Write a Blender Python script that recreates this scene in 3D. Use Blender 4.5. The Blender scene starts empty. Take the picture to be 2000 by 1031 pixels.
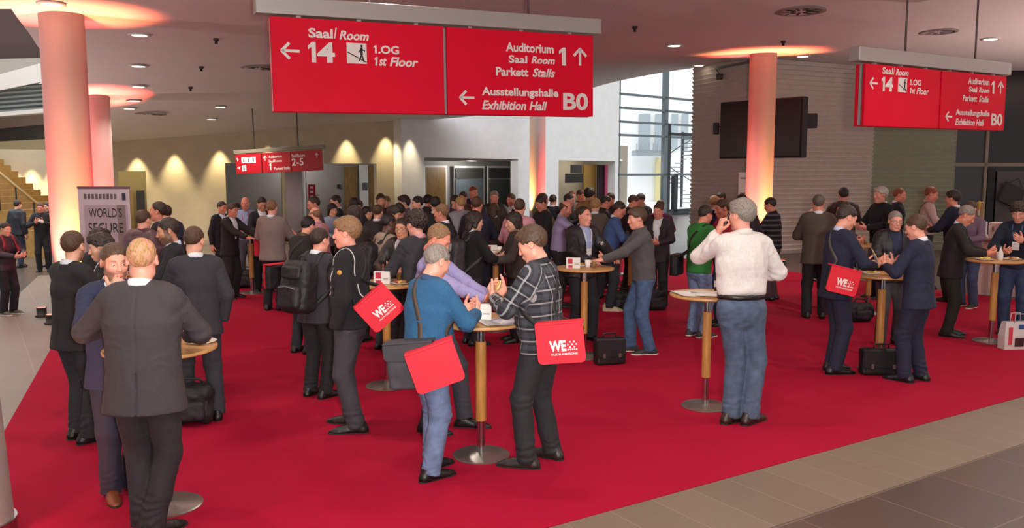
import bpy, math, random
import numpy as np
from mathutils import Vector, Matrix

# ------------------------------------------------------------------ camera, world, exposure
FPX, CX, CY, CAMH = 1650.0, 1000.0, 515.5, 2.2
PITCH = math.atan((515.5 - 335.0) / FPX)
scene = bpy.context.scene
COL = scene.collection
cam_data = bpy.data.cameras.new('camera')
cam_data.sensor_width = 36.0
cam_data.lens = 36.0 * FPX / 2000.0
cam_data.clip_end = 300
camera = bpy.data.objects.new('camera', cam_data)
camera.location = (0, 0, CAMH)
camera.rotation_euler = (math.pi / 2 - PITCH, 0, 0)
COL.objects.link(camera)
scene.camera = camera
scene.view_settings.view_transform = 'Standard'
scene.view_settings.look = 'None'
scene.view_settings.gamma = 1.0
scene.view_settings.use_curve_mapping = False
scene.view_settings.exposure = -0.08
scene.cycles.use_denoising = True
scene.cycles.max_bounces = 6
scene.cycles.sample_clamp_indirect = 4.0
world = bpy.data.worlds.new('world')
scene.world = world
world.use_nodes = True
wbg = world.node_tree.nodes['Background']
wbg.inputs[0].default_value = (1.0, 0.95, 0.90, 1)
wnt = world.node_tree
wtc = wnt.nodes.new('ShaderNodeTexCoord')
wsp = wnt.nodes.new('ShaderNodeSeparateXYZ'); wnt.links.new(wtc.outputs['Generated'], wsp.inputs[0])
def _ramp(sock, lo, hi):
    n = wnt.nodes.new('ShaderNodeMapRange'); n.interpolation_type = 'SMOOTHSTEP'
    n.inputs['From Min'].default_value = lo; n.inputs['From Max'].default_value = hi
    wnt.links.new(sock, n.inputs['Value']); return n.outputs['Result']
# bright overcast sky overhead and beyond the yard, the dimmer depth of the hall behind the camera
wmx = wnt.nodes.new('ShaderNodeMath'); wmx.operation = 'MAXIMUM'
wnt.links.new(_ramp(wsp.outputs[2], .42, .62), wmx.inputs[0]); 
wy = wnt.nodes.new('ShaderNodeMath'); wy.operation = 'MULTIPLY'; wy.inputs[1].default_value = .8
wnt.links.new(_ramp(wsp.outputs[1], .55, .75), wy.inputs[0]); wnt.links.new(wy.outputs[0], wmx.inputs[1])
wst = wnt.nodes.new('ShaderNodeMapRange'); wst.inputs['To Min'].default_value = 0.5; wst.inputs['To Max'].default_value = 3.4
wnt.links.new(wmx.outputs[0], wst.inputs['Value']); wnt.links.new(wst.outputs['Result'], wbg.inputs[1])
wcl = wnt.nodes.new('ShaderNodeMix'); wcl.data_type = 'RGBA'
wcl.inputs['A'].default_value = (1.0, 0.94, 0.88, 1); wcl.inputs['B'].default_value = (0.93, 0.97, 1.0, 1)
wnt.links.new(wmx.outputs[0], wcl.inputs['Factor']); wnt.links.new(wcl.outputs['Result'], wbg.inputs[0])

def hex_lin(h, a=1.0):
    h = h.lstrip('#')
    o = []
    for i in (0, 2, 4):
        c = int(h[i:i + 2], 16) / 255.0
        o.append(c / 12.92 if c <= 0.04045 else ((c + 0.055) / 1.055) ** 2.4)
    return (o[0], o[1], o[2], a)

def add_light(kind, name, loc, energy, color=(1, 1, 1), size=0.2, rot=None, spot=None, blend=0.5, size_y=None):
    l = bpy.data.lights.new(name, kind)
    l.energy = energy
    l.color = color
    if kind == 'AREA':
        l.size = size
        if size_y:
            l.shape = 'RECTANGLE'
            l.size_y = size_y
    else:
        l.shadow_soft_size = size
    if kind == 'SPOT':
        l.spot_size = math.radians(spot or 60)
        l.spot_blend = blend
    o = bpy.data.objects.new(name, l)
    o.location = loc
    if rot is not None:
        o.rotation_euler = rot
    COL.objects.link(o)
    return o

# fill spots added out of view under the near ceiling, without housings
FILL_SPOTS = [(lx, ly) for lx in (-7.5, -3.5, 0.5, 4.5, 8.5) for ly in (-1.0, 3.0, 7.0)] + [(-5.5, 10.6), (-1.5, 10.8), (6.5, 10.6)]
FILL_POWER = 170.0
LAMP_COLOR = (1.0, 0.88, 0.76)

# the photographer's flash, turned up so that it bounces off the ceiling
flash = add_light('SPOT', 'bounce_flash', (0.25, -0.3, 2.3), 1900, (1.0, 0.97, 0.93), 0.08, None, 150, 0.6)
flash.rotation_euler = Vector((0, 0.75, 0.65)).to_track_quat('-Z', 'Y').to_euler()

# upward spots added out of view round the hall to brighten the ceiling
for ux, uy in ((-11.5, 8.0), (10.5, 5.5), (14.0, 15.0), (-14.5, 17.0), (0.0, -3.5)):
    add_light('SPOT', 'added_ceiling_wash', (ux, uy, 0.2), 1500, (1.0, 0.72, 0.66), 0.1, (math.pi, 0, 0), 150, 0.7)

# ------------------------------------------------------------------ pixel -> place helpers
def _ray(u, v):
    a = (u - CX) / FPX
    b = (CY - v) / FPX
    sp, cp = math.sin(PITCH), math.cos(PITCH)
    return np.array([a, cp + b * sp, -sp + b * cp])

CAM = np.array([0.0, 0.0, CAMH])

def at(u, v, d):
    """point on the sight line of pixel (u, v) at distance d in front of the camera (along Y)"""
    r = _ray(u, v)
    return CAM + r * (d / r[1])

def gp(u, v, z=0.0):
    """point where the sight line meets the horizontal plane z"""
    r = _ray(u, v)
    return CAM + r * ((z - CAMH) / r[2])

def on_plane(u, v, p, n):
    r = _ray(u, v)
    return CAM + r * (np.dot(np.asarray(p) - CAM, n) / np.dot(r, n))

# ------------------------------------------------------------------ materials
MATS = {}
def new_mat(name):
    m = bpy.data.materials.new(name)
    m.use_nodes = True
    nt = m.node_tree
    return m, nt, nt.nodes['Principled BSDF']

def mat(name, col, rough=0.6, metal=0.0, noise=0.0, nscale=40.0, bump=0.0, bscale=None, sheen=0.0, spec=None, stretch=None, emit=None, col2=None):
    key = (name, str(col), rough)
    if key in MATS:
        return MATS[key]
    if isinstance(col, str):
        col = hex_lin(col)
    m, nt, b = new_mat(name)
    b.inputs['Base Color'].default_value = col
    b.inputs['Roughness'].default_value = rough
    b.inputs['Metallic'].default_value = metal
    if spec is not None:
        b.inputs['Specular IOR Level'].default_value = spec
    if sheen:
        b.inputs['Sheen Weight'].default_value = sheen
    if emit:
        b.inputs['Emission Color'].default_value = emit[0]
        b.inputs['Emission Strength'].default_value = emit[1]
    if noise or bump:
        tc = nt.nodes.new('ShaderNodeTexCoord')
        src = tc.outputs['Object']
        if stretch:
            mp = nt.nodes.new('ShaderNodeMapping')
            mp.inputs['Scale'].default_value = stretch
            nt.links.new(src, mp.inputs['Vector'])
            src = mp.outputs['Vector']
        nz = nt.nodes.new('ShaderNodeTexNoise')
        nz.inputs['Scale'].default_value = nscale
        nz.inputs['Detail'].default_value = 5
        nt.links.new(src, nz.inputs['Vector'])
        if noise:
            mx = nt.nodes.new('ShaderNodeMix')
            mx.data_type = 'RGBA'
            if col2 is not None:
                ca, cb = col, (hex_lin(col2) if isinstance(col2, str) else col2)
            else:
                ca = tuple(max(0, c * (1 - noise)) for c in col[:3]) + (1,)
                cb = tuple(min(1, c * (1 + noise)) for c in col[:3]) + (1,)
            mx.inputs['A'].default_value = ca
            mx.inputs['B'].default_value = cb
            rp = nt.nodes.new('ShaderNodeMapRange')
            rp.inputs['From Min'].default_value = 0.3
            rp.inputs['From Max'].default_value = 0.7
            nt.links.new(nz.outputs['Fac'], rp.inputs['Value'])
            nt.links.new(rp.outputs['Result'], mx.inputs['Factor'])
            nt.links.new(mx.outputs['Result'], b.inputs['Base Color'])
        if bump:
            bz = nz
            if bscale:
                bz = nt.nodes.new('ShaderNodeTexNoise')
                bz.inputs['Scale'].default_value = bscale
                bz.inputs['Detail'].default_value = 4
                nt.links.new(src, bz.inputs['Vector'])
            bp = nt.nodes.new('ShaderNodeBump')
            bp.inputs['Strength'].default_value = bump
            bp.inputs['Distance'].default_value = 0.02
            nt.links.new(bz.outputs['Fac'], bp.inputs['Height'])
            nt.links.new(bp.outputs['Normal'], b.inputs['Normal'])
    MATS[key] = m
    return m

def node_math(nt, op, a, b=None, c=None):
    n = nt.nodes.new('ShaderNodeMath')
    n.operation = op
    for i, v in enumerate((a, b, c)):
        if v is None:
            continue
        if hasattr(v, 'links') or hasattr(v, 'is_linked'):
            nt.links.new(v, n.inputs[i])
        else:
            n.inputs[i].default_value = v
    return n.outputs[0]

def node_mix(nt, fac, a, b):
    n = nt.nodes.new('ShaderNodeMix')
    n.data_type = 'RGBA'
    for key, v in (('Factor', fac), ('A', a), ('B', b)):
        if hasattr(v, 'is_linked'):
            nt.links.new(v, n.inputs[key])
        else:
            n.inputs[key].default_value = v
    return n.outputs['Result']

# ------------------------------------------------------------------ mesh helpers
def raw_mesh(name, verts, faces, mats=(), smooth=True, midx=None, attrs=None):
    verts = np.asarray(verts, dtype=np.float32).reshape(-1, 3)
    me = bpy.data.meshes.new(name)
    if isinstance(faces, np.ndarray) and faces.ndim == 2:
        nf, k = faces.shape
        me.vertices.add(len(verts))
        me.vertices.foreach_set('co', verts.ravel())
        me.loops.add(nf * k)
        me.loops.foreach_set('vertex_index', faces.astype(np.int32).ravel())
        me.polygons.add(nf)
        me.polygons.foreach_set('loop_start', np.arange(0, nf * k, k, dtype=np.int32))
        try:
            me.polygons.foreach_set('loop_total', np.full(nf, k, dtype=np.int32))
        except Exception:
            pass
        me.update(calc_edges=True)
    else:
        me.from_pydata([tuple(map(float, v)) for v in verts], [], [tuple(map(int, f)) for f in faces])
        me.update()
    for m in mats:
        me.materials.append(m)
    if midx is not None:
        me.polygons.foreach_set('material_index', np.asarray(midx, dtype=np.int32))
    me.polygons.foreach_set('use_smooth', np.full(len(me.polygons), bool(smooth)))
    if attrs:
        for an, arr in attrs.items():
            arr = np.asarray(arr, dtype=np.float32)
            at_ = me.attributes.new(an, 'FLOAT_VECTOR', 'POINT')
            at_.data.foreach_set('vector', arr[:, :3].ravel())
    return me

def link(name, me, parent=None, loc=None):
    o = bpy.data.objects.new(name, me)
    COL.objects.link(o)
    if parent is not None:
        o.parent = parent
    if loc is not None:
        o.location = loc
    return o

def tag(o, label=None, cat=None, group=None, kind=None):
    if label: o['label'] = label
    if cat: o['category'] = cat
    if group: o['group'] = group
    if kind: o['kind'] = kind
    return o

def thing(name, label, cat, loc=(0, 0, 0), rotz=0.0, group=None):
    o = bpy.data.objects.new(name, None)
    o.empty_display_size = 0.1
    COL.objects.link(o)
    o.location = loc
    o.rotation_euler = (0, 0, rotz)
    return tag(o, label, cat, group)

class MB:
    """collects boxes, tubes, lathes; build() links them as one mesh object"""
    def __init__(self):
        self.v, self.f = [], []
    def add(self, verts, faces):
        n = len(self.v)
        self.v += [tuple(map(float, p)) for p in verts]
        self.f += [tuple(i + n for i in f) for f in faces]
        return self
    def box(self, c, s, rz=0.0, bevel=0.0):
        cx, cy, cz = c
        hx, hy, hz = s[0] / 2, s[1] / 2, s[2] / 2
        if bevel > 0:
            b = min(bevel, hx * .9, hy * .9, hz * .9)
            pts = []
            ring = [(-1, -1), (1, -1), (1, 1), (-1, 1)]
            def lay(z, ix):
                out = []
                for sx, sy in ring:
                    if sx * sy > 0:
                        out += [(sx * (hx - ix), sy * (hy - b - ix), z), (sx * (hx - b - ix), sy * (hy - ix), z)]
                    else:
                        out += [(sx * (hx - b - ix), sy * (hy - ix), z), (sx * (hx - ix), sy * (hy - b - ix), z)]
                return out
            k = .29 * b
            for z, ix in ((-hz, b * .7), (-hz + k, k * .7), (-hz + b, 0), (hz - b, 0), (hz - k, k * .7), (hz, b * .7)):
                pts += lay(z, ix)
            fs = []
            for r in range(5):
                for i in range(8):
                    j = (i + 1) % 8
                    fs.append((r * 8 + i, r * 8 + j, (r + 1) * 8 + j, (r + 1) * 8 + i))
            fs.append(tuple(range(7, -1, -1)))
            fs.append(tuple(40 + i for i in range(8)))
        else:
            pts = [(sx * hx, sy * hy, sz * hz) for sz in (-1, 1) for sx, sy in ((-1, -1), (1, -1), (1, 1), (-1, 1))]
            fs = [(3, 2, 1, 0), (4, 5, 6, 7), (0, 1, 5, 4), (1, 2, 6, 5), (2, 3, 7, 6), (3, 0, 4, 7)]
        ca, sa = math.cos(rz), math.sin(rz)
        return self.add([(cx + x * ca - y * sa, cy + x * sa + y * ca, cz + z) for x, y, z in pts], fs)
    def lathe(self, prof, c=(0, 0, 0), n=24, cap=True):
        pts, fs = [], []
        for r, z in prof:
            for i in range(n):
                a = 2 * math.pi * i / n
                pts.append((c[0] + r * math.cos(a), c[1] + r * math.sin(a), c[2] + z))
        for k in range(len(prof) - 1):
            for i in range(n):
                j = (i + 1) % n
                fs.append((k * n + i, k * n + j, (k + 1) * n + j, (k + 1) * n + i))
        if cap:
            fs.append(tuple(range(n - 1, -1, -1)))
            fs.append(tuple((len(prof) - 1) * n + i for i in range(n)))
        return self.add(pts, fs)
    def tube(self, path, r, n=8, cap=True):
        path = [np.asarray(p, float) for p in path]
        rs = r if isinstance(r, (list, tuple)) else [r] * len(path)
        pts, fs = [], []
        up = None
        for i, p in enumerate(path):
            t = path[min(i + 1, len(path) - 1)] - path[max(i - 1, 0)]
            t = t / (np.linalg.norm(t) + 1e-9)
            if up is None:
                up = np.array([0, 0, 1.]) if abs(t[2]) < .9 else np.array([1., 0, 0])
            s = np.cross(t, up); s /= np.linalg.norm(s) + 1e-9
            up = np.cross(s, t)
            for k in range(n):
                a = 2 * math.pi * k / n
                pts.append(p + rs[i] * (math.cos(a) * s + math.sin(a) * up))
        for i in range(len(path) - 1):
            for k in range(n):
                j = (k + 1) % n
                fs.append((i * n + k, i * n + j, (i + 1) * n + j, (i + 1) * n + k))
        if cap:
            fs.append(tuple(range(n - 1, -1, -1)))
            fs.append(tuple((len(path) - 1) * n + k for k in range(n)))
        return self.add(pts, fs)
    def ribbon(self, path, norms, w, th):
        pts, fs = [], []
        path = [np.asarray(p, float) for p in path]
        for i, p in enumerate(path):
            t = path[min(i + 1, len(path) - 1)] - path[max(i - 1, 0)]
            t /= np.linalg.norm(t) + 1e-9
            n = norms[i] - t * np.dot(norms[i], t)
            n /= np.linalg.norm(n) + 1e-9
            s = np.cross(t, n)
            pts += [p - s * w / 2, p + s * w / 2, p + s * w / 2 + n * th, p - s * w / 2 + n * th]
        for i in range(len(path) - 1):
            for k in range(4):
                j = (k + 1) % 4
                fs.append((i * 4 + k, i * 4 + j, i * 4 + 4 + j, i * 4 + 4 + k))
        fs.append((3, 2, 1, 0)); m = (len(path) - 1) * 4
        fs.append((m, m + 1, m + 2, m + 3))
        return self.add(pts, fs)
    def quad(self, a, b, c, d):
        return self.add([a, b, c, d], [(0, 1, 2, 3)])
    def prism(self, poly, z0, z1):
        n = len(poly)
        pts = [(x, y, z0) for x, y in poly] + [(x, y, z1) for x, y in poly]
        fs = [tuple(range(n - 1, -1, -1)), tuple(range(n, 2 * n))]
        for i in range(n):
            j = (i + 1) % n
            fs.append((i, j, n + j, n + i))
        return self.add(pts, fs)
    def wallbox(self, a, b, z0, z1, th):
        """upright slab from ground point a to b, thickness th to its back (+normal away from camera)"""
        a = np.asarray(a, float)[:2]; b = np.asarray(b, float)[:2]
        t = (b - a) / np.linalg.norm(b - a)
        n = np.array([-t[1], t[0]]) * th
        return self.prism([a, b, b + n, a + n], z0, z1)
    def build(self, name, m, parent=None, smooth=False, loc=None):
        me = raw_mesh(name, np.array(self.v), self.f, [m] if not isinstance(m, (list, tuple)) else m, smooth)
        if smooth == 'auto':
            try:
                me.set_sharp_from_angle(angle=math.radians(40))
            except Exception:
                pass
        return link(name, me, parent, loc)

def text_mesh(body, m, parent, rect, xf, shear=0.0, bold=0.012, name='lettering', depth=0.004, align_fit=True):
    """lettering fitted into rect (x0, z0, x1, z1) of a panel; xf maps local (x, z, out) to the parent's space"""
    cu = bpy.data.curves.new('tmp', 'FONT')
    cu.body = body
    cu.size = 1.0
    cu.shear = shear
    cu.offset = bold
    cu.resolution_u = 3
    ob = bpy.data.objects.new('tmp', cu)
    COL.objects.link(ob)
    dg = bpy.context.evaluated_depsgraph_get()
    me = bpy.data.meshes.new_from_object(ob.evaluated_get(dg))
    bpy.data.objects.remove(ob); bpy.data.curves.remove(cu)
    if body == '1':
        bpy.data.meshes.remove(me)
        pts = [(.42, 0), (1, 0), (1, 1), (.52, 1), (.0, .80), (.0, .62), (.42, .76)]
        fr = [xf(rect[0] + (a + shear * b) * (rect[2] - rect[0]), rect[1] + b * (rect[3] - rect[1]), depth) for a, b in pts]
        return link(name, raw_mesh(name, np.array(fr), [(0, 1, 2, 3, 6), (3, 4, 5, 6)], [m], False), parent)
    n = len(me.vertices)
    co = np.empty(n * 3, np.float32); me.vertices.foreach_get('co', co); co = co.reshape(-1, 3)
    fs = [tuple(p.vertices) for p in me.polygons]
    bpy.data.meshes.remove(me)
    lo, hi = co.min(0), co.max(0)
    x = rect[0] + (co[:, 0] - lo[0]) / (hi[0] - lo[0] + 1e-9) * (rect[2] - rect[0])
    z = rect[1] + (co[:, 1] - lo[1]) / (hi[1] - lo[1] + 1e-9) * (rect[3] - rect[1])
    front = [xf(a, b, depth) for a, b in zip(x, z)]
    return link(name, raw_mesh(name, np.array(front), fs, [m], False), parent)

def vnoise(p):
    p = np.asarray(p, np.float64)
    i = np.floor(p); f = p - i
    f = f * f * (3 - 2 * f)
    def h(o):
        q = i + o
        s = np.sin(q[:, 0] * 127.1 + q[:, 1] * 311.7 + q[:, 2] * 74.7) * 43758.5453
        return s - np.floor(s)
    out = 0
    for dx in (0, 1):
        for dy in (0, 1):
            for dz in (0, 1):
                w = (f[:, 0] if dx else 1 - f[:, 0]) * (f[:, 1] if dy else 1 - f[:, 1]) * (f[:, 2] if dz else 1 - f[:, 2])
                out = out + w * h(np.array([dx, dy, dz], float))
    return out

# ------------------------------------------------------------------ implicit surfaces
def A(*p): return np.array(p, float)

def cap(a, b, r1, r2=None, dd=None, kk=1.0, f0=False, f1=False, k=0.03):
    return dict(t='cap', a=np.asarray(a, float), b=np.asarray(b, float), r1=r1, r2=r1 if r2 is None else r2, dd=dd, kk=kk, f0=f0, f1=f1, k=k)

def ell(c, r, R=None, k=0.03):
    return dict(t='ell', c=np.asarray(c, float), r=np.asarray(r, float), R=R, k=k)

def rbox(c, s, rad, R=None, k=0.01):
    return dict(t='box', c=np.asarray(c, float), s=np.asarray(s, float), rad=rad, R=R, k=k)

def bounds(p):
    if p['t'] == 'cap':
        r = max(p['r1'], p['r2'])
        return np.minimum(p['a'], p['b']) - r, np.maximum(p['a'], p['b']) + r
    if p['t'] == 'ell':
        r = p['r'].max() if p['R'] is not None else p['r']
        return p['c'] - r, p['c'] + r
    r = np.linalg.norm(p['s']) if p['R'] is not None else p['s']
    return p['c'] - r, p['c'] + r

def ev(p, X, Y, Z):
    if p['t'] == 'cap':
        a, ba = p['a'], p['b'] - p['a']
        L2 = float(ba @ ba) + 1e-12
        qx, qy, qz = X - a[0], Y - a[1], Z - a[2]
        t = (qx * ba[0] + qy * ba[1] + qz * ba[2]) / L2
        h = np.clip(t, 0, 1)
        qx = qx - ba[0] * h; qy = qy - ba[1] * h; qz = qz - ba[2] * h
        if p['dd'] is not None:
            e = p['dd']
            s = (qx * e[0] + qy * e[1] + qz * e[2]) * (p['kk'] - 1)
            qx = qx + s * e[0]; qy = qy + s * e[1]; qz = qz + s * e[2]
        d = np.sqrt(qx * qx + qy * qy + qz * qz) - (p['r1'] + (p['r2'] - p['r1']) * h)
        L = math.sqrt(L2)
        if p['f1']: d = np.maximum(d, (t - 1) * L)
        if p['f0']: d = np.maximum(d, -t * L)
        return d
    q = [X - p['c'][0], Y - p['c'][1], Z - p['c'][2]]
    if p['R'] is not None:
        R = p['R']
        q = [R[0, i] * q[0] + R[1, i] * q[1] + R[2, i] * q[2] for i in range(3)]
    if p['t'] == 'ell':
        r = p['r']
        k0 = np.sqrt((q[0] / r[0]) ** 2 + (q[1] / r[1]) ** 2 + (q[2] / r[2]) ** 2)
        k1 = np.sqrt((q[0] / r[0] ** 2) ** 2 + (q[1] / r[1] ** 2) ** 2 + (q[2] / r[2] ** 2) ** 2) + 1e-9
        return k0 * (k0 - 1) / k1
    s, rad = p['s'], p['rad']
    a = [np.abs(q[i]) - (s[i] - rad) for i in range(3)]
    m = [np.maximum(x, 0) for x in a]
    return np.sqrt(m[0] ** 2 + m[1] ** 2 + m[2] ** 2) + np.minimum(np.maximum(np.maximum(a[0], a[1]), a[2]), 0) - rad

def smin(a, b, k):
    if k <= 0: return np.minimum(a, b)
    h = np.maximum(k - np.abs(a - b), 0) / k
    return np.minimum(a, b) - h * h * k * 0.25

class Field:
    def __init__(self, prims, h, pad=0.03):
        lo = np.min([bounds(p)[0] for p in prims], 0) - pad
        hi = np.max([bounds(p)[1] for p in prims], 0) + pad
        n = np.ceil((hi - lo) / h).astype(int) + 1
        self.lo, self.h, self.n = lo, h, n
        self.x = [(lo[i] + h * np.arange(n[i])).astype(np.float32) for i in range(3)]
        self.F = np.full(n, 1.0, np.float32)
    def _sl(self, p, m):
        lo, hi = bounds(p)
        i0 = np.clip(np.floor((lo - m - self.lo) / self.h).astype(int), 0, self.n)
        i1 = np.clip(np.ceil((hi + m - self.lo) / self.h).astype(int) + 1, 0, self.n)
        return tuple(slice(a, b) for a, b in zip(i0, i1))
    def _xyz(self, sl):
        return self.x[0][sl[0]][:, None, None], self.x[1][sl[1]][None, :, None], self.x[2][sl[2]][None, None, :]
    def union(self, prims, k=None):
        for p in prims:
            kk = p['k'] if k is None else k
            sl = self._sl(p, kk + 2 * self.h)
            self.F[sl] = smin(self.F[sl], ev(p, *self._xyz(sl)), kk)
        return self
    def carve(self, prims):
        for p in prims:
            sl = self._sl(p, p['k'] + 2 * self.h)
            self.F[sl] = -smin(-self.F[sl], ev(p, *self._xyz(sl)), p['k'])
        return self
    def apply(self, fn):
        X, Y, Z = self._xyz((slice(None),) * 3)
        self.F = fn(self.F, X, Y, Z).astype(np.float32)
        return self
    def merge(self, prims, k):
        G = Field.__new__(Field)
        G.lo, G.h, G.n, G.x = self.lo, self.h, self.n, self.x
        G.F = np.full(self.n, 1.0, np.float32)
        G.union(prims)
        self.F = smin(self.F, G.F, k)
        return self
    def mesh(self):
        F = self.F
        F[0], F[-1], F[:, 0], F[:, -1], F[:, :, 0], F[:, :, -1] = 1, 1, 1, 1, 1, 1
        s = F < 0
        c = np.zeros(tuple(n - 1 for n in F.shape), np.int8)
        offs = [(dx, dy, dz) for dx in (0, 1) for dy in (0, 1) for dz in (0, 1)]
        sh = F.shape
        for dx, dy, dz in offs:
            c += s[dx:sh[0] - 1 + dx, dy:sh[1] - 1 + dy, dz:sh[2] - 1 + dz]
        m = (c > 0) & (c < 8)
        idx = np.argwhere(m)
        if len(idx) == 0:
            return np.zeros((0, 3)), np.zeros((0, 4), int)
        V = np.stack([F[idx[:, 0] + o[0], idx[:, 1] + o[1], idx[:, 2] + o[2]] for o in offs], 1)
        acc = np.zeros((len(idx), 3)); cnt = np.zeros(len(idx))
        O = np.array(offs, float)
        for a in range(8):
            for ax in range(3):
                if offs[a][ax] == 0:
                    b = a + (4, 2, 1)[ax]
                    va, vb = V[:, a], V[:, b]
                    cr = (va < 0) != (vb < 0)
                    t = np.where(cr, va / np.where(cr, va - vb, 1), 0)
                    pt = O[a] + t[:, None] * (O[b] - O[a])
                    acc += pt * cr[:, None]; cnt += cr
        verts = (idx + acc / cnt[:, None]) * self.h + self.lo
        gid = np.full(c.shape, -1, np.int64)
        gid[m] = np.arange(len(idx))
        quads = []
        for ax in range(3):
            b, d = (ax + 1) % 3, (ax + 2) % 3
            sl0 = [slice(1, -1)] * 3; sl1 = [slice(1, -1)] * 3
            sl0[ax] = slice(0, -1); sl1[ax] = slice(1, None)
            s0, s1 = s[tuple(sl0)], s[tuple(sl1)]
            for flip, cond in ((False, s0 & ~s1), (True, ~s0 & s1)):
                e = np.argwhere(cond)
                if len(e) == 0: continue
                e[:, b] += 1; e[:, d] += 1
                def g(ob, od):
                    q = e.copy(); q[:, b] += ob; q[:, d] += od
                    return gid[q[:, 0], q[:, 1], q[:, 2]]
                q = np.stack([g(-1, -1), g(0, -1), g(0, 0), g(-1, 0)], 1)
                if flip: q = q[:, ::-1]
                quads.append(q)
        return verts, np.concatenate(quads) if quads else np.zeros((0, 4), int)

def vert_normals(v, q):
    n = np.zeros_like(v)
    fn = np.cross(v[q[:, 2]] - v[q[:, 0]], v[q[:, 3]] - v[q[:, 1]])
    for i in range(4):
        np.add.at(n, q[:, i], fn)
    return n / (np.linalg.norm(n, axis=1, keepdims=True) + 1e-12)

def relax(v, q, it=1, lam=0.5):
    for _ in range(it):
        s = np.zeros_like(v); c = np.zeros(len(v))
        for i in range(4):
            j = q[:, (i + 1) % 4]
            np.add.at(s, q[:, i], v[j]); np.add.at(c, q[:, i], 1)
            np.add.at(s, j, v[q[:, i]]); np.add.at(c, j, 1)
        v = v + lam * (s / c[:, None] - v)
    return v

def points_sdf(prims, P):
    d = np.full(len(P), 9.0)
    for p in prims:
        d = smin(d, ev(p, P[:, 0], P[:, 1], P[:, 2]), 0.02)
    return d
# ------------------------------------------------------------------ heads, hair, hands, shoes (built once, then posed)
def rx(a): c, s = math.cos(a), math.sin(a); return np.array([[1, 0, 0], [0, c, -s], [0, s, c]])
def ry(a): c, s = math.cos(a), math.sin(a); return np.array([[c, 0, s], [0, 1, 0], [-s, 0, c]])
def rz(a): c, s = math.cos(a), math.sin(a); return np.array([[c, -s, 0], [s, c, 0], [0, 0, 1]])
def unit(v): v = np.asarray(v, float); return v / (np.linalg.norm(v) + 1e-12)

_cache = {}
def head_geo(h):
    key = ('head', h)
    if key in _cache: return _cache[key]
    P = [ell((0, .014, .032), (.075, .094, .089), k=.03),
         ell((0, -.032, -.03), (.060, .062, .088), k=.04),
         ell((0, -.012, -.055), (.057, .06, .05), k=.03),
         ell((0, -.074, -.100), (.024, .020, .018), k=.03),
         cap((-.044, -.006, -.075), (-.02, -.062, -.102), .016, .014, k=.03),
         cap((.044, -.006, -.075), (.02, -.062, -.102), .016, .014, k=.03),
         cap((-.036, -.076, .026), (.036, -.076, .026), .012, k=.025),
         ell((-.042, -.062, -.022), (.02, .02, .018), k=.03), ell((.042, -.062, -.022), (.02, .02, .018), k=.03),
         cap((0, -.012, -.06), (0, .016, -.112), .050, .048, A(0, 1, 0), .95, k=.03)]
    F = Field(P + [ell((0, -.1, 0), (.02, .035, .02)), ell((0, 0, 0), (.1, .02, .02))], h, .02)
    F.union(P)
    F.carve([ell((-.031, -.100, .004), (.021, .017, .014), k=.014), ell((.031, -.100, .004), (.021, .017, .014), k=.014)])
    F.union([cap((0, -.090, .012), (0, -.112, -.028), .0085, .0115, k=.014),
             ell((-.012, -.103, -.033), (.009, .010, .008), k=.008), ell((.012, -.103, -.033), (.009, .010, .008), k=.008),
             ell((0, -.092, -.066), (.026, .013, .016), k=.012)])
    F.union([ell((-.031, -.0805, .003), (.0145, .0115, .0115), k=.006), ell((.031, -.0805, .003), (.0145, .0115, .0115), k=.006)])
    F.union([cap((-.020, -.096, -.061), (.020, -.096, -.061), .006, k=.006), cap((-.016, -.096, -.072), (.016, -.096, -.072), .007, k=.006)])
    for s in (-1, 1):
        R = rz(s * .45) @ rx(-.15)
        F.union([ell((s * .079, .012, -.002), (.010, .021, .033), R, k=.008)])
        F.carve([ell((s * .088, .006, .002), (.007, .010, .016), R, k=.005)])
    v, q = F.mesh()
    v = relax(v, q, 1, .3)
    # tint: x = brow / hair, y = lips, z = eye white (.5) or iris (1)
    t = np.zeros((len(v), 3))
    for s in (-1, 1):
        d = np.abs(v - A(s * .034, -.086, .030)) / A(.021, .03, .0055)
        t[:, 0] = np.maximum(t[:, 0], np.clip(1.4 - np.sqrt((d ** 2).sum(1)), 0, 1))
        e = np.abs(v - A(s * .031, -.093, .003)) / A(.0128, .012, .0042)
        r = np.sqrt((e ** 2).sum(1))
        t[:, 2] = np.maximum(t[:, 2], np.where(r < 1, .5, 0))
        i = np.sqrt((((v - A(s * .031, -.094, .003)) / A(.0055, .01, .0046)) ** 2).sum(1))
        t[:, 2] = np.maximum(t[:, 2], np.where(i < 1, 1, 0))
    l = np.sqrt((((v - A(0, -.098, -.0665)) / A(.025, .02, .012)) ** 2).sum(1))
    t[:, 1] = np.clip(1.6 - 1.3 * l, 0, 1)
    t[:, 1] = np.maximum(t[:, 1], .35 * np.clip(1 - np.sqrt((((np.abs(v) - A(.043, .062, .024)) / A(.026, .05, .03)) ** 2).sum(1)), 0, 1) * (v[:, 1] < -.03) * (v[:, 2] < 0))
    _cache[key] = (v, q, t)
    return _cache[key]

def beard_mask(v):
    w = np.clip((-.042 - v[:, 2]) / .012, 0, 1) * np.clip((.03 - v[:, 1]) / .02, 0, 1) * np.clip((v[:, 2] + .128) / .012, 0, 1)
    side = np.clip((np.abs(v[:, 0]) - .052) / .008, 0, 1) * (v[:, 1] > -.045) * (v[:, 1] < .0) * (v[:, 2] < .02)
    w = np.maximum(w, side)
    mouth = np.sqrt((((v - A(0, -.098, -.066)) / A(.024, .03, .011)) ** 2).sum(1))
    return w * np.clip((mouth - .8) * 4, 0, 1)

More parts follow.
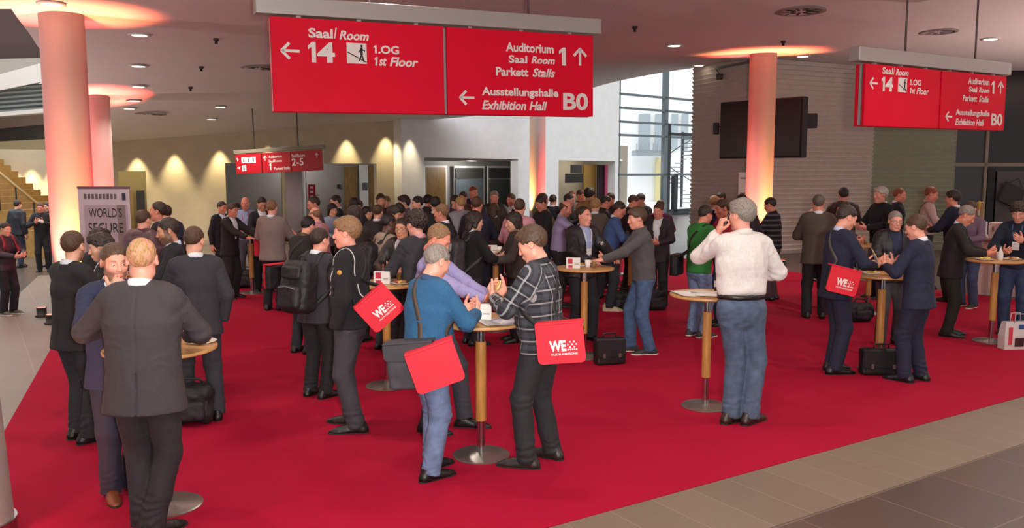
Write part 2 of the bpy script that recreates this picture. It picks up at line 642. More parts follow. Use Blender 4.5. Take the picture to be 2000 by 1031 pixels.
def hair_geo(style, h):
    key = ('hair', style, h)
    if key in _cache: return _cache[key]
    th = dict(short=.008, crop=.004, full=.018, curly=.026, bald=.006, thin=.005, receding=.008, long=.016, bob=.020, bun=.010, wavy=.02).get(style, .01)
    P = [ell((0, .016, .034), (.075 + th, .095 + th, .089 + th))]
    if style == 'full': P.append(ell((0, -.052, .090), (.062, .045, .030), k=.03))
    if style == 'wavy': P += [ell((0, -.045, .098), (.06, .05, .034), k=.03), ell((0, .06, .0), (.075, .045, .085), k=.03)]
    if style == 'curly': P += [ell((s * .05, .02 + .03 * (i - 1), .075 - .04 * abs(i - 1)), (.045, .045, .045), k=.02) for s in (-1, 1) for i in range(3)]
    if style in ('long', 'bob'):
        L = .17 if style == 'long' else .10
        P += [cap((0, .055, .0), (0, .075, -L), .078, .062, A(0, 1, 0), 1.5, k=.03),
              cap((-.072, .0, .01), (-.078, .02, -L + .02), .024, .02, k=.03), cap((.072, .0, .01), (.078, .02, -L + .02), .024, .02, k=.03)]
    if style == 'bun': P += [ell((0, .125, .035), (.035, .032, .035), k=.015)]
    F = Field(P, h, .02)
    F.union(P)
    fz = dict(receding=.092, thin=.080, bald=.2, long=.070, bob=.060, curly=.066, full=.066, wavy=.064).get(style, .072)
    def cut(D, X, Y, Z):
        ys = [-.2, -.075, -.055, -.035, -.012, .002, .028, .05, .09, .2]
        zs = [fz, fz, fz - .012, .035, .018, .022, .018, -.035, -.06, -.062]
        if style == 'receding':
            zs[0:4] = [.106, .106, .098, .060]
        if style in ('long', 'bob'):
            zs[4:] = [-.06, -.2, -.3, -.4, -.4, -.4]
        if style == 'wavy':
            zs[6:] = [.0, -.06, -.10, -.10]
        z0 = np.interp(Y, ys, zs)
        xo = np.clip((np.abs(X) - .035) / .04, 0, 1)
        z0 = z0 - xo * np.where(Y < -.03, .02, 0)
        z0 = z0 + .006 * np.sin(X * 230 + Y * 90) * np.sin(Y * 210 + X * 40)
        D = np.maximum(D, (z0 - Z) * .8)
        if style == 'bald':
            D = np.maximum(D, Z - .052 - .02 * np.clip(Y / .1, 0, 1))
            D = np.maximum(D, -.03 - Y)
        return D
    F.apply(cut)
    v, q = F.mesh()
    if len(v):
        n = vert_normals(v, q)
        amp = dict(curly=.012, wavy=.007, full=.0035, long=.005, bob=.005).get(style, .003)
        f = dict(curly=55, wavy=45).get(style, 70)
        st = A(1, .45, .6) if style not in ('curly', 'wavy') else A(1, 1, 1)
        v = v + n * ((vnoise(v * f * st + 7.3) - .5) * 2 * amp + (vnoise(v * f * 2.3 * st) - .5) * amp * .8)[:, None]
    _cache[key] = (v, q)
    return _cache[key]

# right hand: fingers point down (-Z), palm faces +X, thumb towards -Y
HANDS = dict(relax=((22, 30, 18), (26, 32, 20), (30, 34, 20), (34, 34, 20), (-30, 18)),
             grip=((55, 70, 40), (60, 72, 42), (62, 74, 42), (64, 74, 42), (25, 35)),
             hold=((38, 45, 25), (42, 50, 28), (50, 55, 30), (58, 60, 30), (10, 20)),
             flat=((10, 14, 8), (8, 12, 8), (10, 14, 8), (14, 16, 10), (-35, 8)))
def hand_geo(pose, left, h):
    key = ('hand', pose, left, h)
    if key in _cache: return _cache[key]
    spec = HANDS[pose]
    P = [rbox((0, .001, -.052), (.0135, .040, .045), .0125, k=.012),
         cap((0, 0, .06), (0, 0, -.02), .029, .026, A(1, 0, 0), 1.3, k=.03),
         ell((.009, -.024, -.034), (.015, .018, .030), k=.012), ell((.008, .028, -.04), (.012, .014, .032), k=.012)]
    base = [(-.030, -.092, .072, .0090), (-.0105, -.097, .080, .0093), (.0095, -.094, .074, .0090), (.029, -.085, .058, .0080)]
    for (y, z, L, r), cur, spread in zip(base, spec[:4], (-.10, -.02, .05, .13)):
        p = A(0, y, z); a = 0.
        P.append(cap((0, y * .8, z + .03), p, r * 1.15, r * 1.1, k=.010))
        for seg, c in zip((.46, .30, .24), cur):
            a += math.radians(c)
            d = A(math.sin(a), spread * math.cos(a), -math.cos(a))
            e = p + unit(d) * L * seg
            P.append(cap(p, e, r, r * .92, k=.003)); p = e; r *= .92
    ta, tb = spec[4]
    p = A(.006, -.030, -.022)
    a0 = math.radians(45 + ta)
    for seg, r0, r1, bend in ((.040, .0135, .0115, 0), (.032, .0112, .0100, tb * .5), (.026, .0100, .0080, tb)):
        a = math.radians(bend)
        dx = math.sin(a0 * .6) * .8
        d = unit(A(dx, -math.cos(math.radians(38) + a), -math.sin(math.radians(38) + a) - .25))
        e = p + d * seg
        P.append(cap(p, e, r0, r1, k=.006)); p = e
    F = Field(P, h, .012); F.union(P)
    v, q = F.mesh()
    v = relax(v, q, 1, .3)
    if left:
        v = v * A(-1, 1, 1); q = q[:, ::-1]
    _cache[key] = (v, q)
    return _cache[key]

def shoe_geo(kind, h):
    key = ('shoe', kind, h)
    if key in _cache: return _cache[key]
    w = .046 if kind == 'sneaker' else .041
    P = [cap((0, .065, .035), (0, -.13, .022), w - .004, w, A(0, 0, 1), .95, k=.02),
         ell((0, -.165, .022), (w * .86, .055, .026), k=.03),
         cap((0, .045, .04), (0, .035, .105), .043, .042, A(1, 0, 0), 1.1, k=.03),
         cap((0, .02, .075), (0, -.09, .035), .036, .034, k=.03)]
    F = Field(P, h, .015); F.union(P)
    F.apply(lambda D, X, Y, Z: np.maximum(np.maximum(D, .016 - Z), Z - .105))
    up = F.mesh()
    S = [cap((0, .068, .01), (0, -.03, .01), w - .002, w - .008, k=.02), cap((0, -.03, .01), (0, -.135, .01), w - .008, w + .003, k=.03), ell((0, -.165, .01), (w * .95, .062, .05), k=.02)]
    G = Field(S, h, .015); G.union(S)
    zt = .03 if kind == 'sneaker' else .02
    def solec(D, X, Y, Z):
        D = np.maximum(np.maximum(D, -Z), Z - zt)
        if kind != 'sneaker':
            D = np.maximum(D, -np.maximum(np.maximum(.006 - Z + .0 * X, Z - .006) - .0, np.abs(Y + .02) - .022)) if False else D
        return D
    G.apply(solec)
    so = G.mesh()
    _cache[key] = (up, so)
    return _cache[key]

# ------------------------------------------------------------------ people
SKIN = dict(fair='#e0a68a', pink='#e29c86', tan='#c98f6e', brown='#5b3a2c', red='#d98a72')
HAIR = dict(black='#17120f', dark='#2b1d15', brown='#46301f', light='#7a5a3c', blond='#a5804f', grey='#7d746c', white='#b7b0a8', red='#7d3f22', saltgrey='#5a524b')
def skin_mat(skin, hair):
    key = ('skin', skin, hair)
    if key in MATS: return MATS[key]
    m, nt, b = new_mat('skin')
    col = hex_lin(SKIN[skin]); hc = hex_lin(HAIR[hair])
    an = nt.nodes.new('ShaderNodeAttribute'); an.attribute_name = 'tint'
    sp = nt.nodes.new('ShaderNodeSeparateXYZ'); nt.links.new(an.outputs['Vector'], sp.inputs[0])
    tc = nt.nodes.new('ShaderNodeTexCoord')
    nz = nt.nodes.new('ShaderNodeTexNoise'); nz.inputs['Scale'].default_value = 22
    nt.links.new(tc.outputs['Object'], nz.inputs['Vector'])
    base = node_mix(nt, nz.outputs['Fac'], tuple(c * .88 for c in col[:3]) + (1,), tuple(min(1, c * 1.1) for c in col[:3]) + (1,))
    lip = (col[0] * .85, col[1] * .48, col[2] * .48, 1)
    base = node_mix(nt, node_math(nt, 'MULTIPLY', sp.outputs[1], .75), base, lip)
    base = node_mix(nt, node_math(nt, 'MULTIPLY', sp.outputs[0], .8), base, hc)
    ew = node_math(nt, 'GREATER_THAN', sp.outputs[2], .25)
    ir = node_math(nt, 'GREATER_THAN', sp.outputs[2], .75)
    base = node_mix(nt, ew, base, (.62, .6, .57, 1))
    base = node_mix(nt, ir, base, (.05, .03, .02, 1))
    nt.links.new(base, b.inputs['Base Color'])
    b.inputs['Roughness'].default_value = .48
    b.inputs['Subsurface Weight'].default_value = 0.0
    MATS[key] = m
    return m

def hair_mat(hair, thin=False, skin='fair'):
    key = ('hairm', hair, thin, skin)
    if key in MATS: return MATS[key]
    m, nt, b = new_mat('hair')
    c = hex_lin(HAIR[hair])
    tc = nt.nodes.new('ShaderNodeTexCoord')
    mp = nt.nodes.new('ShaderNodeMapping'); mp.inputs['Scale'].default_value = (1, .5, .35)
    nt.links.new(tc.outputs['Object'], mp.inputs['Vector'])
    nz = nt.nodes.new('ShaderNodeTexNoise'); nz.inputs['Scale'].default_value = 160; nz.inputs['Detail'].default_value = 3
    nt.links.new(mp.outputs['Vector'], nz.inputs['Vector'])
    rp = nt.nodes.new('ShaderNodeMapRange'); rp.inputs['From Min'].default_value = .35; rp.inputs['From Max'].default_value = .65
    nt.links.new(nz.outputs['Fac'], rp.inputs['Value'])
    hi = tuple(min(1, x * 1.35 + .004) for x in c[:3]) + (1,)
    lo = tuple(x * .75 for x in c[:3]) + (1,)
    col = node_mix(nt, rp.outputs['Result'], lo, hi)
    if thin:
        n2 = nt.nodes.new('ShaderNodeTexNoise'); n2.inputs['Scale'].default_value = 28; n2.inputs['Detail'].default_value = 4
        nt.links.new(tc.outputs['Object'], n2.inputs['Vector'])
        r2 = nt.nodes.new('ShaderNodeMapRange'); r2.inputs['From Min'].default_value = .42; r2.inputs['From Max'].default_value = .62; r2.inputs['To Max'].default_value = .75
        nt.links.new(n2.outputs['Fac'], r2.inputs['Value'])
        col = node_mix(nt, r2.outputs['Result'], col, hex_lin(SKIN[skin]))
    nt.links.new(col, b.inputs['Base Color'])
    b.inputs['Roughness'].default_value = .55
    bp = nt.nodes.new('ShaderNodeBump'); bp.inputs['Strength'].default_value = .6; bp.inputs['Distance'].default_value = .01
    nt.links.new(nz.outputs['Fac'], bp.inputs['Height']); nt.links.new(bp.outputs['Normal'], b.inputs['Normal'])
    MATS[key] = m
    return m

def cloth(col, kind='wool'):
    if kind == 'plaid':
        key = ('plaid',)
        if key in MATS: return MATS[key]
        m, nt, b = new_mat('plaid_cloth')
        an = nt.nodes.new('ShaderNodeAttribute'); an.attribute_name = 'weave'
        sp = nt.nodes.new('ShaderNodeSeparateXYZ'); nt.links.new(an.outputs['Vector'], sp.inputs[0])
        def line(o, period, w, ph=0.):
            f = node_math(nt, 'FRACT', node_math(nt, 'ADD', node_math(nt, 'DIVIDE', o, period), ph))
            return node_math(nt, 'LESS_THAN', node_math(nt, 'ABSOLUTE', node_math(nt, 'SUBTRACT', f, .5)), w / period / 2)
        u, v = sp.outputs[0], sp.outputs[1]
        base = (.010, .011, .016, 1)
        band = node_math(nt, 'MULTIPLY', node_math(nt, 'ADD', line(u, .088, .036, .5), line(v, .088, .036, .5)), .35)
        c = node_mix(nt, band, base, (.06, .065, .08, 1))
        ln = node_math(nt, 'MULTIPLY', node_math(nt, 'ADD', line(u, .088, .010), line(v, .088, .010)), .62)
        lc = nt.nodes.new('ShaderNodeClamp'); nt.links.new(ln, lc.inputs[0])
        c = node_mix(nt, lc.outputs[0], c, (.36, .34, .35, 1))
        nt.links.new(c, b.inputs['Base Color']); b.inputs['Roughness'].default_value = .9
        MATS[key] = m
        return m
    if kind == 'stripe':
        key = ('stripe', str(col))
        if key in MATS: return MATS[key]
        m, nt, b = new_mat('striped_knit')
        tc = nt.nodes.new('ShaderNodeTexCoord')
        sp = nt.nodes.new('ShaderNodeSeparateXYZ'); nt.links.new(tc.outputs['Object'], sp.inputs[0])
        f = node_math(nt, 'FRACT', node_math(nt, 'DIVIDE', sp.outputs[2], .085))
        c = node_mix(nt, node_math(nt, 'LESS_THAN', f, .35), hex_lin(col), (.10, .09, .10, 1))
        nt.links.new(c, b.inputs['Base Color']); b.inputs['Roughness'].default_value = .95
        MATS[key] = m
        return m
    if kind == 'denim':
        return mat('denim', col, .85, noise=.26, nscale=16, bump=.25, bscale=260)
    if kind == 'leather':
        return mat('leather', col, .38, noise=.2, nscale=30, bump=.15, bscale=120)
    if kind == 'nylon':
        return mat('nylon', col, .5, noise=.15, nscale=12, bump=.12, bscale=60)
    if kind == 'knit':
        return mat('knit', col, .95, noise=.22, nscale=160, bump=.35, bscale=220)
    if kind == 'cotton':
        return mat('cotton', col, .8, noise=.06, nscale=60, bump=.1, bscale=90)
    return mat('wool', col, .85, noise=.18, nscale=180, bump=.15, bscale=240)

PEOPLE = {}
PI = math.pi
HANDPOS = dict(  # right-hand wrist target, palm normal, finger direction, elbow pole, hand pose
    side=((-.255, .0, .80), (1, 0, 0), (0, -.1, -1), (-.3, 1, 0), 'relax'),
    sidefwd=((-.25, -.10, .84), (1, 0, 0), (0, -.3, -1), (-.3, 1, 0), 'relax'),
    pocket=((-.225, -.06, .885), (1, 0, 0), (.1, -.2, -1), (-1, .9, 0), None),
    front=((-.10, -.32, 1.12), (.75, 0, .65), (.45, -.85, .15), (-1, .5, -.6), 'hold'),
    chest=((-.09, -.27, 1.26), (.75, .2, .6), (.55, -.6, .5), (-1, .3, -.9), 'hold'),
    mouth=((-.07, -.24, 1.44), (.3, .8, .3), (.45, .35, .8), (-1, .1, -1), 'hold'),
    table=((-.20, -.42, 1.09), (0, 0, -1), (.35, -.93, -.05), (-.8, .5, -.6), 'flat'),
    reach=((-.14, -.52, 1.13), (0, 0, -1), (.2, -.97, -.05), (-.8, .5, -.6), 'flat'),
    phone=((-.150, -.105, 1.49), (.9, .25, 0), (.12, .30, .95), (-.45, -.75, -.9), 'grip'),
    behind=((-.10, .20, .95), (0, 1, 0), (.5, .2, -.8), (-1, .8, 0), 'relax'),
    hip=((-.24, -.02, .98), (1, 0, 0), (.6, -.3, -.7), (-1, .5, 0), None))

def ik(S, T, l1, l2, pole):
    d = T - S; L = np.linalg.norm(d)
    if L > (l1 + l2) * .985:
        T = S + d / L * (l1 + l2) * .985; d = T - S; L = np.linalg.norm(d)
    if L < .12:
        L = .12
    u = d / np.linalg.norm(d)
    a = (l1 * l1 - l2 * l2 + L * L) / (2 * L)
    h = math.sqrt(max(l1 * l1 - a * a, 1e-6))
    p = np.asarray(pole, float); p = p - u * (p @ u); p = unit(p)
    return S + u * a + p * h, T

def person(label, top='suit', topc='#24232a', legs='#1d1c22', legk='wool', shirtc='#dfe3ea', shoe='shoe', shoec='#0b0a0a',
           foot=None, d=None, head=None, yaw=0., hair='short', hairc='dark', skin='fair', arms=('front', 'front'), lean=4., hp=10., hy=0.,
           feet=((-.105, .0, -8), (.105, .0, 8)), girth=1.0, beard=0., tie=None, collar=True, hem=None, tucked=False, lapel=None, glasses=False,
           lanyard=None, height=None, fine=None, hood=False, hscale=1.0, arm_r=None, arm_l=None, twist=0., side=0.):
    lean, hp, hy, twist, side = [math.radians(x) for x in (lean, hp, hy, twist, side)]
    if foot is not None:
        g = gp(*foot); loc = A(g[0], g[1], 0); dd = g[1]
        htop = at(head[0], head[1], dd)[2]
    else:
        g = at(head[0], head[1], d); loc = A(g[0], g[1], 0); dd = d; htop = g[2]
    if height: htop = height
    lod = fine if fine else (.0085 if dd < 6.9 else .011 if dd < 9 else .016 if dd < 12 else .024)
    hl = .0046 if dd < 9 else .0062 if dd < 12.5 else .0095
    hh = .0032 if dd < 9 else .005 if dd < 12.5 else .0065
    # ---- skeleton (1.75 m figure facing -Y)
    Pv = A(0, 0, .945)
    R1, R2, R3 = ry(side * .4) @ rx(lean * .35), ry(side * .7) @ rx(lean * .7), ry(side) @ rx(lean)
    waist = Pv + R1 @ A(0, 0, .14)
    chest = waist + R2 @ A(0, 0, .20)
    neck = chest + R3 @ A(0, .008, .195)
    Rs = rz(twist) @ R3
    sh = {s: chest + Rs @ A(s * .168, .012, .128) for s in (-1, 1)}
    Rh = rz(hy) @ rx(lean * .55 + hp)
    hc = neck + R3 @ A(0, -.012, .055) + rx(lean * .6 + hp * .4) @ A(0, -.004, .09)
    hsc = A(1.0, 1.0, 1.0) * hscale
    topz = hc[2] + (Rh @ A(0, .03, .125))[2] * hscale
    s = htop / topz
    # ---- arms
    arm = {}
    for sd, key, over in ((-1, arms[0], arm_r), (1, arms[1], arm_l)):
        T, n, f, pole, pose = HANDPOS[key]
        T, n, f, pole = [A(*x) * A(-sd, 1, 1) for x in (T, n, f, pole)]
        if over is not None:
            T = A(*over[0])
            if len(over) > 1 and over[1] is not None: pole = A(*over[1])
            if len(over) > 2 and over[2] is not None: f = A(*over[2])
            if len(over) > 3 and over[3] is not None: n = A(*over[3])
            if len(over) > 4: pose = over[4]
        elif key in ('front', 'chest', 'mouth', 'phone'):
            T = T + A(0, neck[1] * .9, 0)
        E, W = ik(sh[sd], T, .290, .262, pole)
        arm[sd] = (sh[sd], E, W, unit(n), unit(f), pose)
    # ---- legs
    leg = {}
    for i, sd in ((0, -1), (1, 1)):
        fx, fy, fr = feet[i][:3]
        fz = feet[i][3] if len(feet[i]) > 3 else 0.
        Hj = Pv + A(sd * .09, 0, -.03)
        An = A(fx, fy, .085 + fz)
        fr = math.radians(fr)
        K, An2 = ik(Hj, An, .425, .415, A(math.sin(fr), -math.cos(fr), 0))
        leg[sd] = (Hj, K, An2, fr, A(fx, fy, fz))
    gth = girth
    # ---- garment fields
    def torso(e, hemz, flare=.0):
        hemP = A(0, Pv[1] + .01, hemz)
        D1, D2, D3 = R1 @ A(0, 1, 0), R2 @ A(0, 1, 0), R3 @ A(0, 1, 0)
        w = gth
        return [cap(hemP, waist, (.172 + flare) * w + e, .154 * w + e, D1, 1.36, f0=True, k=.05),
                cap(waist, chest, .154 * w + e, .170 * w + e, D2, 1.40, k=.06),
                cap(chest, neck - R3 @ A(0, 0, .115), .170 * w + e, .122 + e, D3, 1.42, k=.06),
                cap(sh[-1] + R3 @ A(.02, 0, -.012), sh[1] + R3 @ A(-.02, 0, -.012), .056 + e, None, None, 1, k=.06),
                cap(neck + R3 @ A(-.035, .010, -.045), sh[-1] * .75 + neck * .25 + R3 @ A(0, .004, .004), .046 + e * .6, .044 + e, k=.04),
                cap(neck + R3 @ A(.035, .010, -.045), sh[1] * .75 + neck * .25 + R3 @ A(0, .004, .004), .046 + e * .6, .044 + e, k=.04)] + \
               ([ell(waist + R1 @ A(0, -.055 * w, -.01), A(.12, .10, .12) * w + e, k=.06)] if w > 1.08 else [])
    def sleeves(e, cuff=0.0, puff=0.):
        o = []
        for sd in (-1, 1):
            S, E, W, n, f, pose = arm[sd]
            W2 = W - unit(W - E) * cuff
            o.append([cap(S, E, .054 + e, .046 + e + puff, k=.02), cap(E, W2, .045 + e + puff, .034 + e, f1=True, k=.025)])
        return o
    def pants(e):
        o = [cap(Pv + A(0, .005, -.02), Pv + R1 @ A(0, 0, .085), .158 * gth + e, .150 * gth + e, R1 @ A(0, 1, 0), 1.32, f1=True, k=.05)]
        for sd in (-1, 1):
            Hj, K, An, fr, F0 = leg[sd]
            low = An + unit(K - An) * (-.035)
            o += [cap(Hj + A(-sd * .006, .004, -.02), K, .092 * (.5 + .5 * gth) + e, .064 + e, k=.02), cap(K, low, .064 + e, .054 + e * 1.3, f1=True, k=.03),
                  ell(Hj + A(-sd * .012, .036, .0), (.085, .075, .095), k=.05)]
        return o
    root = thing('person', label, 'person', tuple(loc), math.radians(yaw), 'people at the stand-up tables')
    root.scale = (s, s, s)
    seed = len(PEOPLE) * 3.17
    def wrinkle(v, q, amp, joints, st=A(11, 11, 8)):
        n = vert_normals(v, q)
        r = 1 - np.abs(2 * vnoise(v * st + seed) - 1)
        r2 = 1 - np.abs(2 * vnoise(v * st * 2.1 + seed * 2) - 1)
        dsp = amp * (r - .6) + amp * .45 * (r2 - .6)
        for J, ax, wd, wl, am in joints:
            ax = unit(ax); rel = v - J
            w = np.exp(-(rel ** 2).sum(1) / wd ** 2)
            ph = vnoise(v * 8 + seed * 1.7) * 11 + vnoise(v * 17 + seed) * 3
            am2 = am * np.clip(vnoise(v * 6 + seed * .7) * 2.2 - .5, 0, 1)
            dsp += am2 * w * (np.sin(2 * PI * (rel @ ax) / wl + ph) * .55 + .05)
        return v + n * dsp[:, None]
    arm_j = []
    for sd in (-1, 1):
        S, E, W, n, f, pose = arm[sd]
        arm_j += [(E, W - S, .10, .050, .009), (S + (E - S) * .25, E - S, .10, .06, .006), (W, W - E, .07, .035, .004)]
    back_j = [(waist + A(0, 0, -.02), A(.2, 0, 1), .18, .09, .007)]
    base_kind = top
    e = dict(suit=.019, coat=.028, sweater=.020, shirt=.014, plaid=.016, jacket=.030, fleece=.024, stripe=.02).get(top, .02)
    hz = hem if hem else dict(suit=.79, coat=.74, sweater=.885, shirt=.93, plaid=.85, jacket=.84, fleece=.86, stripe=.87).get(top, .87)
    if tucked: hz = 1.028
    tk = dict(suit='wool', coat='wool', sweater='knit', shirt='cotton', plaid='plaid', jacket='nylon', fleece='knit', stripe='stripe')[top]
    tname = dict(suit='suit_jacket', coat='coat', sweater='sweater', shirt='shirt', plaid='shirt', jacket='jacket', fleece='fleece_jacket', stripe='sweater')[top]
    flare = .022 if top in ('suit', 'coat') else (-.006 if top in ('sweater', 'fleece', 'stripe') else .0)
    if tucked: flare = -.016
    T = torso(e, hz, flare)
    SL = sleeves(e * .62 if top != 'jacket' else e * .8, .012 if top in ('suit', 'coat') else 0., .004)
    openf = top in ('suit', 'coat') or (top == 'jacket' and lapel)
    allp = T + SL[0] + SL[1]
    if top in ('suit', 'coat', 'jacket', 'fleece', 'plaid', 'shirt'):
        stand = cap(neck + R3 @ A(0, .012, -.03), neck + R3 @ A(0, -.004, .018 if top != 'fleece' else .04), .074 if openf else .068, .066, R3 @ A(0, 1, 0), .95, f1=True, k=.02)
        T = T + [stand]
    F = Field(allp + T[-1:], lod)
    F.union(T)
    for sl in SL: F.merge(sl, .014)
    if openf:
        # front opening: a wedge from the button point up to the neck
        ax = R3 @ A(0, 0, 1)
        bt = waist + R2 @ A(0, 0, .02 if top == 'suit' else -.10)
        top_w = .075
        L = float((neck - bt) @ ax)
        fx, fy = R3 @ A(1, 0, 0), R3 @ A(0, -1, 0)
        def wedge(D, X, Y, Z):
            rx_, ry_, rz_ = X - bt[0], Y - bt[1], Z - bt[2]
            t = (rx_ * ax[0] + ry_ * ax[1] + rz_ * ax[2]) / L
            sx = rx_ * fx[0] + ry_ * fx[1] + rz_ * fx[2]
            sy = rx_ * fy[0] + ry_ * fy[1] + rz_ * fy[2]
            wd = (np.abs(sx) - top_w * np.clip(t, 0, 1.2)) * .9
            wd = np.maximum(wd, .0 - sy); wd = np.maximum(wd, -t * L)
            return np.maximum(D, -wd)
        F.apply(wedge)
    v, q = F.mesh()
    amp = dict(suit=.0055, coat=.006, sweater=.009, shirt=.013, plaid=.010, jacket=.011, fleece=.008, stripe=.008)[top]
    if dd > 13: amp *= .6
    v = wrinkle(v, q, amp, arm_j + back_j)
    if top == 'suit' and dd < 8.5:   # back vent and centre seam
        g_ = np.exp(-(v[:, 0] / .006) ** 2) * (v[:, 1] > .05)
        v[:, 1] -= g_ * np.where(v[:, 2] < hz + .24, .02, .005)
    attrs = None
    if tk == 'plaid':
        w_ = np.zeros((len(v), 3)); best = np.full(len(v), 9.)
        dsT = points_sdf(T, v)
        w_[:, 0] = v[:, 0] + .35 * v[:, 1]; w_[:, 1] = ((v - waist) @ (R2 @ A(0, 0, 1)))
        best = dsT + .035
        for sl in SL:
            for p in sl:
                dv = ev(p, v[:, 0], v[:, 1], v[:, 2])
                b = p['b'] - p['a']; ln = np.linalg.norm(b); ax = b / ln
                sdv = unit(np.cross(ax, A(.3, 1, .2)))
                m_ = dv < best
                w_[m_, 1] = np.clip((v - p['a']) @ ax, 0, ln)[m_] + (.022 if p['f1'] else 0.); w_[m_, 0] = ((v - p['a']) @ sdv)[m_]
                best = np.where(m_, dv, best)
        attrs = {'weave': w_}
    to = link(tname, raw_mesh(tname, v, q, [cloth(topc, tk)], True, attrs=attrs), root)
    surf = T + SL[0] + SL[1]
    # ---- shirt inside an open front, collar, tie
    neckd = unit(hc - neck)
    if openf:
        def fsdf(X, Y, Z):
            d_ = 9.
            for p in T[:4]: d_ = smin(d_, ev(p, X, Y, Z), .05)
            return d_
        I = torso(e - .010, 1.02)[0:3] + [cap(neck + R3 @ A(0, .006, -.05), neck + R3 @ A(0, -.004, .012), .066, .060, f1=True, k=.03)]
        G = Field(I, max(lod, .011)); G.union(I)
        yb = float(neck[1]) + .05
        G.apply(lambda D, X, Y, Z: np.maximum(np.maximum(D, fsdf(X, Y, Z) + .006 - .05 * (Z > neck[2] - .09)), np.where(Z < neck[2] - .06, Y - (chest[1] - (Z - chest[2]) * math.tan(lean) + .02), -1)))
        v, q = G.mesh()
        link('shirt', raw_mesh('shirt', v, q, [cloth(shirtc, 'cotton')]), root)
        if lapel is not False and dd < 13.5:
            inner = torso(e + .005, hz, flare) + [T[-1]]
            G = Field(inner, max(lod * .75, .007)); G.union(inner)
            ax = R3 @ A(0, 0, 1); 
            def lap(D, X, Y, Z):
                rx_, ry_, rz_ = X - bt[0], Y - bt[1], Z - bt[2]
                t = (rx_ * ax[0] + ry_ * ax[1] + rz_ * ax[2]) / L
                sx = rx_ * fx[0] + ry_ * fx[1] + rz_ * fx[2]
                sy = rx_ * fy[0] + ry_ * fy[1] + rz_ * fy[2]
                ed = top_w * np.clip(t, 0, 1.2)
                wdt = np.interp(t, [0, .15, .62, .66, .8, 1.0], [.0, .03, .062, .042, .05, .03])
                band = np.maximum(ed + .001 - np.abs(sx), np.abs(sx) - ed - wdt) * .9
                band = np.maximum(band, .02 - sy); band = np.maximum(band, -t * L); band = np.maximum(band, (t - 1.02) * L)
                return np.maximum(D, band)
            G.apply(lap)
            v, q = G.mesh()
            if len(v): link('lapel', raw_mesh('lapel', v, q, [cloth(topc, tk)]), root)
    if collar:
        mb = MB(); n = 22
        ctr = neck + R3 @ A(0, .012, -.004)
        gap = 0.32
        ang = [PI * (1.5) + gap + (2 * PI - 2 * gap) * i / (n - 1) for i in range(n)]
        pts = []
        for a in ang:
            c_, s_ = math.cos(a), math.sin(a)
            fr_ = (1 - s_) * .5   # 1 at the front
            for rr, zz in ((.064, .0 - .012 * fr_), (.0600, .050 - .030 * fr_), (.0660, .052 - .030 * fr_), (.076, .012 - .026 * fr_)):
                pts.append(ctr + R3 @ A(c_ * rr, s_ * rr * 1.02, zz))
        fs = []
        for i in range(n - 1):
            for k in range(4):
                j = (k + 1) % 4
                fs.append((i * 4 + k, i * 4 + 4 + k, i * 4 + 4 + j, i * 4 + j))
        fs += [(0, 1, 2, 3), tuple((n - 1) * 4 + k for k in (3, 2, 1, 0))]
        mb.add(pts, fs)
        cc = shirtc if openf or top == 'sweater' else topc
        mb.build('shirt_collar', cloth(cc, 'cotton') if tk != 'plaid' else cloth('#1a1b20', 'cotton'), root, True)
    if hood:
        Hd = [ell(neck + R3 @ A(0, .075, -.045), (.11, .055, .075)), cap(neck + R3 @ A(-.08, .03, -.01), neck + R3 @ A(.08, .03, -.01), .032)]
        G = Field(Hd, lod); G.union(Hd, .04); v, q = G.mesh()
        link('hood', raw_mesh('hood', v, q, [cloth(topc, tk)]), root)
    def front_pt(zrel, x, out=.006):
        """point on the garment's front at a height along the spine"""
        o = waist + R2 @ A(0, 0, 0) + (neck - waist) * zrel + R3 @ A(x, -.30, 0)
        dr = R3 @ A(0, 1, 0)
        ref = torso(e - .010, 1.0) if openf else surf
        p = o.copy()
        for _ in range(18):
            dv = float(points_sdf(ref, p[None, :])[0])
            if dv < out: break
            p = p + dr * max(dv - out, .001) * .8
        return p
    if tie:
        mb = MB(); ps = [front_pt(t, 0) for t in (.97, .9, .7, .5, .3, .12)]
        mb.ribbon(ps, [R3 @ A(0, -1, 0)] * len(ps), .06, .005); mb.build('tie', cloth(tie, 'cotton'), root, True)
    if lanyard:
        ref_e = .012
        mb = MB()
        for sx in (-1, 1):
            ps = [front_pt(t, sx * x_, ref_e + (0.012 if openf else 0)) for t, x_ in ((.98, .058), (.85, .055), (.6, .035), (.38, .012))]
            mb.ribbon(ps, [R3 @ A(0, -1, 0)] * 4, .014, .003)
        mb.build('lanyard', mat('lanyard', lanyard, .7), root, True)
        mb = MB(); p = front_pt(.30, 0, ref_e + .02); mb.box(tuple(p), (.085, .006, .11), 0, .003); mb.build('badge', mat('badge', '#d9d4d2', .5), root)
    # ---- trousers, belt
    Pp = pants(.012 if legk != 'slim' else .004)
    G = Field(Pp, lod); G.union(Pp[:1]); 
    for k in (0, 1):
        G.merge(Pp[1 + 3 * k:3 + 3 * k], .03)
        G.union(Pp[3 + 3 * k:4 + 3 * k])
    if not tucked:
        def tuck(D, X, Y, Z):
            d_ = 9.
            for p in T[:2]: d_ = smin(d_, ev(p, X, Y, Z), .05)
            return np.maximum(D, np.where(Z > hz + .012, d_ + .012, -1))
        G.apply(tuck)
    v, q = G.mesh()
    lj = []
    for sd in (-1, 1):
        Hj, K, An, fr, F0 = leg[sd]
        lj += [(K, An - Hj, .11, .07, .010), (An + A(0, 0, .06), A(.1, 0, 1), .10, .052, .012), (Hj + A(0, .03, -.06), A(sd * .6, 0, 1), .11, .07, .008)]
    v = wrinkle(v, q, .009 if dd < 13 else .005, lj, A(10, 10, 6))
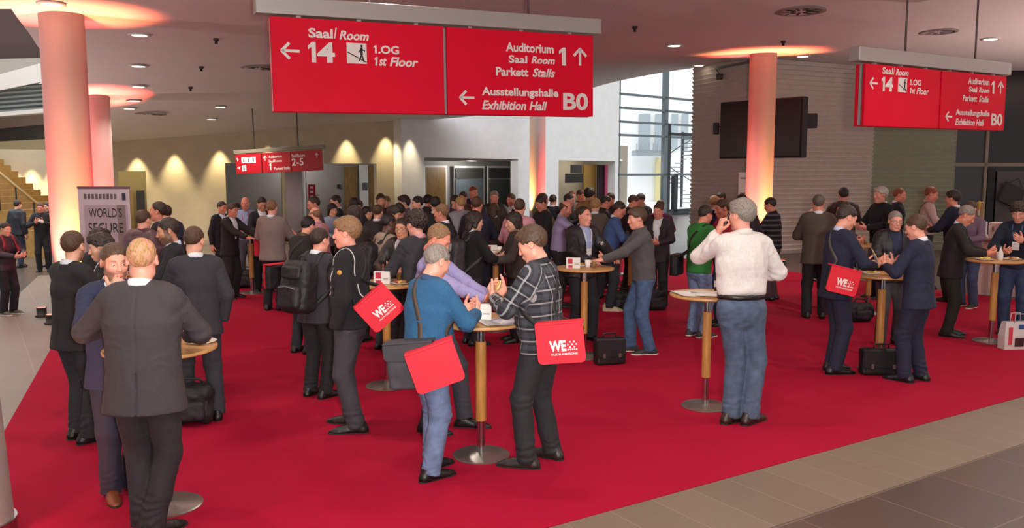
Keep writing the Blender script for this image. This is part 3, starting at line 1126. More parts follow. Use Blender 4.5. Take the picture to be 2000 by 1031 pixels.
    pn = 'jeans' if legk == 'denim' else 'trousers'
    link(pn, raw_mesh(pn, v, q, [cloth(legs, 'denim' if legk == 'denim' else 'wool')]), root)
    if tucked:
        mb = MB(); bz = Pv + R1 @ A(0, 0, .065); n = 28; pts = []
        for i in range(n):
            a = 2 * PI * i / n
            for rr, zz in ((.163, -.019), (.170, -.017), (.170, .017), (.163, .019)):
                rr = rr * gth + .008
                pts.append(bz + R1 @ A(math.cos(a) * rr, math.sin(a) * rr / 1.32 + .002, zz))
        mb.add(pts, [(i * 4 + k, (i * 4 + 4) % (4 * n) + k, (i * 4 + 4) % (4 * n) + (k + 1) % 4, i * 4 + (k + 1) % 4) for i in range(n) for k in range(4)])
        mb.build('belt', cloth('#15110f', 'leather'), root, True)
    # ---- shoes
    for sd in (-1, 1):
        Hj, K, An, fr, F0 = leg[sd]
        (uv_, uq), (sv, sq) = shoe_geo(shoe, .006 if dd < 9 else .011)
        R = rz(fr)
        so = link('shoe', raw_mesh('shoe', uv_ @ R.T + F0, uq, [cloth(shoec, 'leather') if shoe != 'sneaker' else mat('sneaker', shoec, .7, bump=.1)]), root)
        link('sole', raw_mesh('sole', sv @ R.T + F0, sq, [mat('sole', '#cfc9bf' if shoe == 'sneaker' else '#120f0d', .7)]), so)
    # ---- body: trunk and limbs under the clothes, neck and head, hands
    hv, hq, ht = head_geo(hl)
    tint = ht.copy()
    if beard:
        tint[:, 0] = np.maximum(tint[:, 0], beard * beard_mask(hv))
    V = [(hv * hsc) @ Rh.T + hc]; Q = [hq]; Tn = [tint]
    B = torso(-.03, .85)[:4] + [cap(neck + R3 @ A(0, .008, -.08), hc + Rh @ A(0, .008, -.07), .056, .051, k=.03)]
    for sl in sleeves(-.018, -.02): B += sl
    B += pants(-.022)
    G = Field(B, .028); G.union(B); bv, bq = G.mesh()
    V.append(bv); Q.append(bq); Tn.append(np.zeros((len(bv), 3)))
    hands = {}
    for sd in (-1, 1):
        S, E, W, n, f, pose = arm[sd]
        if pose is None: continue
        gv, gq = hand_geo(pose, sd > 0, hh)
        Zc = -f; Xc = n * (-sd); Xc = unit(Xc - Zc * (Xc @ Zc)); Yc = np.cross(Zc, Xc)
        M = np.stack([Xc, Yc, Zc], 1)
        wst = W + f * .01
        V.append(gv @ M.T + wst); Q.append(gq); Tn.append(np.zeros((len(gv), 3)))
        hands[sd] = (wst, M)
    off = 0; qq = []
    for a, b in zip(V, Q):
        qq.append(b + off); off += len(a)
    link('body', raw_mesh('body', np.concatenate(V), np.concatenate(qq), [skin_mat(skin, hairc)], True, attrs={'tint': np.concatenate(Tn)}), root)
    if hair:
        gv, gq = hair_geo(hair, hl)
        if len(gv):
            me = raw_mesh('hair', gv * hsc, gq, [hair_mat(hairc, hair == 'thin', skin)])
            ho = link('hair', me, root)
            ho.matrix_basis = Matrix.Translation(Vector(hc)) @ Matrix(Rh.tolist()).to_4x4()
    if glasses:
        mb = MB()
        def hp_(x, y, z): return hc + Rh @ (A(x, y, z) * hsc)
        for sx in (-1, 1):
            mb.tube([hp_(sx * .032 + .023 * math.cos(a), -.104 + .006 * abs(math.cos(a)), .002 + .016 * math.sin(a)) for a in np.linspace(0, 2 * PI, 17)], .0018, 5, False)
            mb.tube([hp_(sx * .055, -.098, .006), hp_(sx * .077, -.05, .01), hp_(sx * .08, .01, .01)], .0018, 5)
        mb.tube([hp_(-.009, -.106, .004), hp_(.009, -.106, .004)], .0018, 5)
        mb.build('glasses', mat('spectacle_frame', '#15120f', .3), root, True)
    M4 = Matrix.Translation(Vector(loc)) @ Matrix.Rotation(math.radians(yaw), 4, 'Z') @ Matrix.Scale(s, 4)
    info = dict(root=root, M=M4, s=s, surf=surf, arm=arm, hands=hands, sh=sh, neck=neck, chest=chest, waist=waist, R3=R3, hc=hc, Rh=Rh, loc=loc, dd=dd, yaw=math.radians(yaw), legs=Pp)
    PEOPLE[label] = info
    return info

def world_pt(info, p):
    return np.array(info['M'] @ Vector([float(x) for x in p]))
# ------------------------------------------------------------------ floor and carpet
def structure(o): return tag(o, kind='structure')

def tile_mat(name, ca, cb, grout, ang, sx, sy, rough, off=(0, 0), stag=0.0):
    m, nt, b = new_mat(name)
    tc = nt.nodes.new('ShaderNodeTexCoord')
    mp = nt.nodes.new('ShaderNodeMapping'); mp.inputs['Rotation'].default_value = (0, 0, -math.radians(ang)); mp.inputs['Location'].default_value = (off[0], off[1], 0)
    nt.links.new(tc.outputs['Object'], mp.inputs['Vector'])
    br = nt.nodes.new('ShaderNodeTexBrick')
    br.offset = stag; br.squash = 1
    br.inputs['Scale'].default_value = 1.0; br.inputs['Brick Width'].default_value = sx; br.inputs['Row Height'].default_value = sy
    br.inputs['Mortar Size'].default_value = .006; br.inputs['Mortar Smooth'].default_value = .1; br.inputs['Bias'].default_value = 0
    br.inputs['Color1'].default_value = hex_lin(ca); br.inputs['Color2'].default_value = hex_lin(cb); br.inputs['Mortar'].default_value = hex_lin(grout)
    nt.links.new(mp.outputs['Vector'], br.inputs['Vector'])
    nz = nt.nodes.new('ShaderNodeTexNoise'); nz.inputs['Scale'].default_value = 90; nz.inputs['Detail'].default_value = 6
    nt.links.new(tc.outputs['Object'], nz.inputs['Vector'])
    c = node_mix(nt, node_math(nt, 'MULTIPLY', nz.outputs['Fac'], .5), br.outputs['Color'], hex_lin(grout))
    nt.links.new(c, b.inputs['Base Color'])
    b.inputs['Roughness'].default_value = rough
    return m

M_floor = tile_mat('dark_stone_tiles', '#48403c', '#3a3431', '#74665b', 32.8, .74, .74, .30, (.1, .35))
M_strip = tile_mat('light_stone_tiles', '#75685a', '#6a5d50', '#86796a', 32.8, .36, 4.0, .45, (.2, 2.2))
MB().box((2, 25, -.1), (70, 75, .2)).build('floor', M_floor)
structure(bpy.data.objects['floor'])
pB0, pB1 = gp(1075, 1031)[:2], gp(2000, 775)[:2]
eB = unit(pB1 - pB0); nB = A(eB[1], -eB[0])
pL0, pL1 = gp(5, 850)[:2], gp(95, 690)[:2]
eL = unit(pL1 - pL0); nL = A(-eL[1], eL[0])
pR0, pR1 = gp(1310, 502)[:2], gp(2000, 588)[:2]
eR = unit(pR1 - pR0)
def isect(p, d, q, e):
    t = np.linalg.solve(np.stack([d, -e], 1), q - p); return p + d * t[0]
cNear = isect(pB0, eB, pL0, eL); cRight = isect(pB0, eB, pR0, eR)
cFar = pR0 - eR * 1.2
cLeft = isect(cFar, eB, pL0, eL)
carpet_poly = [cNear, cRight, cFar, cLeft]
m, nt, b = new_mat('red_carpet')
tc = nt.nodes.new('ShaderNodeTexCoord')
n1 = nt.nodes.new('ShaderNodeTexNoise'); n1.inputs['Scale'].default_value = 1.1; n1.inputs['Detail'].default_value = 4
n2 = nt.nodes.new('ShaderNodeTexNoise'); n2.inputs['Scale'].default_value = 180; n2.inputs['Detail'].default_value = 3
for n_ in (n1, n2): nt.links.new(tc.outputs['Object'], n_.inputs['Vector'])
c = node_mix(nt, n1.outputs['Fac'], hex_lin('#9a072a'), hex_lin('#ab0c35'))
c = node_mix(nt, node_math(nt, 'MULTIPLY', n2.outputs['Fac'], .35), c, hex_lin('#76041f'))
nt.links.new(c, b.inputs['Base Color']); b.inputs['Roughness'].default_value = .95; b.inputs['Specular IOR Level'].default_value = .15
bp = nt.nodes.new('ShaderNodeBump'); bp.inputs['Strength'].default_value = .3; bp.inputs['Distance'].default_value = .004
nt.links.new(n2.outputs['Fac'], bp.inputs['Height']); nt.links.new(bp.outputs['Normal'], b.inputs['Normal'])
M_carpet = m
cp = MB().prism(carpet_poly, .002, .010).build('carpet', M_carpet)
tag(cp, 'large red carpet covering the middle of the hall floor', 'carpet')
s0 = cNear - eB * 2 + nB * 0.0; w_st = .74
structure(MB().prism([pB0 - eB * 6, pB0 - eB * 6 + nB * w_st, pB1 + eB * 8 + nB * w_st, pB1 + eB * 8], 0.0, .004).build('floor_strip', M_strip))
structure(MB().prism([cNear - eL * 1.5, cLeft + eL * 3, cLeft + eL * 3 + nL * 1.05, cNear - eL * 1.5 + nL * 1.05], 0.0, .003).build('floor_strip', M_strip))

# ------------------------------------------------------------------ walls
class Wall:
    def __init__(self, u0, d0, u1, d1):
        self.a = at(u0, 360, d0)[:2]; self.b = at(u1, 360, d1)[:2]
        self.t = unit(self.b - self.a); self.n = A(-self.t[1], self.t[0])
        self.n3 = A(self.n[0], self.n[1], 0); self.p3 = A(self.a[0], self.a[1], 0)
    def hit(self, u, v, off=0.): return on_plane(u, v, self.p3 + self.n3 * off, self.n3)
    def xy(self, u, v=360, off=0.): return self.hit(u, v, off)[:2]
    def z(self, u, v, off=0.): return self.hit(u, v, off)[2]

M_wallwarm = mat('warm_plaster', '#c4b79c', .8, noise=.05, nscale=3, bump=.05)
M_wallwhite = mat('white_plaster', '#e6e6e6', .8, noise=.03, nscale=3)
M_grey = mat('grey_panel', '#8d8985', .6, noise=.04, nscale=4)
M_wood = mat('door_wood', '#8a6a3a', .5, noise=.25, nscale=5, stretch=(6, 6, .6))
M_dark = mat('dark_panel', '#23211f', .5)
M_steel = mat('brushed_steel', '#9a9a9a', .32, metal=1.0, noise=.08, nscale=40, stretch=(1, 1, .05))
M_alu = mat('aluminium', '#b4b2ae', .45, metal=.45)
WB = Wall(225, 26, 785, 30)
WW = Wall(785, 29.6, 1207, 40)
def lintelled(name, W, u0, u1, ztop, openings, m, th=.35, mat_op=None):
    """wall with openings (ua, ub, v_top): one mesh"""
    mb = MB(); cur = W.xy(u0)
    for ua, ub, vt in openings:
        a, b_ = W.xy(ua), W.xy(ub)
        mb.wallbox(cur, a, 0, ztop, th)
        mb.wallbox(a, b_, W.z((ua + ub) / 2, vt), ztop, th)
        cur = b_
    mb.wallbox(cur, W.xy(u1), 0, ztop, th)
    return structure(mb.build(name, m))
lintelled('wall_back', WB, 212, 787, 5.2, [(232, 286, 334), (441, 736, 319)], M_wallwarm)
structure(MB().wallbox(WB.xy(-260), WB.xy(213), 0, WB.z(60, 292), .35).build('wall_stairs', M_wallwarm))
lintelled('wall_atrium', WW, 785, 1209, 9.0, [(829, 1012, 309), (1091, 1201, 314)], M_wallwhite, .4)
# corridor behind the small doorway
structure(MB().wallbox(WB.xy(200, 360, 3.2), WB.xy(330, 360, 3.2), 0, 3.0, .1).build('wall_corridor', mat('corridor_wall', '#8f7d4a', .7)))
def plate(name, W, u0, u1, v0, v1, off, m, th=.06, z0=None, parent=None):
    z1 = W.z((u0 + u1) / 2, v0, off); z0 = W.z((u0 + u1) / 2, v1, off) if z0 is None else z0
    a = W.xy(u0, (v0 + v1) / 2, off); b_ = W.xy(u1, (v0 + v1) / 2, off)
    return MB().wallbox(a, b_, z0, z1, th).build(name, m, parent)
for ua, ub, mm in ((233, 243, M_wood), (248, 262, M_wood), (268, 284, M_dark)):
    tag(plate('corridor_door', WB, ua, ub, 372, 470, 3.1, mm, .05, 0.0), {233: 'narrow wooden door panel at the dim corridor end beside the roll-up banner', 248: 'middle wooden door panel at the end of the dim corridor', 268: 'dark door panel at the end of the dim corridor'}[ua], 'door')
# grey lift lobby behind the wide opening
structure(MB().wallbox(WB.xy(430, 360, 2.2), WB.xy(800, 360, 2.2), 0, 3.2, .12).build('wall_lobby', M_grey))
structure(MB().prism([WB.xy(441, 360, .3), WB.xy(737, 360, .3), WB.xy(790, 360, 2.3), WB.xy(425, 360, 2.3)], 2.75, 2.85).build('ceiling_lobby', M_grey))
structure(MB().wallbox(WB.xy(440, 360, .3), WB.xy(440, 360, 2.3), 0, 2.8, .08).build('wall_lobby_side', M_grey))
for ua, ub, lb in ((674, 698, 'tall wooden door in the grey lift lobby next to the white pier'), (721, 737, 'wooden door at the lobby edge beside the yellow lit wall')):
    dth = thing('lobby_door', lb, 'door', tuple(WB.hit(ua, 360, 2.1) * A(1, 1, 0)))
    o_ = plate('door_leaf', WB, ua, ub, 326, 470, 2.1, M_wood, .06, 0.0)
    o_.parent = dth; o_.location = -dth.location
    h_ = WB.hit(ua + 4, 400, 2.02)
    k_ = MB().box(tuple(h_), (.03, .05, .16)).build('handle', M_steel); k_.parent = dth; k_.location = -dth.location
structure(plate('trim_1', WB, 704, 720, 322, 470, 2.0, M_wallwhite, .1, 0.0))
tag(plate('notice_board', WB, 708, 718, 357, 371, 1.95, mat('slate_grey', '#5a6064', .5), .03), 'small grey notice board on the white pier in the lobby', 'board')
tag(plate('wall_phone', WB, 659, 665, 360, 368, 2.15, M_dark, .04), 'small black intercom on the grey lobby wall', 'intercom')
# steel lift column
lc = at(575, 400, 26.2)
t_ = thing('lift_tower', 'steel clad round lift tower in the lobby opening below the small red sign', 'tower', (lc[0], lc[1], 0))
MB().lathe([(.38, 0), (.38, 2.35)], n=32).build('cladding', M_steel, t_, 'auto')
MB().lathe([(.41, 2.35), (.41, 2.9), (.36, 2.95)], n=32).build('head_cladding', M_wallwhite, t_, 'auto')
MB().box((.1, -.385, 1.1), (.5, .03, 2.2)).build('door', mat('lift_door', '#8b7f80', .3, metal=.6), t_)

# openings in the white wall
structure(MB().wallbox(WW.xy(815, 360, 2.6), WW.xy(1040, 360, 2.6), 0, 3.4, .12).build('wall_niche', mat('niche_grey', '#9b9a96', .7)))
structure(MB().prism([WW.xy(829, 360, .35), WW.xy(1012, 360, .35), WW.xy(1035, 360, 2.6), WW.xy(820, 360, 2.6)], 2.62, 2.72).build('ceiling_niche', M_grey))
structure(MB().wallbox(WW.xy(1012, 360, .4), WW.xy(1002, 360, 2.6), 0, 2.65, .1).build('wall_niche_side', mat('niche_beige', '#8f8176', .7)))
def niche_door(W, ua, ub, vt, off, label, lm, top=None, topm=None):
    o0 = W.hit(ua, 380, off) * A(1, 1, 0)
    th_ = thing('niche_door', label, 'door', tuple(o0))
    fr = plate('door_frame', W, ua - 3, ub + 3, vt - 4, 470, off + .05, M_wallwhite, .06, 0.0)
    lf = plate('door_leaf', W, ua, ub, top or vt, 470, off - .02, lm, .05, 0.0)
    parts = [fr, lf]
    if top: parts.append(plate('transom', W, ua, ub, vt, top - 2, off - .02, topm, .05))
    for q_ in parts: q_.parent = th_; q_.location = -th_.location
niche_door(WW, 834, 871, 327, 2.3, 'honey coloured wooden door in the wide white wall opening', M_wood)
niche_door(WW, 891, 944, 328, 2.3, 'blue grey glazed double door with dark transom in the wide opening', mat('door_glass', '#6f7c83', .2), 350, mat('transom', '#4b4d4a', .3))
niche_door(WW, 956, 996, 328, 2.3, 'dark green grey door in the wide white wall opening', mat('door_green', '#565c57', .4), 350, mat('transom', '#4b4d4a', .3))
structure(MB().wallbox(WW.xy(1070, 360, 3.5), WW.xy(1225, 360, 3.5), 0, 3.6, .12).build('wall_cafe', mat('cafe_wall', '#9c927f', .7)))
structure(MB().prism([WW.xy(1091, 360, .35), WW.xy(1203, 360, .35), WW.xy(1215, 360, 3.5), WW.xy(1085, 360, 3.5)], 2.75, 2.85).build('ceiling_cafe', M_wallwhite))
tag(plate('hanging_monitor', WW, 1106, 1139, 339, 357, 2.0, M_dark, .08), 'black hanging monitor in the narrow white wall opening', 'monitor')
tag(plate('monitor_mount', WW, 1116, 1136, 322, 338, 2.06, mat('slate', '#4a4744', .5), .06), 'grey ceiling bracket above the black hanging monitor', 'bracket')
tag(plate('wood_partition', WW, 1141, 1164, 321, 470, 3.2, mat('partition_wood', '#a37a2c', .5), .06, 0.0), 'yellow wood partition inside the narrow wall opening', 'partition')
tag(plate('maroon_curtain', WW, 1167, 1181, 322, 470, 3.0, mat('maroon', '#2a060f', .8), .06, 0.0), 'dark maroon panel inside the narrow wall opening', 'panel')
tag(plate('pink_pillar_panel', WW, 1182, 1189, 322, 470, 2.9, mat('magenta', '#b03160', .6), .06, 0.0), 'bright pink panel strip inside the narrow wall opening', 'panel')
for (u_, W_, off, e_, c_) in ((590, WB, 1.2, 45, (1, .97, .95)), (920, WW, 1.5, 60, (1, .96, .9)), (1145, WW, 2.2, 60, (1, .93, .8)), (262, WB, 1.8, 30, (1, .8, .45))):
    p_ = W_.hit(u_, 360, off)
    add_light('POINT', 'recess_fill', (p_[0], p_[1], 2.5), e_, c_, .12)  # point lights added to brighten the recesses, no lamp fitting there

# ------------------------------------------------------------------ glass facade and what lies outside
WG = Wall(1207, 40, 1360, 44)
fac = [structure(o) for o in ()]
M_frame = mat('facade_frame', '#6d7a80', .4, metal=.3)
M_frame_dark = mat('facade_dark', '#353c40', .4, metal=.3)
def gz(v): return WG.z(1280, v)
mbf = MB()
for v_ in (189, 215, 241, 266, 341):
    mbf.wallbox(WG.xy(1205), WG.xy(1440), gz(v_) - .05, gz(v_) + .05, .14)
mbf.wallbox(WG.xy(1205), WG.xy(1440), 0, .16, .14)
for u_, w_ in ((1209, 2.5), (1362, 3), (1420, 3)):
    mbf.wallbox(WG.xy(u_ - w_ / 2), WG.xy(u_ + w_ / 2), 0, 9, .18)
win = thing('window_1', None, None); win['kind'] = 'structure'
mbf.build('window_frame', M_frame, win)
MB().wallbox(WG.xy(1296), WG.xy(1303), 0, 9, .2).build('mullion', M_frame, win)
d_ = MB(); 
d_.wallbox(WG.xy(1303), WG.xy(1309), 0, gz(239), .2); d_.wallbox(WG.xy(1317), WG.xy(1324), 0, gz(341), .2); d_.wallbox(WG.xy(1303), WG.xy(1360), gz(263), gz(257), .2); d_.wallbox(WG.xy(1309), WG.xy(1360), 0, .3, .2)
d_.build('door_frame', M_frame_dark, win)
m, nt, b = new_mat('clear_glass')
out = nt.nodes['Material Output']
tr = nt.nodes.new('ShaderNodeBsdfTransparent'); gl = nt.nodes.new('ShaderNodeBsdfGlossy'); gl.inputs['Roughness'].default_value = .03
ms = nt.nodes.new('ShaderNodeMixShader'); ms.inputs[0].default_value = .06
nt.links.new(tr.outputs[0], ms.inputs[1]); nt.links.new(gl.outputs[0], ms.inputs[2]); nt.links.new(ms.outputs[0], out.inputs[0])
M_glass = m
MB().quad(*[tuple(WG.hit(u_, 300, .07)[:2]) + (z_,) for u_, z_ in ((1205, 0), (1440, 0), (1440, 9), (1205, 9))]).build('pane', M_glass, win)
# building across the yard
M_ext = mat('bright_render', '#f2f4f5', .9)
eb = thing('yard_building', 'white building with balconies seen through the glass facade', 'building', tuple(at(1290, 400, 60) * A(1, 1, 0)))
def ext(name, u0, u1, v0, v1, d, th, m):
    a_, b_ = at(u0, (v0 + v1) / 2, d), at(u1, (v0 + v1) / 2, d)
    o_ = MB().wallbox(a_[:2], b_[:2], max(at((u0 + u1) / 2, v1, d)[2], 0), at((u0 + u1) / 2, v0, d)[2], th).build(name, m, eb)
    o_.location = -eb.location
ext('facade', 1120, 1500, 40, 420, 62, 3, M_ext)
M_shade = mat('window_grey', '#a9b6bd', .3)
for uu in ((1248, 1270), (1280, 1292), (1312, 1324), (1332, 1344)):
    ext('window', uu[0], uu[1], 222, 292, 61.8, .3, M_shade)
ext('balcony', 1242, 1300, 293, 304, 59.5, 2.2, mat('balcony_grey', '#8d979d', .5))
for i_ in range(7):
    ext('baluster', 1243 + 8 * i_, 1245 + 8 * i_, 280, 294, 59.4, .05, mat('balcony_grey', '#8d979d', .5))
ext('yellow_bay', 1280, 1294, 309, 405, 61.7, .3, mat('pale_yellow', '#d9cf9c', .8))
# spiral stair outside: steps winding round a post
sp_ = at(1332, 330, 52)
ss = thing('spiral_staircase', 'grey outdoor spiral staircase beyond the glass door', 'staircase', (sp_[0], sp_[1], 0))
MB().tube([(0, 0, 0), (0, 0, 4.6)], .09).build('post', M_frame_dark, ss)
for i_ in range(18):
    a_ = i_ * .42
    mb = MB(); mb.prism([(0.05, -.05), (.95, -.16), (.95, .16), (.05, .05)], -.03, .03)
    o_ = mb.build('step', mat('step_grey', '#7c878d', .5), ss); o_.location = (0, 0, .3 + i_ * .24); o_.rotation_euler = (0, 0, a_)
MB().tube([(.95 * math.cos(t_ * .42), .95 * math.sin(t_ * .42), 1.2 + t_ * .24) for t_ in np.linspace(0, 17, 60)], .03).build('handrail', M_frame_dark, ss)
structure(MB().box((12, 62, .01), (60, 34, .02)).build('ground_yard', mat('yard_paving', '#d9dbdb', .9)))

# ------------------------------------------------------------------ slatted wall, roller shutter, bar front
def slats(name, a, b, z0, z1, pitch, depth, m, th=.12, parent=None):
    a = np.asarray(a)[:2]; b = np.asarray(b)[:2]; t = unit(b - a); n = A(-t[1], t[0])
    prof = []
    k = int((z1 - z0) / pitch)
    for i in range(k):
        z = z0 + i * pitch
        prof += [(0.0, z), (-depth, z + pitch * .78), (0.0, z + pitch * .86)]
    prof += [(0.0, z0 + k * pitch), (th, z0 + k * pitch), (th, z0)]
    mb = MB(); pts = []
    for P_ in (a, b):
        for o_, z in prof: pts.append((P_[0] + n[0] * o_, P_[1] + n[1] * o_, z))
    N = len(prof)
    mb.add(pts, [(i, N + i, N + (i + 1) % N, (i + 1) % N) for i in range(N)] + [tuple(range(N)), tuple(range(2 * N - 1, N - 1, -1))])
    return mb.build(name, m, parent)
M_slat = mat('beige_slats', '#d2c4bb', .6, noise=.05, nscale=6)
M_shut = mat('green_shutter', '#9aa088', .5, noise=.05, nscale=6)
WS1 = Wall(1350, 25.5, 1487, 22.3); WS2 = Wall(1487, 22.3, 1700, 24.0)
structure(slats('wall_slatted_side', WS1.xy(1350), WS1.xy(1488), 0, 5.9, .125, .055, M_slat, .3))
structure(slats('wall_slatted', WS2.xy(1486), WS2.xy(1701), 0, 5.9, .125, .055, M_slat, .3))
WS3 = Wall(1700, 24.05, 1865, 23.6)
sh_o = slats('roller_shutter', WS3.xy(1701), WS3.xy(1862), 0, 4.6, .13, .04, M_shut, .2)
tag(sh_o, 'closed grey green roller shutter beside the slatted wall', 'shutter')
WS4 = Wall(1862, 23.6, 2120, 23.0)
M_post = mat('post_beige', '#8d8170', .5, metal=.2)
bf = thing('window_2', None, None); bf['kind'] = 'structure'
f_ = MB()
for u_, w_ in ((1862, 4), (1924, 6), (2060, 6)): f_.wallbox(WS4.xy(u_ - w_ / 2), WS4.xy(u_ + w_ / 2), 0, 5.6, .15)
f_.wallbox(WS4.xy(1862), WS4.xy(2100), WS4.z(1930, 325), WS4.z(1930, 318), .15)
f_.build('window_frame', M_post, bf)
MB().wallbox(WS4.xy(1864, 360, .08), WS4.xy(1924, 360, .08), 0, 5.6, .03).build('pane', mat('smoked_glass', '#3b3d3f', .12, spec=.6), bf)
MB().wallbox(WS4.xy(1926, 360, .08), WS4.xy(2100, 360, .08), 0, 5.6, .03).build('pane', mat('black_glass', '#191516', .15, spec=.6), bf)
structure(MB().wallbox(WS4.xy(1930, 360, -.03), WS4.xy(1943, 360, -.03), 0, WS4.z(1936, 327), .06).build('door_2', mat('black_jamb', '#0c0b0b', .4)))
dp = plate('bar_door', WS4, 1944, 2060, 334, 470, -.02, mat('bar_door_grey', '#4c4b4b', .35), .05, 0.0)
tag(dp, 'grey glazed door behind the bar counter', 'door')
mbd = WS4.hit(1976, 381, -.14)
mn = thing('menu_board', 'dark rounded board hanging tilted on the grey bar door', 'board', tuple(mbd))
MB().box((0, 0, 0), (.62, .05, .56), 0, .02).build('board_face', mat('slateboard', '#2a2625', .6), mn); mn.rotation_euler = (0, .42, 0)
MB().tube([(-.2, .02, .28), (0, .05, .5), (.2, .02, .28)], .008).build('cord', M_dark, mn)
mlp = WS4.hit(1982, 346, -.1)
# bar counter
ca_, cb_ = gp(1893, 575)[:2], gp(2090, 590)[:2]
bc = thing('bar_counter', 'pale pink bar counter at the hall edge below the grey door', 'counter', (ca_[0], ca_[1], 0))
tdir = unit(cb_ - ca_); ang_ = math.atan2(tdir[1], tdir[0])
bc.rotation_euler = (0, 0, ang_)
MB().box((1.2, .3, .5), (2.4, .5, 1.0), 0, .01).build('front_panel', mat('pale_pink', '#b99f98', .5), bc)
MB().box((1.2, .26, 1.03), (2.5, .62, .05), 0, .01).build('worktop', mat('counter_top', '#c7b3ab', .4), bc)
def on_counter(x, y, z): 
    return (ca_[0] + tdir[0] * x - tdir[1] * y, ca_[1] + tdir[1] * x + tdir[0] * y, z)
cr = thing('white_crate', 'pale crate with dark marks standing on the bar counter', 'crate', on_counter(.5, .25, 1.055), ang_)
MB().box((0, 0, .12), (.55, .3, .24), 0, .012).build('box_body', mat('crate_pale', '#c3a9a2', .6), cr)
for k_ in range(5): MB().box((-.2 + .1 * k_, -.153, .13), (.03, .008, .09)).build('slot', mat('slot_pink', '#7f625d', .6), cr)
bt_ = thing('tap_tower', 'wooden beer tap tower rising from the bar counter', 'tap', on_counter(.05, .3, 1.055), ang_)
MB().box((0, 0, .3), (.12, .12, .6), 0, .02).build('tower', mat('tap_wood', '#8b6a3e', .5), bt_)
MB().tube([(-.0, -.05, .42), (0, -.14, .44), (0, -.15, .36)], .018).build('spout', M_steel, bt_)
MB().tube([(0, -.09, .45), (0, -.11, .62)], [.015, .025]).build('handle', mat('tap_handle', '#c8a03a', .4), bt_)
bb = thing('paper_roll', 'white paper roll standing next to the tap tower', 'roll', on_counter(-.0 + .16, .06, 1.055), ang_)
MB().lathe([(.055, 0), (.055, .26)], n=20).build('sheet_roll', mat('paper_white', '#d8d6d2', .8), bb, 'auto')
MB().lathe([(.018, .26), (.018, .265)], n=12).build('core', M_dark, bb)

# ------------------------------------------------------------------ ceiling
CP = []
def cpt(p): CP.append((p[0], p[1], p[2]))
for u, v in ((100, 292), (230, 275), (330, 268), (430, 262), (530, 252), (640, 243), (780, 235)): cpt(WB.hit(u, v))
cpt(at(1160, 168, 30.6)); cpt(at(1350, 130, 25.3)); cpt(at(1250, 150, 28)); cpt(at(930, 228, 31.2)); cpt(at(1040, 196, 31))
cpt(WS2.hit(1490, 111)); cpt(WS2.hit(1680, 131)); cpt(at(1990, 140, 23.5)); cpt(WS1.hit(1400, 124))
cpt(at(112, 38, 12.7)); cpt(at(185, 192, 20)); cpt(at(72, 83, 15.6)); cpt(at(22, 15, 12.2))
for x_, z_ in ((-12, 4.6), (-4, 4.65), (4, 4.8), (12, 4.95)): cpt((x_, 4, z_)); cpt((x_, -5, z_))
for x_, z_ in ((0, 4.85), (6, 5.0), (12, 5.05)): cpt((x_, 12, z_))
cpt(at(1485, 110, 19.6)); cpt((12, 18, 4.95)); cpt((0, 19, 4.75))
CPn = np.array(CP)
def tps(r2): return np.where(r2 > 0, .5 * r2 * np.log(r2 + 1e-12), 0)
N_ = len(CPn); K_ = tps(((CPn[:, None, :2] - CPn[None, :, :2]) ** 2).sum(2)) + np.eye(N_) * 5.0
P_ = np.c_[np.ones(N_), CPn[:, :2]]
SOL = np.linalg.solve(np.block([[K_, P_], [P_.T, np.zeros((3, 3))]]), np.r_[CPn[:, 2], 0, 0, 0])
def ceil_z(x, y):
    r2 = (CPn[:, 0] - x) ** 2 + (CPn[:, 1] - y) ** 2
    return float(tps(r2) @ SOL[:N_] + SOL[N_] + SOL[N_ + 1] * x + SOL[N_ + 2] * y)
from mathutils.geometry import delaunay_2d_cdt
outl = [(-12, -5), (14, -5), tuple(at(2250, 300, 24.2)[:2]), tuple(at(1990, 300, 24.2)[:2]), tuple(WS2.xy(1700, 300, .2)), tuple(WS2.xy(1487, 300, .2)), tuple(WS1.xy(1348, 300, .1)),
        tuple(at(1250, 150, 28)[:2]), tuple(at(1160, 168, 30.6)[:2]), tuple(at(1040, 200, 31.1)[:2]), tuple(at(930, 228, 31.4)[:2]), tuple(WB.xy(789, 300, .2)), tuple(WB.xy(150, 300, .2)),
        tuple(at(158, 195, 20.6)[:2]), tuple(at(72, 83, 15.6)[:2]), tuple(at(22, 15, 12.2)[:2]), (-12, 12.0)]
def dens(pts, s=.6):
    o = []
    for i in range(len(pts)):
        a, b_ = np.array(pts[i]), np.array(pts[(i + 1) % len(pts)])
        k = max(1, int(np.linalg.norm(b_ - a) / s))
        for j in range(k): o.append(a + (b_ - a) * j / k)
    return o
bd = dens(outl)
def inside(p, poly):
    c = False; n = len(poly)
    for i in range(n):
        x0, y0 = poly[i]; x1, y1 = poly[(i + 1) % n]
        if (y0 > p[1]) != (y1 > p[1]) and p[0] < (x1 - x0) * (p[1] - y0) / (y1 - y0) + x0: c = not c
    return c
inner = [(x_, y_) for x_ in np.arange(-14, 16, .8) for y_ in np.arange(-5, 32, .8) if inside((x_, y_), outl) and min(np.hypot(q_[0] - x_, q_[1] - y_) for q_ in bd) > .3]
cv = [Vector(p_) for p_ in bd] + [Vector(p_) for p_ in inner]
r_ = delaunay_2d_cdt(cv, [], [list(range(len(bd)))], 1, 1e-5)
v2, f2 = r_[0], r_[2]
cvs = [(p_[0], p_[1], ceil_z(p_[0], p_[1])) for p_ in v2]
nb = len(cvs)
fcs = [tuple(reversed(f)) for f in f2]
nbd = len(bd)
top = [(cvs[i][0], cvs[i][1], cvs[i][2] + .35) for i in range(nb)]
fcs += [tuple(i + nb for i in f) for f in f2]
fcs += [(i, (i + 1) % nbd, nb + (i + 1) % nbd, nb + i) for i in range(nbd)]
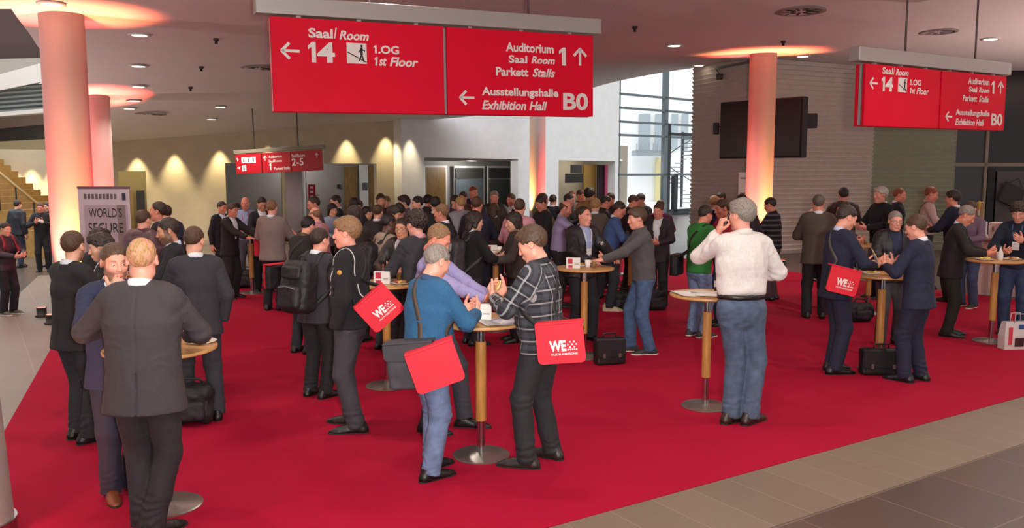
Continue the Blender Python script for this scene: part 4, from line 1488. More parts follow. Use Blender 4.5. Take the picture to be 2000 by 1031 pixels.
m, nt, b = new_mat('perforated_ceiling')
tc = nt.nodes.new('ShaderNodeTexCoord')
vo = nt.nodes.new('ShaderNodeTexVoronoi'); vo.inputs['Scale'].default_value = 14; vo.inputs['Randomness'].default_value = 0
nt.links.new(tc.outputs['Object'], vo.inputs['Vector'])
fac_ = node_math(nt, 'LESS_THAN', vo.outputs['Distance'], .14)
nt.links.new(node_mix(nt, node_math(nt, 'MULTIPLY', fac_, .35), hex_lin('#e2dcda'), hex_lin('#7a7371')), b.inputs['Base Color'])
b.inputs['Roughness'].default_value = .85
structure(link('ceiling', raw_mesh('ceiling', np.array(cvs + top), fcs, [m], True)))
bpy.data.objects['ceiling'].data.set_sharp_from_angle(angle=math.radians(40))
def on_ceiling(u, v):
    r = _ray(u, v); lo, hi = 2.0, 60.0
    for t in np.arange(2, 50, .1):
        p = CAM + r * t
        if p[2] >= ceil_z(p[0], p[1]): break
    a, b_ = t - .1, t
    for _ in range(20):
        mm = (a + b_) / 2; p = CAM + r * mm
        if p[2] >= ceil_z(p[0], p[1]): b_ = mm
        else: a = mm
    return p
# downlights
M_lamp = mat('lamp_glow', '#fff3dd', .5, emit=((1, .9, .72, 1), 9.0))
M_ring = mat('lamp_ring', '#d9d4d0', .4)
places = {(100, 6): 'beside the wide glowing column', (272, 67): 'nearest in the row behind the glowing column', (270, 128): 'second in the row behind the glowing column', (270, 168): 'third in the row behind the glowing column',
          (262, 196): 'fourth in the row, by the narrow glowing column', (252, 211): 'last in the row, by the narrow glowing column', (430, 208): 'near the yellow lit wall', (413, 232): 'closest to the yellow lit wall',
          (1317, 88): 'in front of the glass facade', (1365, 127): 'above the slatted wall corner', (1568, 109): 'above the wall screen', (1935, 75): 'above the far red sign'}
def downlight(p, label, power=0.):
    t = thing('ceiling_downlight', label, 'ceiling light', (p[0], p[1], p[2]), 0, 'recessed ceiling downlights')
    MB().lathe([(.17, .0), (.19, -.02), (.13, -.025), (.12, .06)], n=24, cap=False).build('trim_ring', M_ring, t, True)
    MB().lathe([(.0, -.021), (.125, -.021)], n=24, cap=False).build('lamp', M_lamp, t)
    if power:
        add_light('SPOT', 'downlight_or_fill', (p[0], p[1], p[2] - .06), power, LAMP_COLOR, .06, (0, 0, 0), 125, .8)
for (u, v), w_ in places.items():
    downlight(on_ceiling(u, v), 'recessed round ceiling lamp ' + w_, {(100, 6): 0, (272, 67): 120, (1365, 127): 0, (1568, 109): 0, (430, 208): 500, (413, 232): 500, (1317, 88): 600, (1935, 75): 500}.get((u, v), 260))
for i_, (lx, ly) in enumerate(FILL_SPOTS):
    add_light('SPOT', 'downlight_or_fill', (lx, ly, ceil_z(lx, ly) - .06), FILL_POWER, LAMP_COLOR, .06, (0, 0, 0), 140, .7)  # added fill spots, no lamp fitting above them
dots = {(422, 75): 'between the glowing column and the large red sign', (393, 130): 'below the other detector left of the large sign', (372, 170): 'near the rows of downlights', (857, 18): 'above the large red sign',
        (1240, 52): 'beside the end of the large red sign', (1530, 80): 'in front of the slatted wall corner', (1760, 105): 'above the far red sign', (1937, 123): 'at the end of the far red sign'}
for (u, v), w_ in dots.items():
    p = on_ceiling(u, v)
    t = thing('smoke_detector', 'small dark ceiling detector ' + w_, 'detector', tuple(p), 0, 'ceiling detectors')
    MB().lathe([(.05, .0), (.05, -.03), (.03, -.05)], n=16).build('housing', mat('detector_dark', '#3a3030', .5), t, True)
    MB().lathe([(.02, -.05), (.03, -.09), (.028, -.095)], n=12).build('sensor', M_dark, t, True)
for (u, v, R_, w_) in ((1563, 22, .42, 'big round ceiling air outlet with slots near the top edge'), (1833, 62, .36, 'faint round air outlet between the rods of the far sign'), (505, 133, .40, 'round dark air outlet beside the large red sign'), (292, 223, .42, 'round dark air outlet near the narrow column')):
    p = on_ceiling(u, v)
    t = thing('air_outlet', w_, 'air outlet', tuple(p), 0, 'round ceiling air outlets')
    MB().lathe([(R_, 0.0), (R_, -.012), (R_ * .8, -.02), (R_ * .78, -.01)], n=36, cap=False).build('rim', mat('outlet_rim', '#8d7f7c', .5), t, True)
    for k_ in range(9):
        a_ = 2 * PI * k_ / 9
        MB().box((R_ * .5 * math.cos(a_), R_ * .5 * math.sin(a_), -.008), (R_ * .5, .045, .012), a_).build('vent_slot', M_dark if v < 60 or v > 130 else mat('outlet_rim', '#8d7f7c', .5), t)
# wall washer lamps along the back wall
for u, v in ((25, 296), (58, 292), (103, 290), (267, 274), (341, 268), (430, 262), (525, 254), (680, 242), (757, 238)):
    p = WB.hit(u, v, -.26)
    zc = ceil_z(p[0], p[1]) if u > 150 else p[2]
    add_light('SPOT', 'wall_washer', (p[0], p[1], zc - .12), 420, (1.0, .82, .48), .04, (0, 0, 0), 58, .8)
p = WW.hit(812, 245, -.32)
add_light('SPOT', 'wall_washer', (p[0], p[1], p[2] + .1), 300, (1.0, .85, .55), .04, (0, 0, 0), 58, .8)

# ------------------------------------------------------------------ gallery over the stairs
WGa = Wall(-160, 23.4, 150, 26.0)
M_soft = {}
def band(name, v00, v01, v10, v11, off, th, m):
    """slab whose front runs from (u=-120: v00..v01) to (u=120: v10..v11)"""
    a0, a1 = WGa.hit(-120, v00, off), WGa.hit(-120, v01, off); b0, b1 = WGa.hit(120, v10, off), WGa.hit(120, v11, off)
    n = WGa.n3 * th
    pts = [a1, b1, b0, a0, a1 + n, b1 + n, b0 + n, a0 + n]
    return structure(MB().add([tuple(p) for p in pts], [(0, 1, 2, 3), (7, 6, 5, 4), (0, 4, 5, 1), (1, 5, 6, 2), (2, 6, 7, 3), (3, 7, 4, 0)]).build(name, m))
band('wall_gallery', -60, 140, -60, 140, 1.6, .2, mat('gallery_dark', '#4a3734', .8))
band('gallery_slab_or_shade', 118, 150, 112, 140, .9, .6, mat('gallery_beige', '#a29a90', .8))
band('gallery_slab_or_shade', 178, 200, 112, 152, .0, .9, mat('gallery_white', '#d4d0ca', .8))
slm = mat('louvre_grey', '#565b58', .6)
band('gallery_parapet', 176, 232, 160, 212, .3, .2, slm)
for k_ in range(6):
    band('trim_2', 180 + 9 * k_, 184 + 9 * k_, 163 + 8.6 * k_, 167 + 8.6 * k_, .24, .1, mat('louvre_light', '#757a76', .6))
band('gallery_slab_or_shade', 229, 237, 209, 217, -.1, 1.6, mat('gallery_white', '#d4d0ca', .8))
band('gallery_slab_or_shade', 237, 262, 217, 240, 1.3, .3, mat('gallery_taupe', '#8a7a70', .8))
band('gallery_slab_or_shade', 255, 284, 238, 272, 1.5, .3, mat('gallery_shadow', '#4d4845', .8))  # dark band: shade under the gallery put into the colour, no real slab
band('gallery_slab_or_shade', 283, 310, 270, 298, .4, 1.2, mat('gallery_ochre', '#9a8a6a', .8))
# staircase with handrail
sb = at(108, 430, 21.5)
sdir = A(-.93, .3676, 0); swd = A(.3676, .93, 0)
st = thing('staircase', 'wooden staircase with glass and rail climbing beside the glowing column', 'staircase', (sb[0], sb[1], 0))
for i_ in range(16):
    c_ = sdir * (.28 * i_ + .14) + swd * .85
    hz_ = .17 * (i_ + 1)
    o_ = MB().box((0, 0, hz_ / 2), (.28, 1.7, hz_)).build('step', mat('stair_wood', '#a17a3c', .5, noise=.15, nscale=8), st)
    o_.location = c_; o_.rotation_euler = (0, 0, math.atan2(sdir[1], sdir[0]))
rail = [sdir * x_ + A(0, 0, 1.02 + x_ * .17 / .28) for x_ in (-.1, 4.4)]
MB().tube(rail, .035).build('handrail', mat('rail_wood', '#9a7a45', .4), st, True)
for x_ in np.arange(.1, 4.3, .62):
    p = sdir * x_
    MB().tube([p + A(0, 0, x_ * .6), p + A(0, 0, 1.02 + x_ * .607)], .02).build('baluster', M_frame_dark, st)
MB().quad(*[tuple(p) for p in (sdir * .1 + A(0, 0, .15), sdir * 4.2 + A(0, 0, 2.65), sdir * 4.2 + A(0, 0, 3.45), sdir * .1 + A(0, 0, .98))]).build('glass_panel', M_glass, st)

# ------------------------------------------------------------------ glowing columns
M_col = mat('column_plaster', '#a39894', .75, bump=.03)
def column(name_label, u, v, d, dia, lights, zt=None):
    p = at(u, v, d)
    zt = zt or ceil_z(p[0], p[1]) + .1
    o = thing('round_column', name_label, 'column', (p[0], p[1], 0)); 
    fl = .055 if v == 1000 else 0
    MB().lathe([(dia / 2 + fl, 0), (dia / 2, 1.2), (dia / 2, zt)], n=48).build('shaft', M_col, o, 'auto')
    MB().lathe([(dia / 2 + fl + .012, 0), (dia / 2 + fl + .012, .1)], n=48).build('plinth', M_steel, o, 'auto')
    for ang, colr, en, dist, zz, tilt in lights:
        a = math.radians(ang)
        q = (p[0] + math.cos(a) * (dia / 2 + dist), p[1] + math.sin(a) * (dia / 2 + dist), zz)
        ro = (0, PI, 0) if tilt == 'up' else (0, 0, 0)
        wide = tilt in ('wide', 'glow')
        glow = tilt == 'glow'
        tilt = 'up' if wide else tilt
        l = add_light('SPOT', 'column_uplight', q, en * UP, colr, .05, None, 140 if wide else 38, 1.0)
        dirv = Vector((-math.cos(a) * .15 * (-3 if wide else 1), -math.sin(a) * .15 * (-3 if wide else 1), 1 if tilt == 'up' else -1))
        if glow: dirv = Vector((-math.cos(a), -math.sin(a), .5))
        l.rotation_euler = dirv.to_track_quat('-Z', 'Y').to_euler()
        if tilt == 'up' and zz < 1:
            fx = thing('floor_uplight', 'small black floor lamp at the foot of the ' + name_label.split(' glow')[0].replace('round ', '') + ({-98: ' column facing the hall', -52: ' column, its amber lamp', 178: ' column, on the stairs side', 8: ' column, on the banner side', -75: ' column, standing away from it', -78: ' column', -110: ' column facing the hall', -40: ' column, its coral lamp', 180: ' column, on its stairs side', -90: ' column, standing away from it', -60: ' column, its amber lamp', -125: ' column facing the hall', 0: ' column, on its shutter side', -150: ' column, its amber lamp'}[ang]), 'floor lamp', (q[0], q[1], .0), 0, 'column floor lamps')
            MB().lathe([(.09, 0), (.10, .02), (.07, .03), (.07, zz - .03), (.078, zz - .02)], n=20).build('lamp_housing', M_dark, fx, True)
            MB().lathe([(.0, zz - .018), (.06, zz - .018)], n=16, cap=False).build('lens', mat('lens_' + str(colr[1]), '#ffb090', .3, emit=((colr[0], colr[1], colr[2], 1), 3.0)), fx)
RED = (1, .045, .035); CORAL = (1, .13, .085); AMB = (1, .42, .12); WASH = (1, .58, .52)
UP = 6.5
column('thick column glowing coral beside the roll-up banner', 135, 300, 12.7, .61, [(-98, CORAL, 620, .30, .16, 'up'), (-52, AMB, 300, .30, .16, 'up'), (178, RED, 420, .26, .16, 'up'), (8, RED, 350, .3, .16, 'up')])
column('narrower column glowing red behind the thick column', 192, 300, 20, .61, [(-110, RED, 900, .3, .16, 'up'), (-40, CORAL, 500, .3, .16, 'up'), (180, CORAL, 400, .3, .16, 'up')])
column('column glowing orange in front of the wall screen', 1485, 300, 19.6, .60, [(-60, AMB, 420, .3, .16, 'up'), (-125, CORAL, 520, .3, .16, 'up'), (180, RED, 420, .3, .16, 'up'), (0, RED, 420, .3, .16, 'up')])
column('far column glowing red and yellow before the white wall', 1050, 300, 33, .62, [(-150, AMB, 700, .28, .16, 'up'), (-40, RED, 800, .28, .16, 'up')], 7.5)
column('edge column glowing at the carpet corner', -67, 1000, 4.9, .40, [(-78, (1, .36, .22), 26, .40, .16, 'glow')])

# big wall screen and speakers
c0, c1 = at(1405, 255, 22.4), at(1568, 241, 20.55)
z0, z1 = at(1405, 310, 22.4)[2], at(1405, 200, 22.4)[2]
tv = thing('wall_screen', 'large dark screen mounted on the slatted wall behind the orange column', 'screen', (c0[0], c0[1], (z0 + z1) / 2), math.atan2(c1[1] - c0[1], c1[0] - c0[0]))
wd = float(np.hypot(*(c1 - c0)[:2])); ht = z1 - z0
MB().box((wd / 2, .12, 0), (wd, .22, ht), 0, .02).build('casing', mat('screen_case', '#1d1a1a', .5), tv)
MB().box((wd / 2, -.005, 0), (wd - .1, .03, ht - .1)).build('display', mat('screen_face', '#1c1a1b', .22), tv)
MB().tube([(wd / 2, .2, 0), (wd / 2 + .2, .75, 0)], .07).build('wall_mount', M_dark, tv)
for u, v, d, s_, lb in ((1399, 251, 22.6, (.14, .18, .30), 'small black speaker on the slatted wall at the screen edge facing the glass'), (1584, 236, 21.5, (.30, .26, .36), 'black speaker on a bracket beside the screen facing the shutter')):
    p = at(u, v, d); t = thing('loudspeaker', lb, 'speaker', tuple(p), -.4)
    arm_l = .55 if u < 1500 else .85
    MB().box((0, 0, 0), s_, 0, .02).build('cabinet', mat('speaker_black', '#141212', .5), t)
    MB().lathe([(.0, 0), (s_[0] * .35, .0), (s_[0] * .38, .01)], n=16).build('driver', M_dark, t).rotation_euler = (PI / 2, 0, 0)
    MB().tube([(0, s_[1] * .4, 0), (.03, arm_l * .5, .06), (.04, arm_l, .06)], .025).build('bracket', M_dark, t)
pj = at(1405, 150, 24.0)
t = thing('wall_spotlight', 'small round fitting high on the slatted wall near the glass', 'spotlight', tuple(pj))
MB().lathe([(.09, -.08), (.10, .08)], n=16).build('can', mat('fitting_grey', '#5f5653', .5), t, True)
MB().tube([(0, 0, .05), (0, .5, .3)], .02).build('arm', mat('fitting_grey', '#5f5653', .5), t)
structure(MB().wallbox(WS1.xy(1395, 200, -.06), WS1.xy(1484, 200, -.06), WS1.z(1440, 129), WS1.z(1440, 124), .05).build('trim_3', mat('rail_grey', '#77706c', .5)))

# ------------------------------------------------------------------ hanging signs
M_sign = mat('sign_red', '#e2042e', .6, noise=.03, nscale=2, spec=.2)
M_letter = mat('sign_white', '#ece6e2', .5)
M_pict = mat('pictogram_grey', '#6f6a68', .5)
M_black = mat('black_mark', '#1c1a1a', .6)
def make_sign(label, uvA, dA, uvB, dB, uvTopA, src=None, layout=None, side=False):
    """uvA / uvB: lower corners with distances; uvTopA: upper corner above A"""
    a, b_ = at(uvA[0], uvA[1], dA), at(uvB[0], uvB[1], dB)
    ex = (b_ - a); W = float(np.hypot(ex[0], ex[1])); dz = ex[2]
    H = at(uvTopA[0], uvTopA[1], dA)[2] - a[2]
    ez = math.atan2(ex[1], ex[0])
    t = thing('hanging_sign', label, 'sign', tuple(a), ez)
    t.rotation_euler = (0, -math.atan2(dz, W), ez)
    n = A(-math.sin(ez), math.cos(ez), 0); tx = A(math.cos(ez), math.sin(ez), 0)
    def loc(u, v):
        p = on_plane(u, v, a, n) - a
        x = float(p @ tx); return x, float(p[2] - dz * x / W)
    return t, W, H, loc

def arrow(parent, cx_, cz_, size, dirn, m, y=-.035):
    mb = MB(); w = size * .16
    def R(x, z):
        a = {'l': PI, 'r': 0, 'u': PI / 2, 'd': -PI / 2}[dirn]
        return (cx_ + x * math.cos(a) - z * math.sin(a), y, cz_ + x * math.sin(a) + z * math.cos(a))
    s = size / 2
    def bar(p, q):
        p, q = A(*p), A(*q); d = unit(q - p); nn = A(-d[1], d[0]) * w / 2
        mb.add([R(*(p + nn)), R(*(p - nn)), R(*(q - nn)), R(*(q + nn))], [(0, 1, 2, 3)])
    bar((-s, 0), (s * .92, 0)); bar((s * .1, s * .86), (s, -.04 * s)); bar((s * .1, -s * .86), (s, .04 * s))
    mb.build('arrow', m, parent)

def fill_sign(t, W, H, beam=(-.15, .12), two_sided=False):
    half = W / 2
    fr = MB(); fr.box((W / 2, .06, H / 2), (W - .02, .04, H - .02)); fr.build('back_frame', M_alu, t)
    pl = MB().box((half / 2 - .006, 0, H / 2), (half - .03, .05, H), 0, .006).build('panel', M_sign, t)
    pr = MB().box((half * 1.5 + .006, 0, H / 2), (half - .03, .05, H), 0, .006).build('panel', M_sign, t)
    MB().box((W / 2, .12, H / 2), (W - .02, .05, H), 0, .006).build('panel', M_sign, t)
    MB().box((W / 2 + (beam[1] + beam[0]) / 2, .06, H + .13), (W + beam[1] - beam[0], .18, .20), 0, .01).build('beam', M_alu, t)
    for x in (W * .28, W * .78):
        p = t.matrix_basis @ Vector((x, .06, H + .2))
        L = ceil_z(p.x, p.y) - p.z + H + .2
        MB().tube([(x, .06, H + .2), (x, .06, L + .02)], .016).build('rod', mat('rod_grey', '#5e5350', .5), t, True)
    for x in np.linspace(W * .08, W * .92, 6):
        MB().box((x, .05, H + .015), (.05, .05, .05)).build('clip', M_alu, t)
    return pl, pr
# the near sign
s1, W1, H1, loc1 = make_sign('large red direction sign for Room 14 and Auditorium hanging over the crowd', (533, 218), 10.0, (1158, 228), 11.77, (527, 32))
pl, pr = fill_sign(s1, W1, H1)
def XF(par_scale=1.0): return lambda x, z, o: (x * par_scale, -.027 - o, z * par_scale)
TEXTS = [('Saal', 603.5, 651, 55, 74, 0, 'l'), ('/', 653, 659, 55, 76, 0, 'l'), ('Room', 663.6, 721, 60, 78, .25, 'l'), ('1', 603, 618, 82, 122, 0, 'l'), ('4', 620, 655, 82.5, 122, 0, 'l'), ('1', 730, 736, 89, 105, 0, 'l'), ('.OG', 739, 779.5, 89, 105.5, 0, 'l'), ('1', 730.5, 736.5, 111.6, 128.5, .25, 'l'), ('st', 740, 755, 113, 129, .25, 'l'), ('Floor', 761, 816.6, 111.6, 130, .25, 'l'),
         ('Auditorium', 987.6, 1081, 83, 101, 0, 'r'), ('Saal', 993, 1029, 108, 123, 0, 'r'), ('Room', 1037, 1083, 110, 124.5, .25, 'r'), ('1', 1091, 1104.6, 93, 128, 0, 'r'), ('Parkett', 968, 1031, 131, 148, 0, 'r'), ('Stalls', 1039, 1083, 133.5, 150.5, .25, 'r'),
         ('Ausstellungshalle', 940, 1089, 170, 191, 0, 'r'), ('Exhibition Hall', 940, 1067, 196, 214, .25, 'r'), ('B0', 1098, 1146.7, 181, 215, 0, 'r')]
SPEC = []
for body, u0, u1, v0, v1, shr, side_ in TEXTS:
    um = (u0 + u1) / 2
    x0, _ = loc1(u0, v1); x1, _ = loc1(u1, v1); _, zb = loc1(u0, v1); _, zt_ = loc1(u0, v0)
    SPEC.append((body, x0 / W1, zb / W1, x1 / W1, zt_ / W1, shr, side_))
ARR = []
for u0, v0, sz, dr, side_ in ((568, 100, 36, 'l', 'l'), (1132, 112, 33, 'u', 'r'), (911, 191, 31, 'l', 'r')):
    x, z = loc1(u0, v0); x2, z2 = loc1(u0, v0 + sz); ARR.append((x / W1, z / W1, (z - z2) / W1, dr, side_))
pq = [loc1(u_, v_) for u_, v_ in ((678, 124), (716, 86))]
def letter_sign(t, W, pl, pr):
    for body, x0, zb, x1, zt_, shr, side_ in SPEC:
        text_mesh(body, M_letter, pl if side_ == 'l' else pr, (x0 * W, zb * W, x1 * W, zt_ * W), lambda x, z, o: (x, -.027 - o, z), shr, .030)
    for x, z, sz, dr, side_ in ARR:
        arrow(pl if side_ == 'l' else pr, x * W, z * W, sz * W, dr, M_letter, -.031)
    (xa, za), (xb, zb) = [(p_[0] / W1 * W, p_[1] / W1 * W) for p_ in pq]
    w = xb - xa; h = zb - za
    MB().box(((xa + xb) / 2, -.029, (za + zb) / 2), (w, .006, h)).build('pictogram', M_letter, pl)
    pm = MB()
    def st_(x0, z0, x1, z1, th):
        p, q = A(xa + w * x0, za + h * z0), A(xa + w * x1, za + h * z1); d = unit(q - p); nn = A(-d[1], d[0]) * th * w / 2
        pm.add([(c[0], -.034, c[1]) for c in (p + nn, p - nn, q - nn, q + nn)], [(0, 1, 2, 3)])
    st_(.02, .55, .98, .08, .05); st_(.74, .42, .74, .78, .13); st_(.74, .45, .62, .12, .07); st_(.74, .45, .86, .08, .07); st_(.74, .72, .58, .55, .06); st_(.74, .72, .92, .62, .06); st_(.70, .86, .80, .86, .13)
    pm.build('walking_figure', M_black, pl)
letter_sign(s1, W1, pl, pr)
s2, W2, H2, loc2 = make_sign('red direction sign farther away in front of the roller shutter', (1683, 246), 12.2, (1958, 255), 14.17, (1680, 124))
pl, pr = fill_sign(s2, W2, H2)
letter_sign(s2, W2, pl, pr)
# the small far sign
s3, W3, H3, loc3 = make_sign('small red three-part sign for rooms 2-5 by the yellow lit wall', (463, 340), 24.0, (631, 332), 22.6, (462, 302))
MB().box((W3 / 2, .05, H3 / 2), (W3 - .02, .04, H3 - .02)).build('back_frame', M_alu, s3)
pans = []
for f0, f1 in ((0, .31), (.32, .65), (.66, 1.)):
    pans.append(MB().box((W3 * (f0 + f1) / 2, 0, H3 / 2), (W3 * (f1 - f0), .05, H3), 0, .004).build('panel', mat('sign_red_deep', '#a80a1e', .4), s3))
MB().box((W3 / 2, .04, H3 + .07), (W3 + .12, .14, .10), 0, .01).build('beam', mat('beam_dull', '#7f7a6a', .5), s3)
for x in (W3 * .22, W3 * .73):
    p = s3.matrix_basis @ Vector((x, .04, H3))
    MB().tube([(x, .04, H3 + .1), (x, .04, H3 + ceil_z(p.x, p.y) - p.z)], .016).build('rod', mat('rod_grey', '#5e5350', .5), s3, True)
def t3(body, u0, v0, u1, v1, par, shr=0):
    x0, zb = loc3(u0, v1); x1, _ = loc3(u1, v1); _, zt_ = loc3(u0, v0)
    text_mesh(body, M_letter, par, (x0, zb, x1, zt_), lambda x, z, o: (x, -.027 - o, z), shr, .015)
t3('2-5', 572, 309.5, 595, 324, pans[2]); t3('Saal/Room', 572, 301, 598, 307.5, pans[2]); t3('Auditorium', 527, 304, 553, 309, pans[1]); t3('Saal/Room', 527, 312.5, 553, 317.5, pans[1]); t3('1', 528, 319, 532, 332, pans[1]); t3('Parkett Stalls', 538, 326.5, 568, 332, pans[1])
for u_, v_, sz, dr, k_ in ((621, 303, 8, 'u', 2), (520, 309, 10, 'u', 1), (466, 312, 7, 'u', 0), (468, 328, 7, 'r', 0)):
    x, z = loc3(u_, v_); arrow(pans[k_], x, z, sz * 23 / FPX, dr, M_letter, -.031)
for u0, v0, u1, v1 in ((474, 307, 483, 319), (483.6, 307, 492, 319), (492.6, 306, 501.5, 318.5), (474.5, 323, 482.5, 334.5)):
    (xa, za), (xb, zb) = loc3(u0, v1), loc3(u1, v0)
    q = MB().box(((xa + xb) / 2, -.029, (za + zb) / 2), (xb - xa, .006, zb - za)).build('pictogram', M_letter, pans[0])
    MB().box(((xa + xb) / 2, -.034, (za + zb) / 2), ((xb - xa) * .3, .004, (zb - za) * .7)).build('figure', M_pict, q)
# narrow red sign on the lobby wall
p = at(609.5, 382, 27.0); hs = 44 * 27.0 / FPX
t = thing('lobby_sign', 'narrow upright red sign beside the steel lift tower', 'sign', tuple(p))
MB().box((0, 0, 0), (.22, .04, hs), 0, .005).build('panel', mat('sign_red_deep', '#a80a1e', .4), t)
for k_ in range(4): MB().box((0, -.024, hs * (.36 - .2 * k_)), (.10, .008, .07)).build('pictogram', M_letter, t)
MB().tube([(0, .03, 0), (0, .9, 0)], .03).build('bracket', M_alu, t)

# roll-up banner beside the thick column
p = at(205, 420, 12.0); hb = at(205, 366, 12.0)[2]
bn = thing('roll_up_banner', 'pale roll-up banner with dark lettering beside the thick glowing column', 'banner', (p[0], p[1], 0), .0)
wb = 100 * 12.0 / FPX
MB().box((0, 0, .05), (wb + .06, .16, .10), 0, .02).build('base', M_alu, bn)
sheet = MB().box((0, 0, hb / 2 + .04), (wb, .012, hb - .08)).build('sheet', mat('banner_paper', '#b9a9b0', .6, noise=.06, nscale=3), bn)
MB().box((0, 0, hb), (wb + .02, .03, .035), 0, .008).build('top_rail', mat('rail_plum', '#6b4a58', .5), bn)
MB().tube([(0, .05, .1), (0, .05, hb)], .012).build('support_pole', M_alu, bn)
MB().box((.02, -.010, hb - .62), (wb * .84, .006, .75)).build('picture_field', mat('banner_field', '#a48f9a', .6), sheet)
MB().box((.33 * wb, -.014, hb - .62), (wb * .16, .004, .75)).build('picture_stripe', mat('banner_stripe', '#7d6a6a', .6), sheet)
xfb = lambda x, z, o: (x, -.016 - o, z)
text_mesh("WORLD'S", M_black, sheet, (-.30 * wb, hb - .42, .34 * wb, hb - .29), xfb, 0, 0.0)
text_mesh('SECURE', M_black, sheet, (-.32 * wb, hb - .64, .36 * wb, hb - .50), xfb, 0, .0)
for k_ in range(9): MB().box((-.36 * wb + k_ * .073 * wb, -.010, hb - .125), (.045 * wb, .006, .07)).build('headline_mark', mat('headline_grey', '#5d4f5a', .6), sheet)
MB().box((.39 * wb, -.010, hb - .13), (.07 * wb, .006, .10)).build('emblem', mat('emblem_blue', '#2a2a45', .6), sheet)
# small white roll-up by the orange column
p = at(1455, 400, 20.4); hb = at(1455, 338, 20.4)[2]
bn = thing('roll_up_banner', 'small white roll-up banner next to the orange column', 'banner', (p[0], p[1], 0), -.2)
MB().box((0, 0, .04), (.36, .14, .08), 0, .02).build('base', M_alu, bn)
sh2 = MB().box((0, 0, hb / 2), (.33, .012, hb - .04)).build('sheet', mat('banner_white', '#b9b2ae', .6), bn)
for k_ in range(2): MB().box((0, -.009, hb - .12 - .36 * k_), (.26, .006, .03)).build('print_bar', mat('headline_grey', '#5d4f5a', .6), sh2)
MB().box((0, 0, hb), (.34, .025, .03)).build('top_rail', M_alu, bn)
# ------------------------------------------------------------------ stand-up tables
M_top = mat('table_beech', '#b98a55', .38, noise=.18, nscale=5, stretch=(1, 7, 1))
M_sleeve = mat('table_oak_sleeve', '#b07a3c', .45, noise=.2, nscale=6, stretch=(5, 5, .6))
M_chrome = mat('chrome', '#c4c4c6', .18, metal=1.0)
M_base = mat('brushed_base', '#a5a19a', .34, metal=.9, noise=.08, nscale=20)
TZ = 1.076
TABLES = {}
def table(key, label, foot=None, d=None, uv=None):
    p = gp(*foot) if foot else at(uv[0], uv[1], d)
    t = thing('bar_table', label, 'table', (p[0], p[1], .010), 0, 'round stand-up tables')
    MB().lathe([(.335, TZ - .038), (.348, TZ - .030), (.350, TZ - .018), (.347, TZ - .011), (.338, TZ - .010)], n=56).build('tabletop', M_top, t, 'auto')
    MB().lathe([(.085, TZ - .055), (.085, TZ - .038)], n=24).build('mounting_plate', M_chrome, t, 'auto')
    MB().lathe([(.031, .012), (.031, TZ - .05)], n=24).build('pole', M_chrome, t, 'auto')
    MB().lathe([(.034, .275), (.041, .28), (.041, .895), (.034, .90)], n=24).build('wooden_sleeve', M_sleeve, t, 'auto')
    MB().lathe([(.222, 0), (.222, .008), (.210, .014), (.06, .022), (.040, .030)], n=56).build('base', M_base, t, 'auto')
    TABLES[key] = A(p[0], p[1], TZ)
    return t
table('near', 'round stand-up table between the dark-suited men, mostly hidden by the nearest one', foot=(328, 990))
table('centre', 'round stand-up table between the blue sweater and the plaid shirt', foot=(940, 891))
table('behind', 'round stand-up table behind the red bag of the man in black fleece', foot=(757, 755))
table('jeans', 'round stand-up table in front of the man in the grey zip sweater', foot=(1140, 697))
table('phone', 'round stand-up table covered with papers beside the man on the phone', foot=(1377, 795))
table('navy', 'round stand-up table shared by the two navy suits', foot=(1715, 722))
table('edge', 'round stand-up table at the hall side before the bar counter', foot=(1935, 668))
table('mid', 'round stand-up table beside the woman with the grey backpack', uv=(968, 500), d=11.6)
table('dark', 'round stand-up table behind the dark suits below the banner', uv=(312, 545), d=8.75)
table('shirt', 'round stand-up table beside the bald man in the pale blue shirt', uv=(489, 456), d=15.2)
table('far', 'round stand-up table far back in front of the man in open olive jacket', uv=(966, 440), d=18.2)
table('lilac', 'round stand-up table in front of the bald man in lilac shirt', uv=(1108, 432), d=18.6)
table('window', 'round stand-up table between the blue sweater and the grey zip sweater', uv=(1232, 467), d=14.2)
table('light', 'round stand-up table near the glass facade behind the bowed men', uv=(1212, 440), d=18.0)
table('back', 'round stand-up table behind the man with glasses in black jacket', uv=(1700, 480), d=13.0)

# ------------------------------------------------------------------ things on the tables
M_paper = mat('white_paper', '#dfdcd8', .7)
def on_table(key, dx, dy): return TABLES[key] + A(dx, dy, 0)
def cup(key, dx, dy, label, col='#e8e4de', h=.085, r=.036, z=0.):
    p = on_table(key, dx, dy)
    t = thing('cup', label, 'cup', (p[0], p[1], p[2] + z), random.random() * 6, 'cups on the tables')
    MB().lathe([(r * .62, 0), (r * .8, .01), (r, h), (r * .9, h), (r * .72, .012), (0, .012)], n=20, cap=False).build('cup_body', mat('cup', col, .3), t, True)
    MB().tube([(r * .92, 0, h * .8), (r + .024, 0, h * .7), (r + .022, 0, h * .4), (r * .82, 0, h * .28)], .005, 6).build('handle', mat('cup', col, .3), t, True)
    return t
def glass(key, dx, dy, label, col='#7d5a2a', h=.13, r=.03):
    p = on_table(key, dx, dy)
    t = thing('glass', label, 'glass', tuple(p), 0, 'glasses and bottles on the tables')
    MB().lathe([(r * .85, 0), (r, h), (r * .93, h), (r * .8, .01), (0, .01)], n=20, cap=False).build('tumbler', M_glass, t, True)
    MB().lathe([(r * .78, .012), (r * .88, h * .6)], n=20).build('drink', mat('drink', col, .2), t, True)
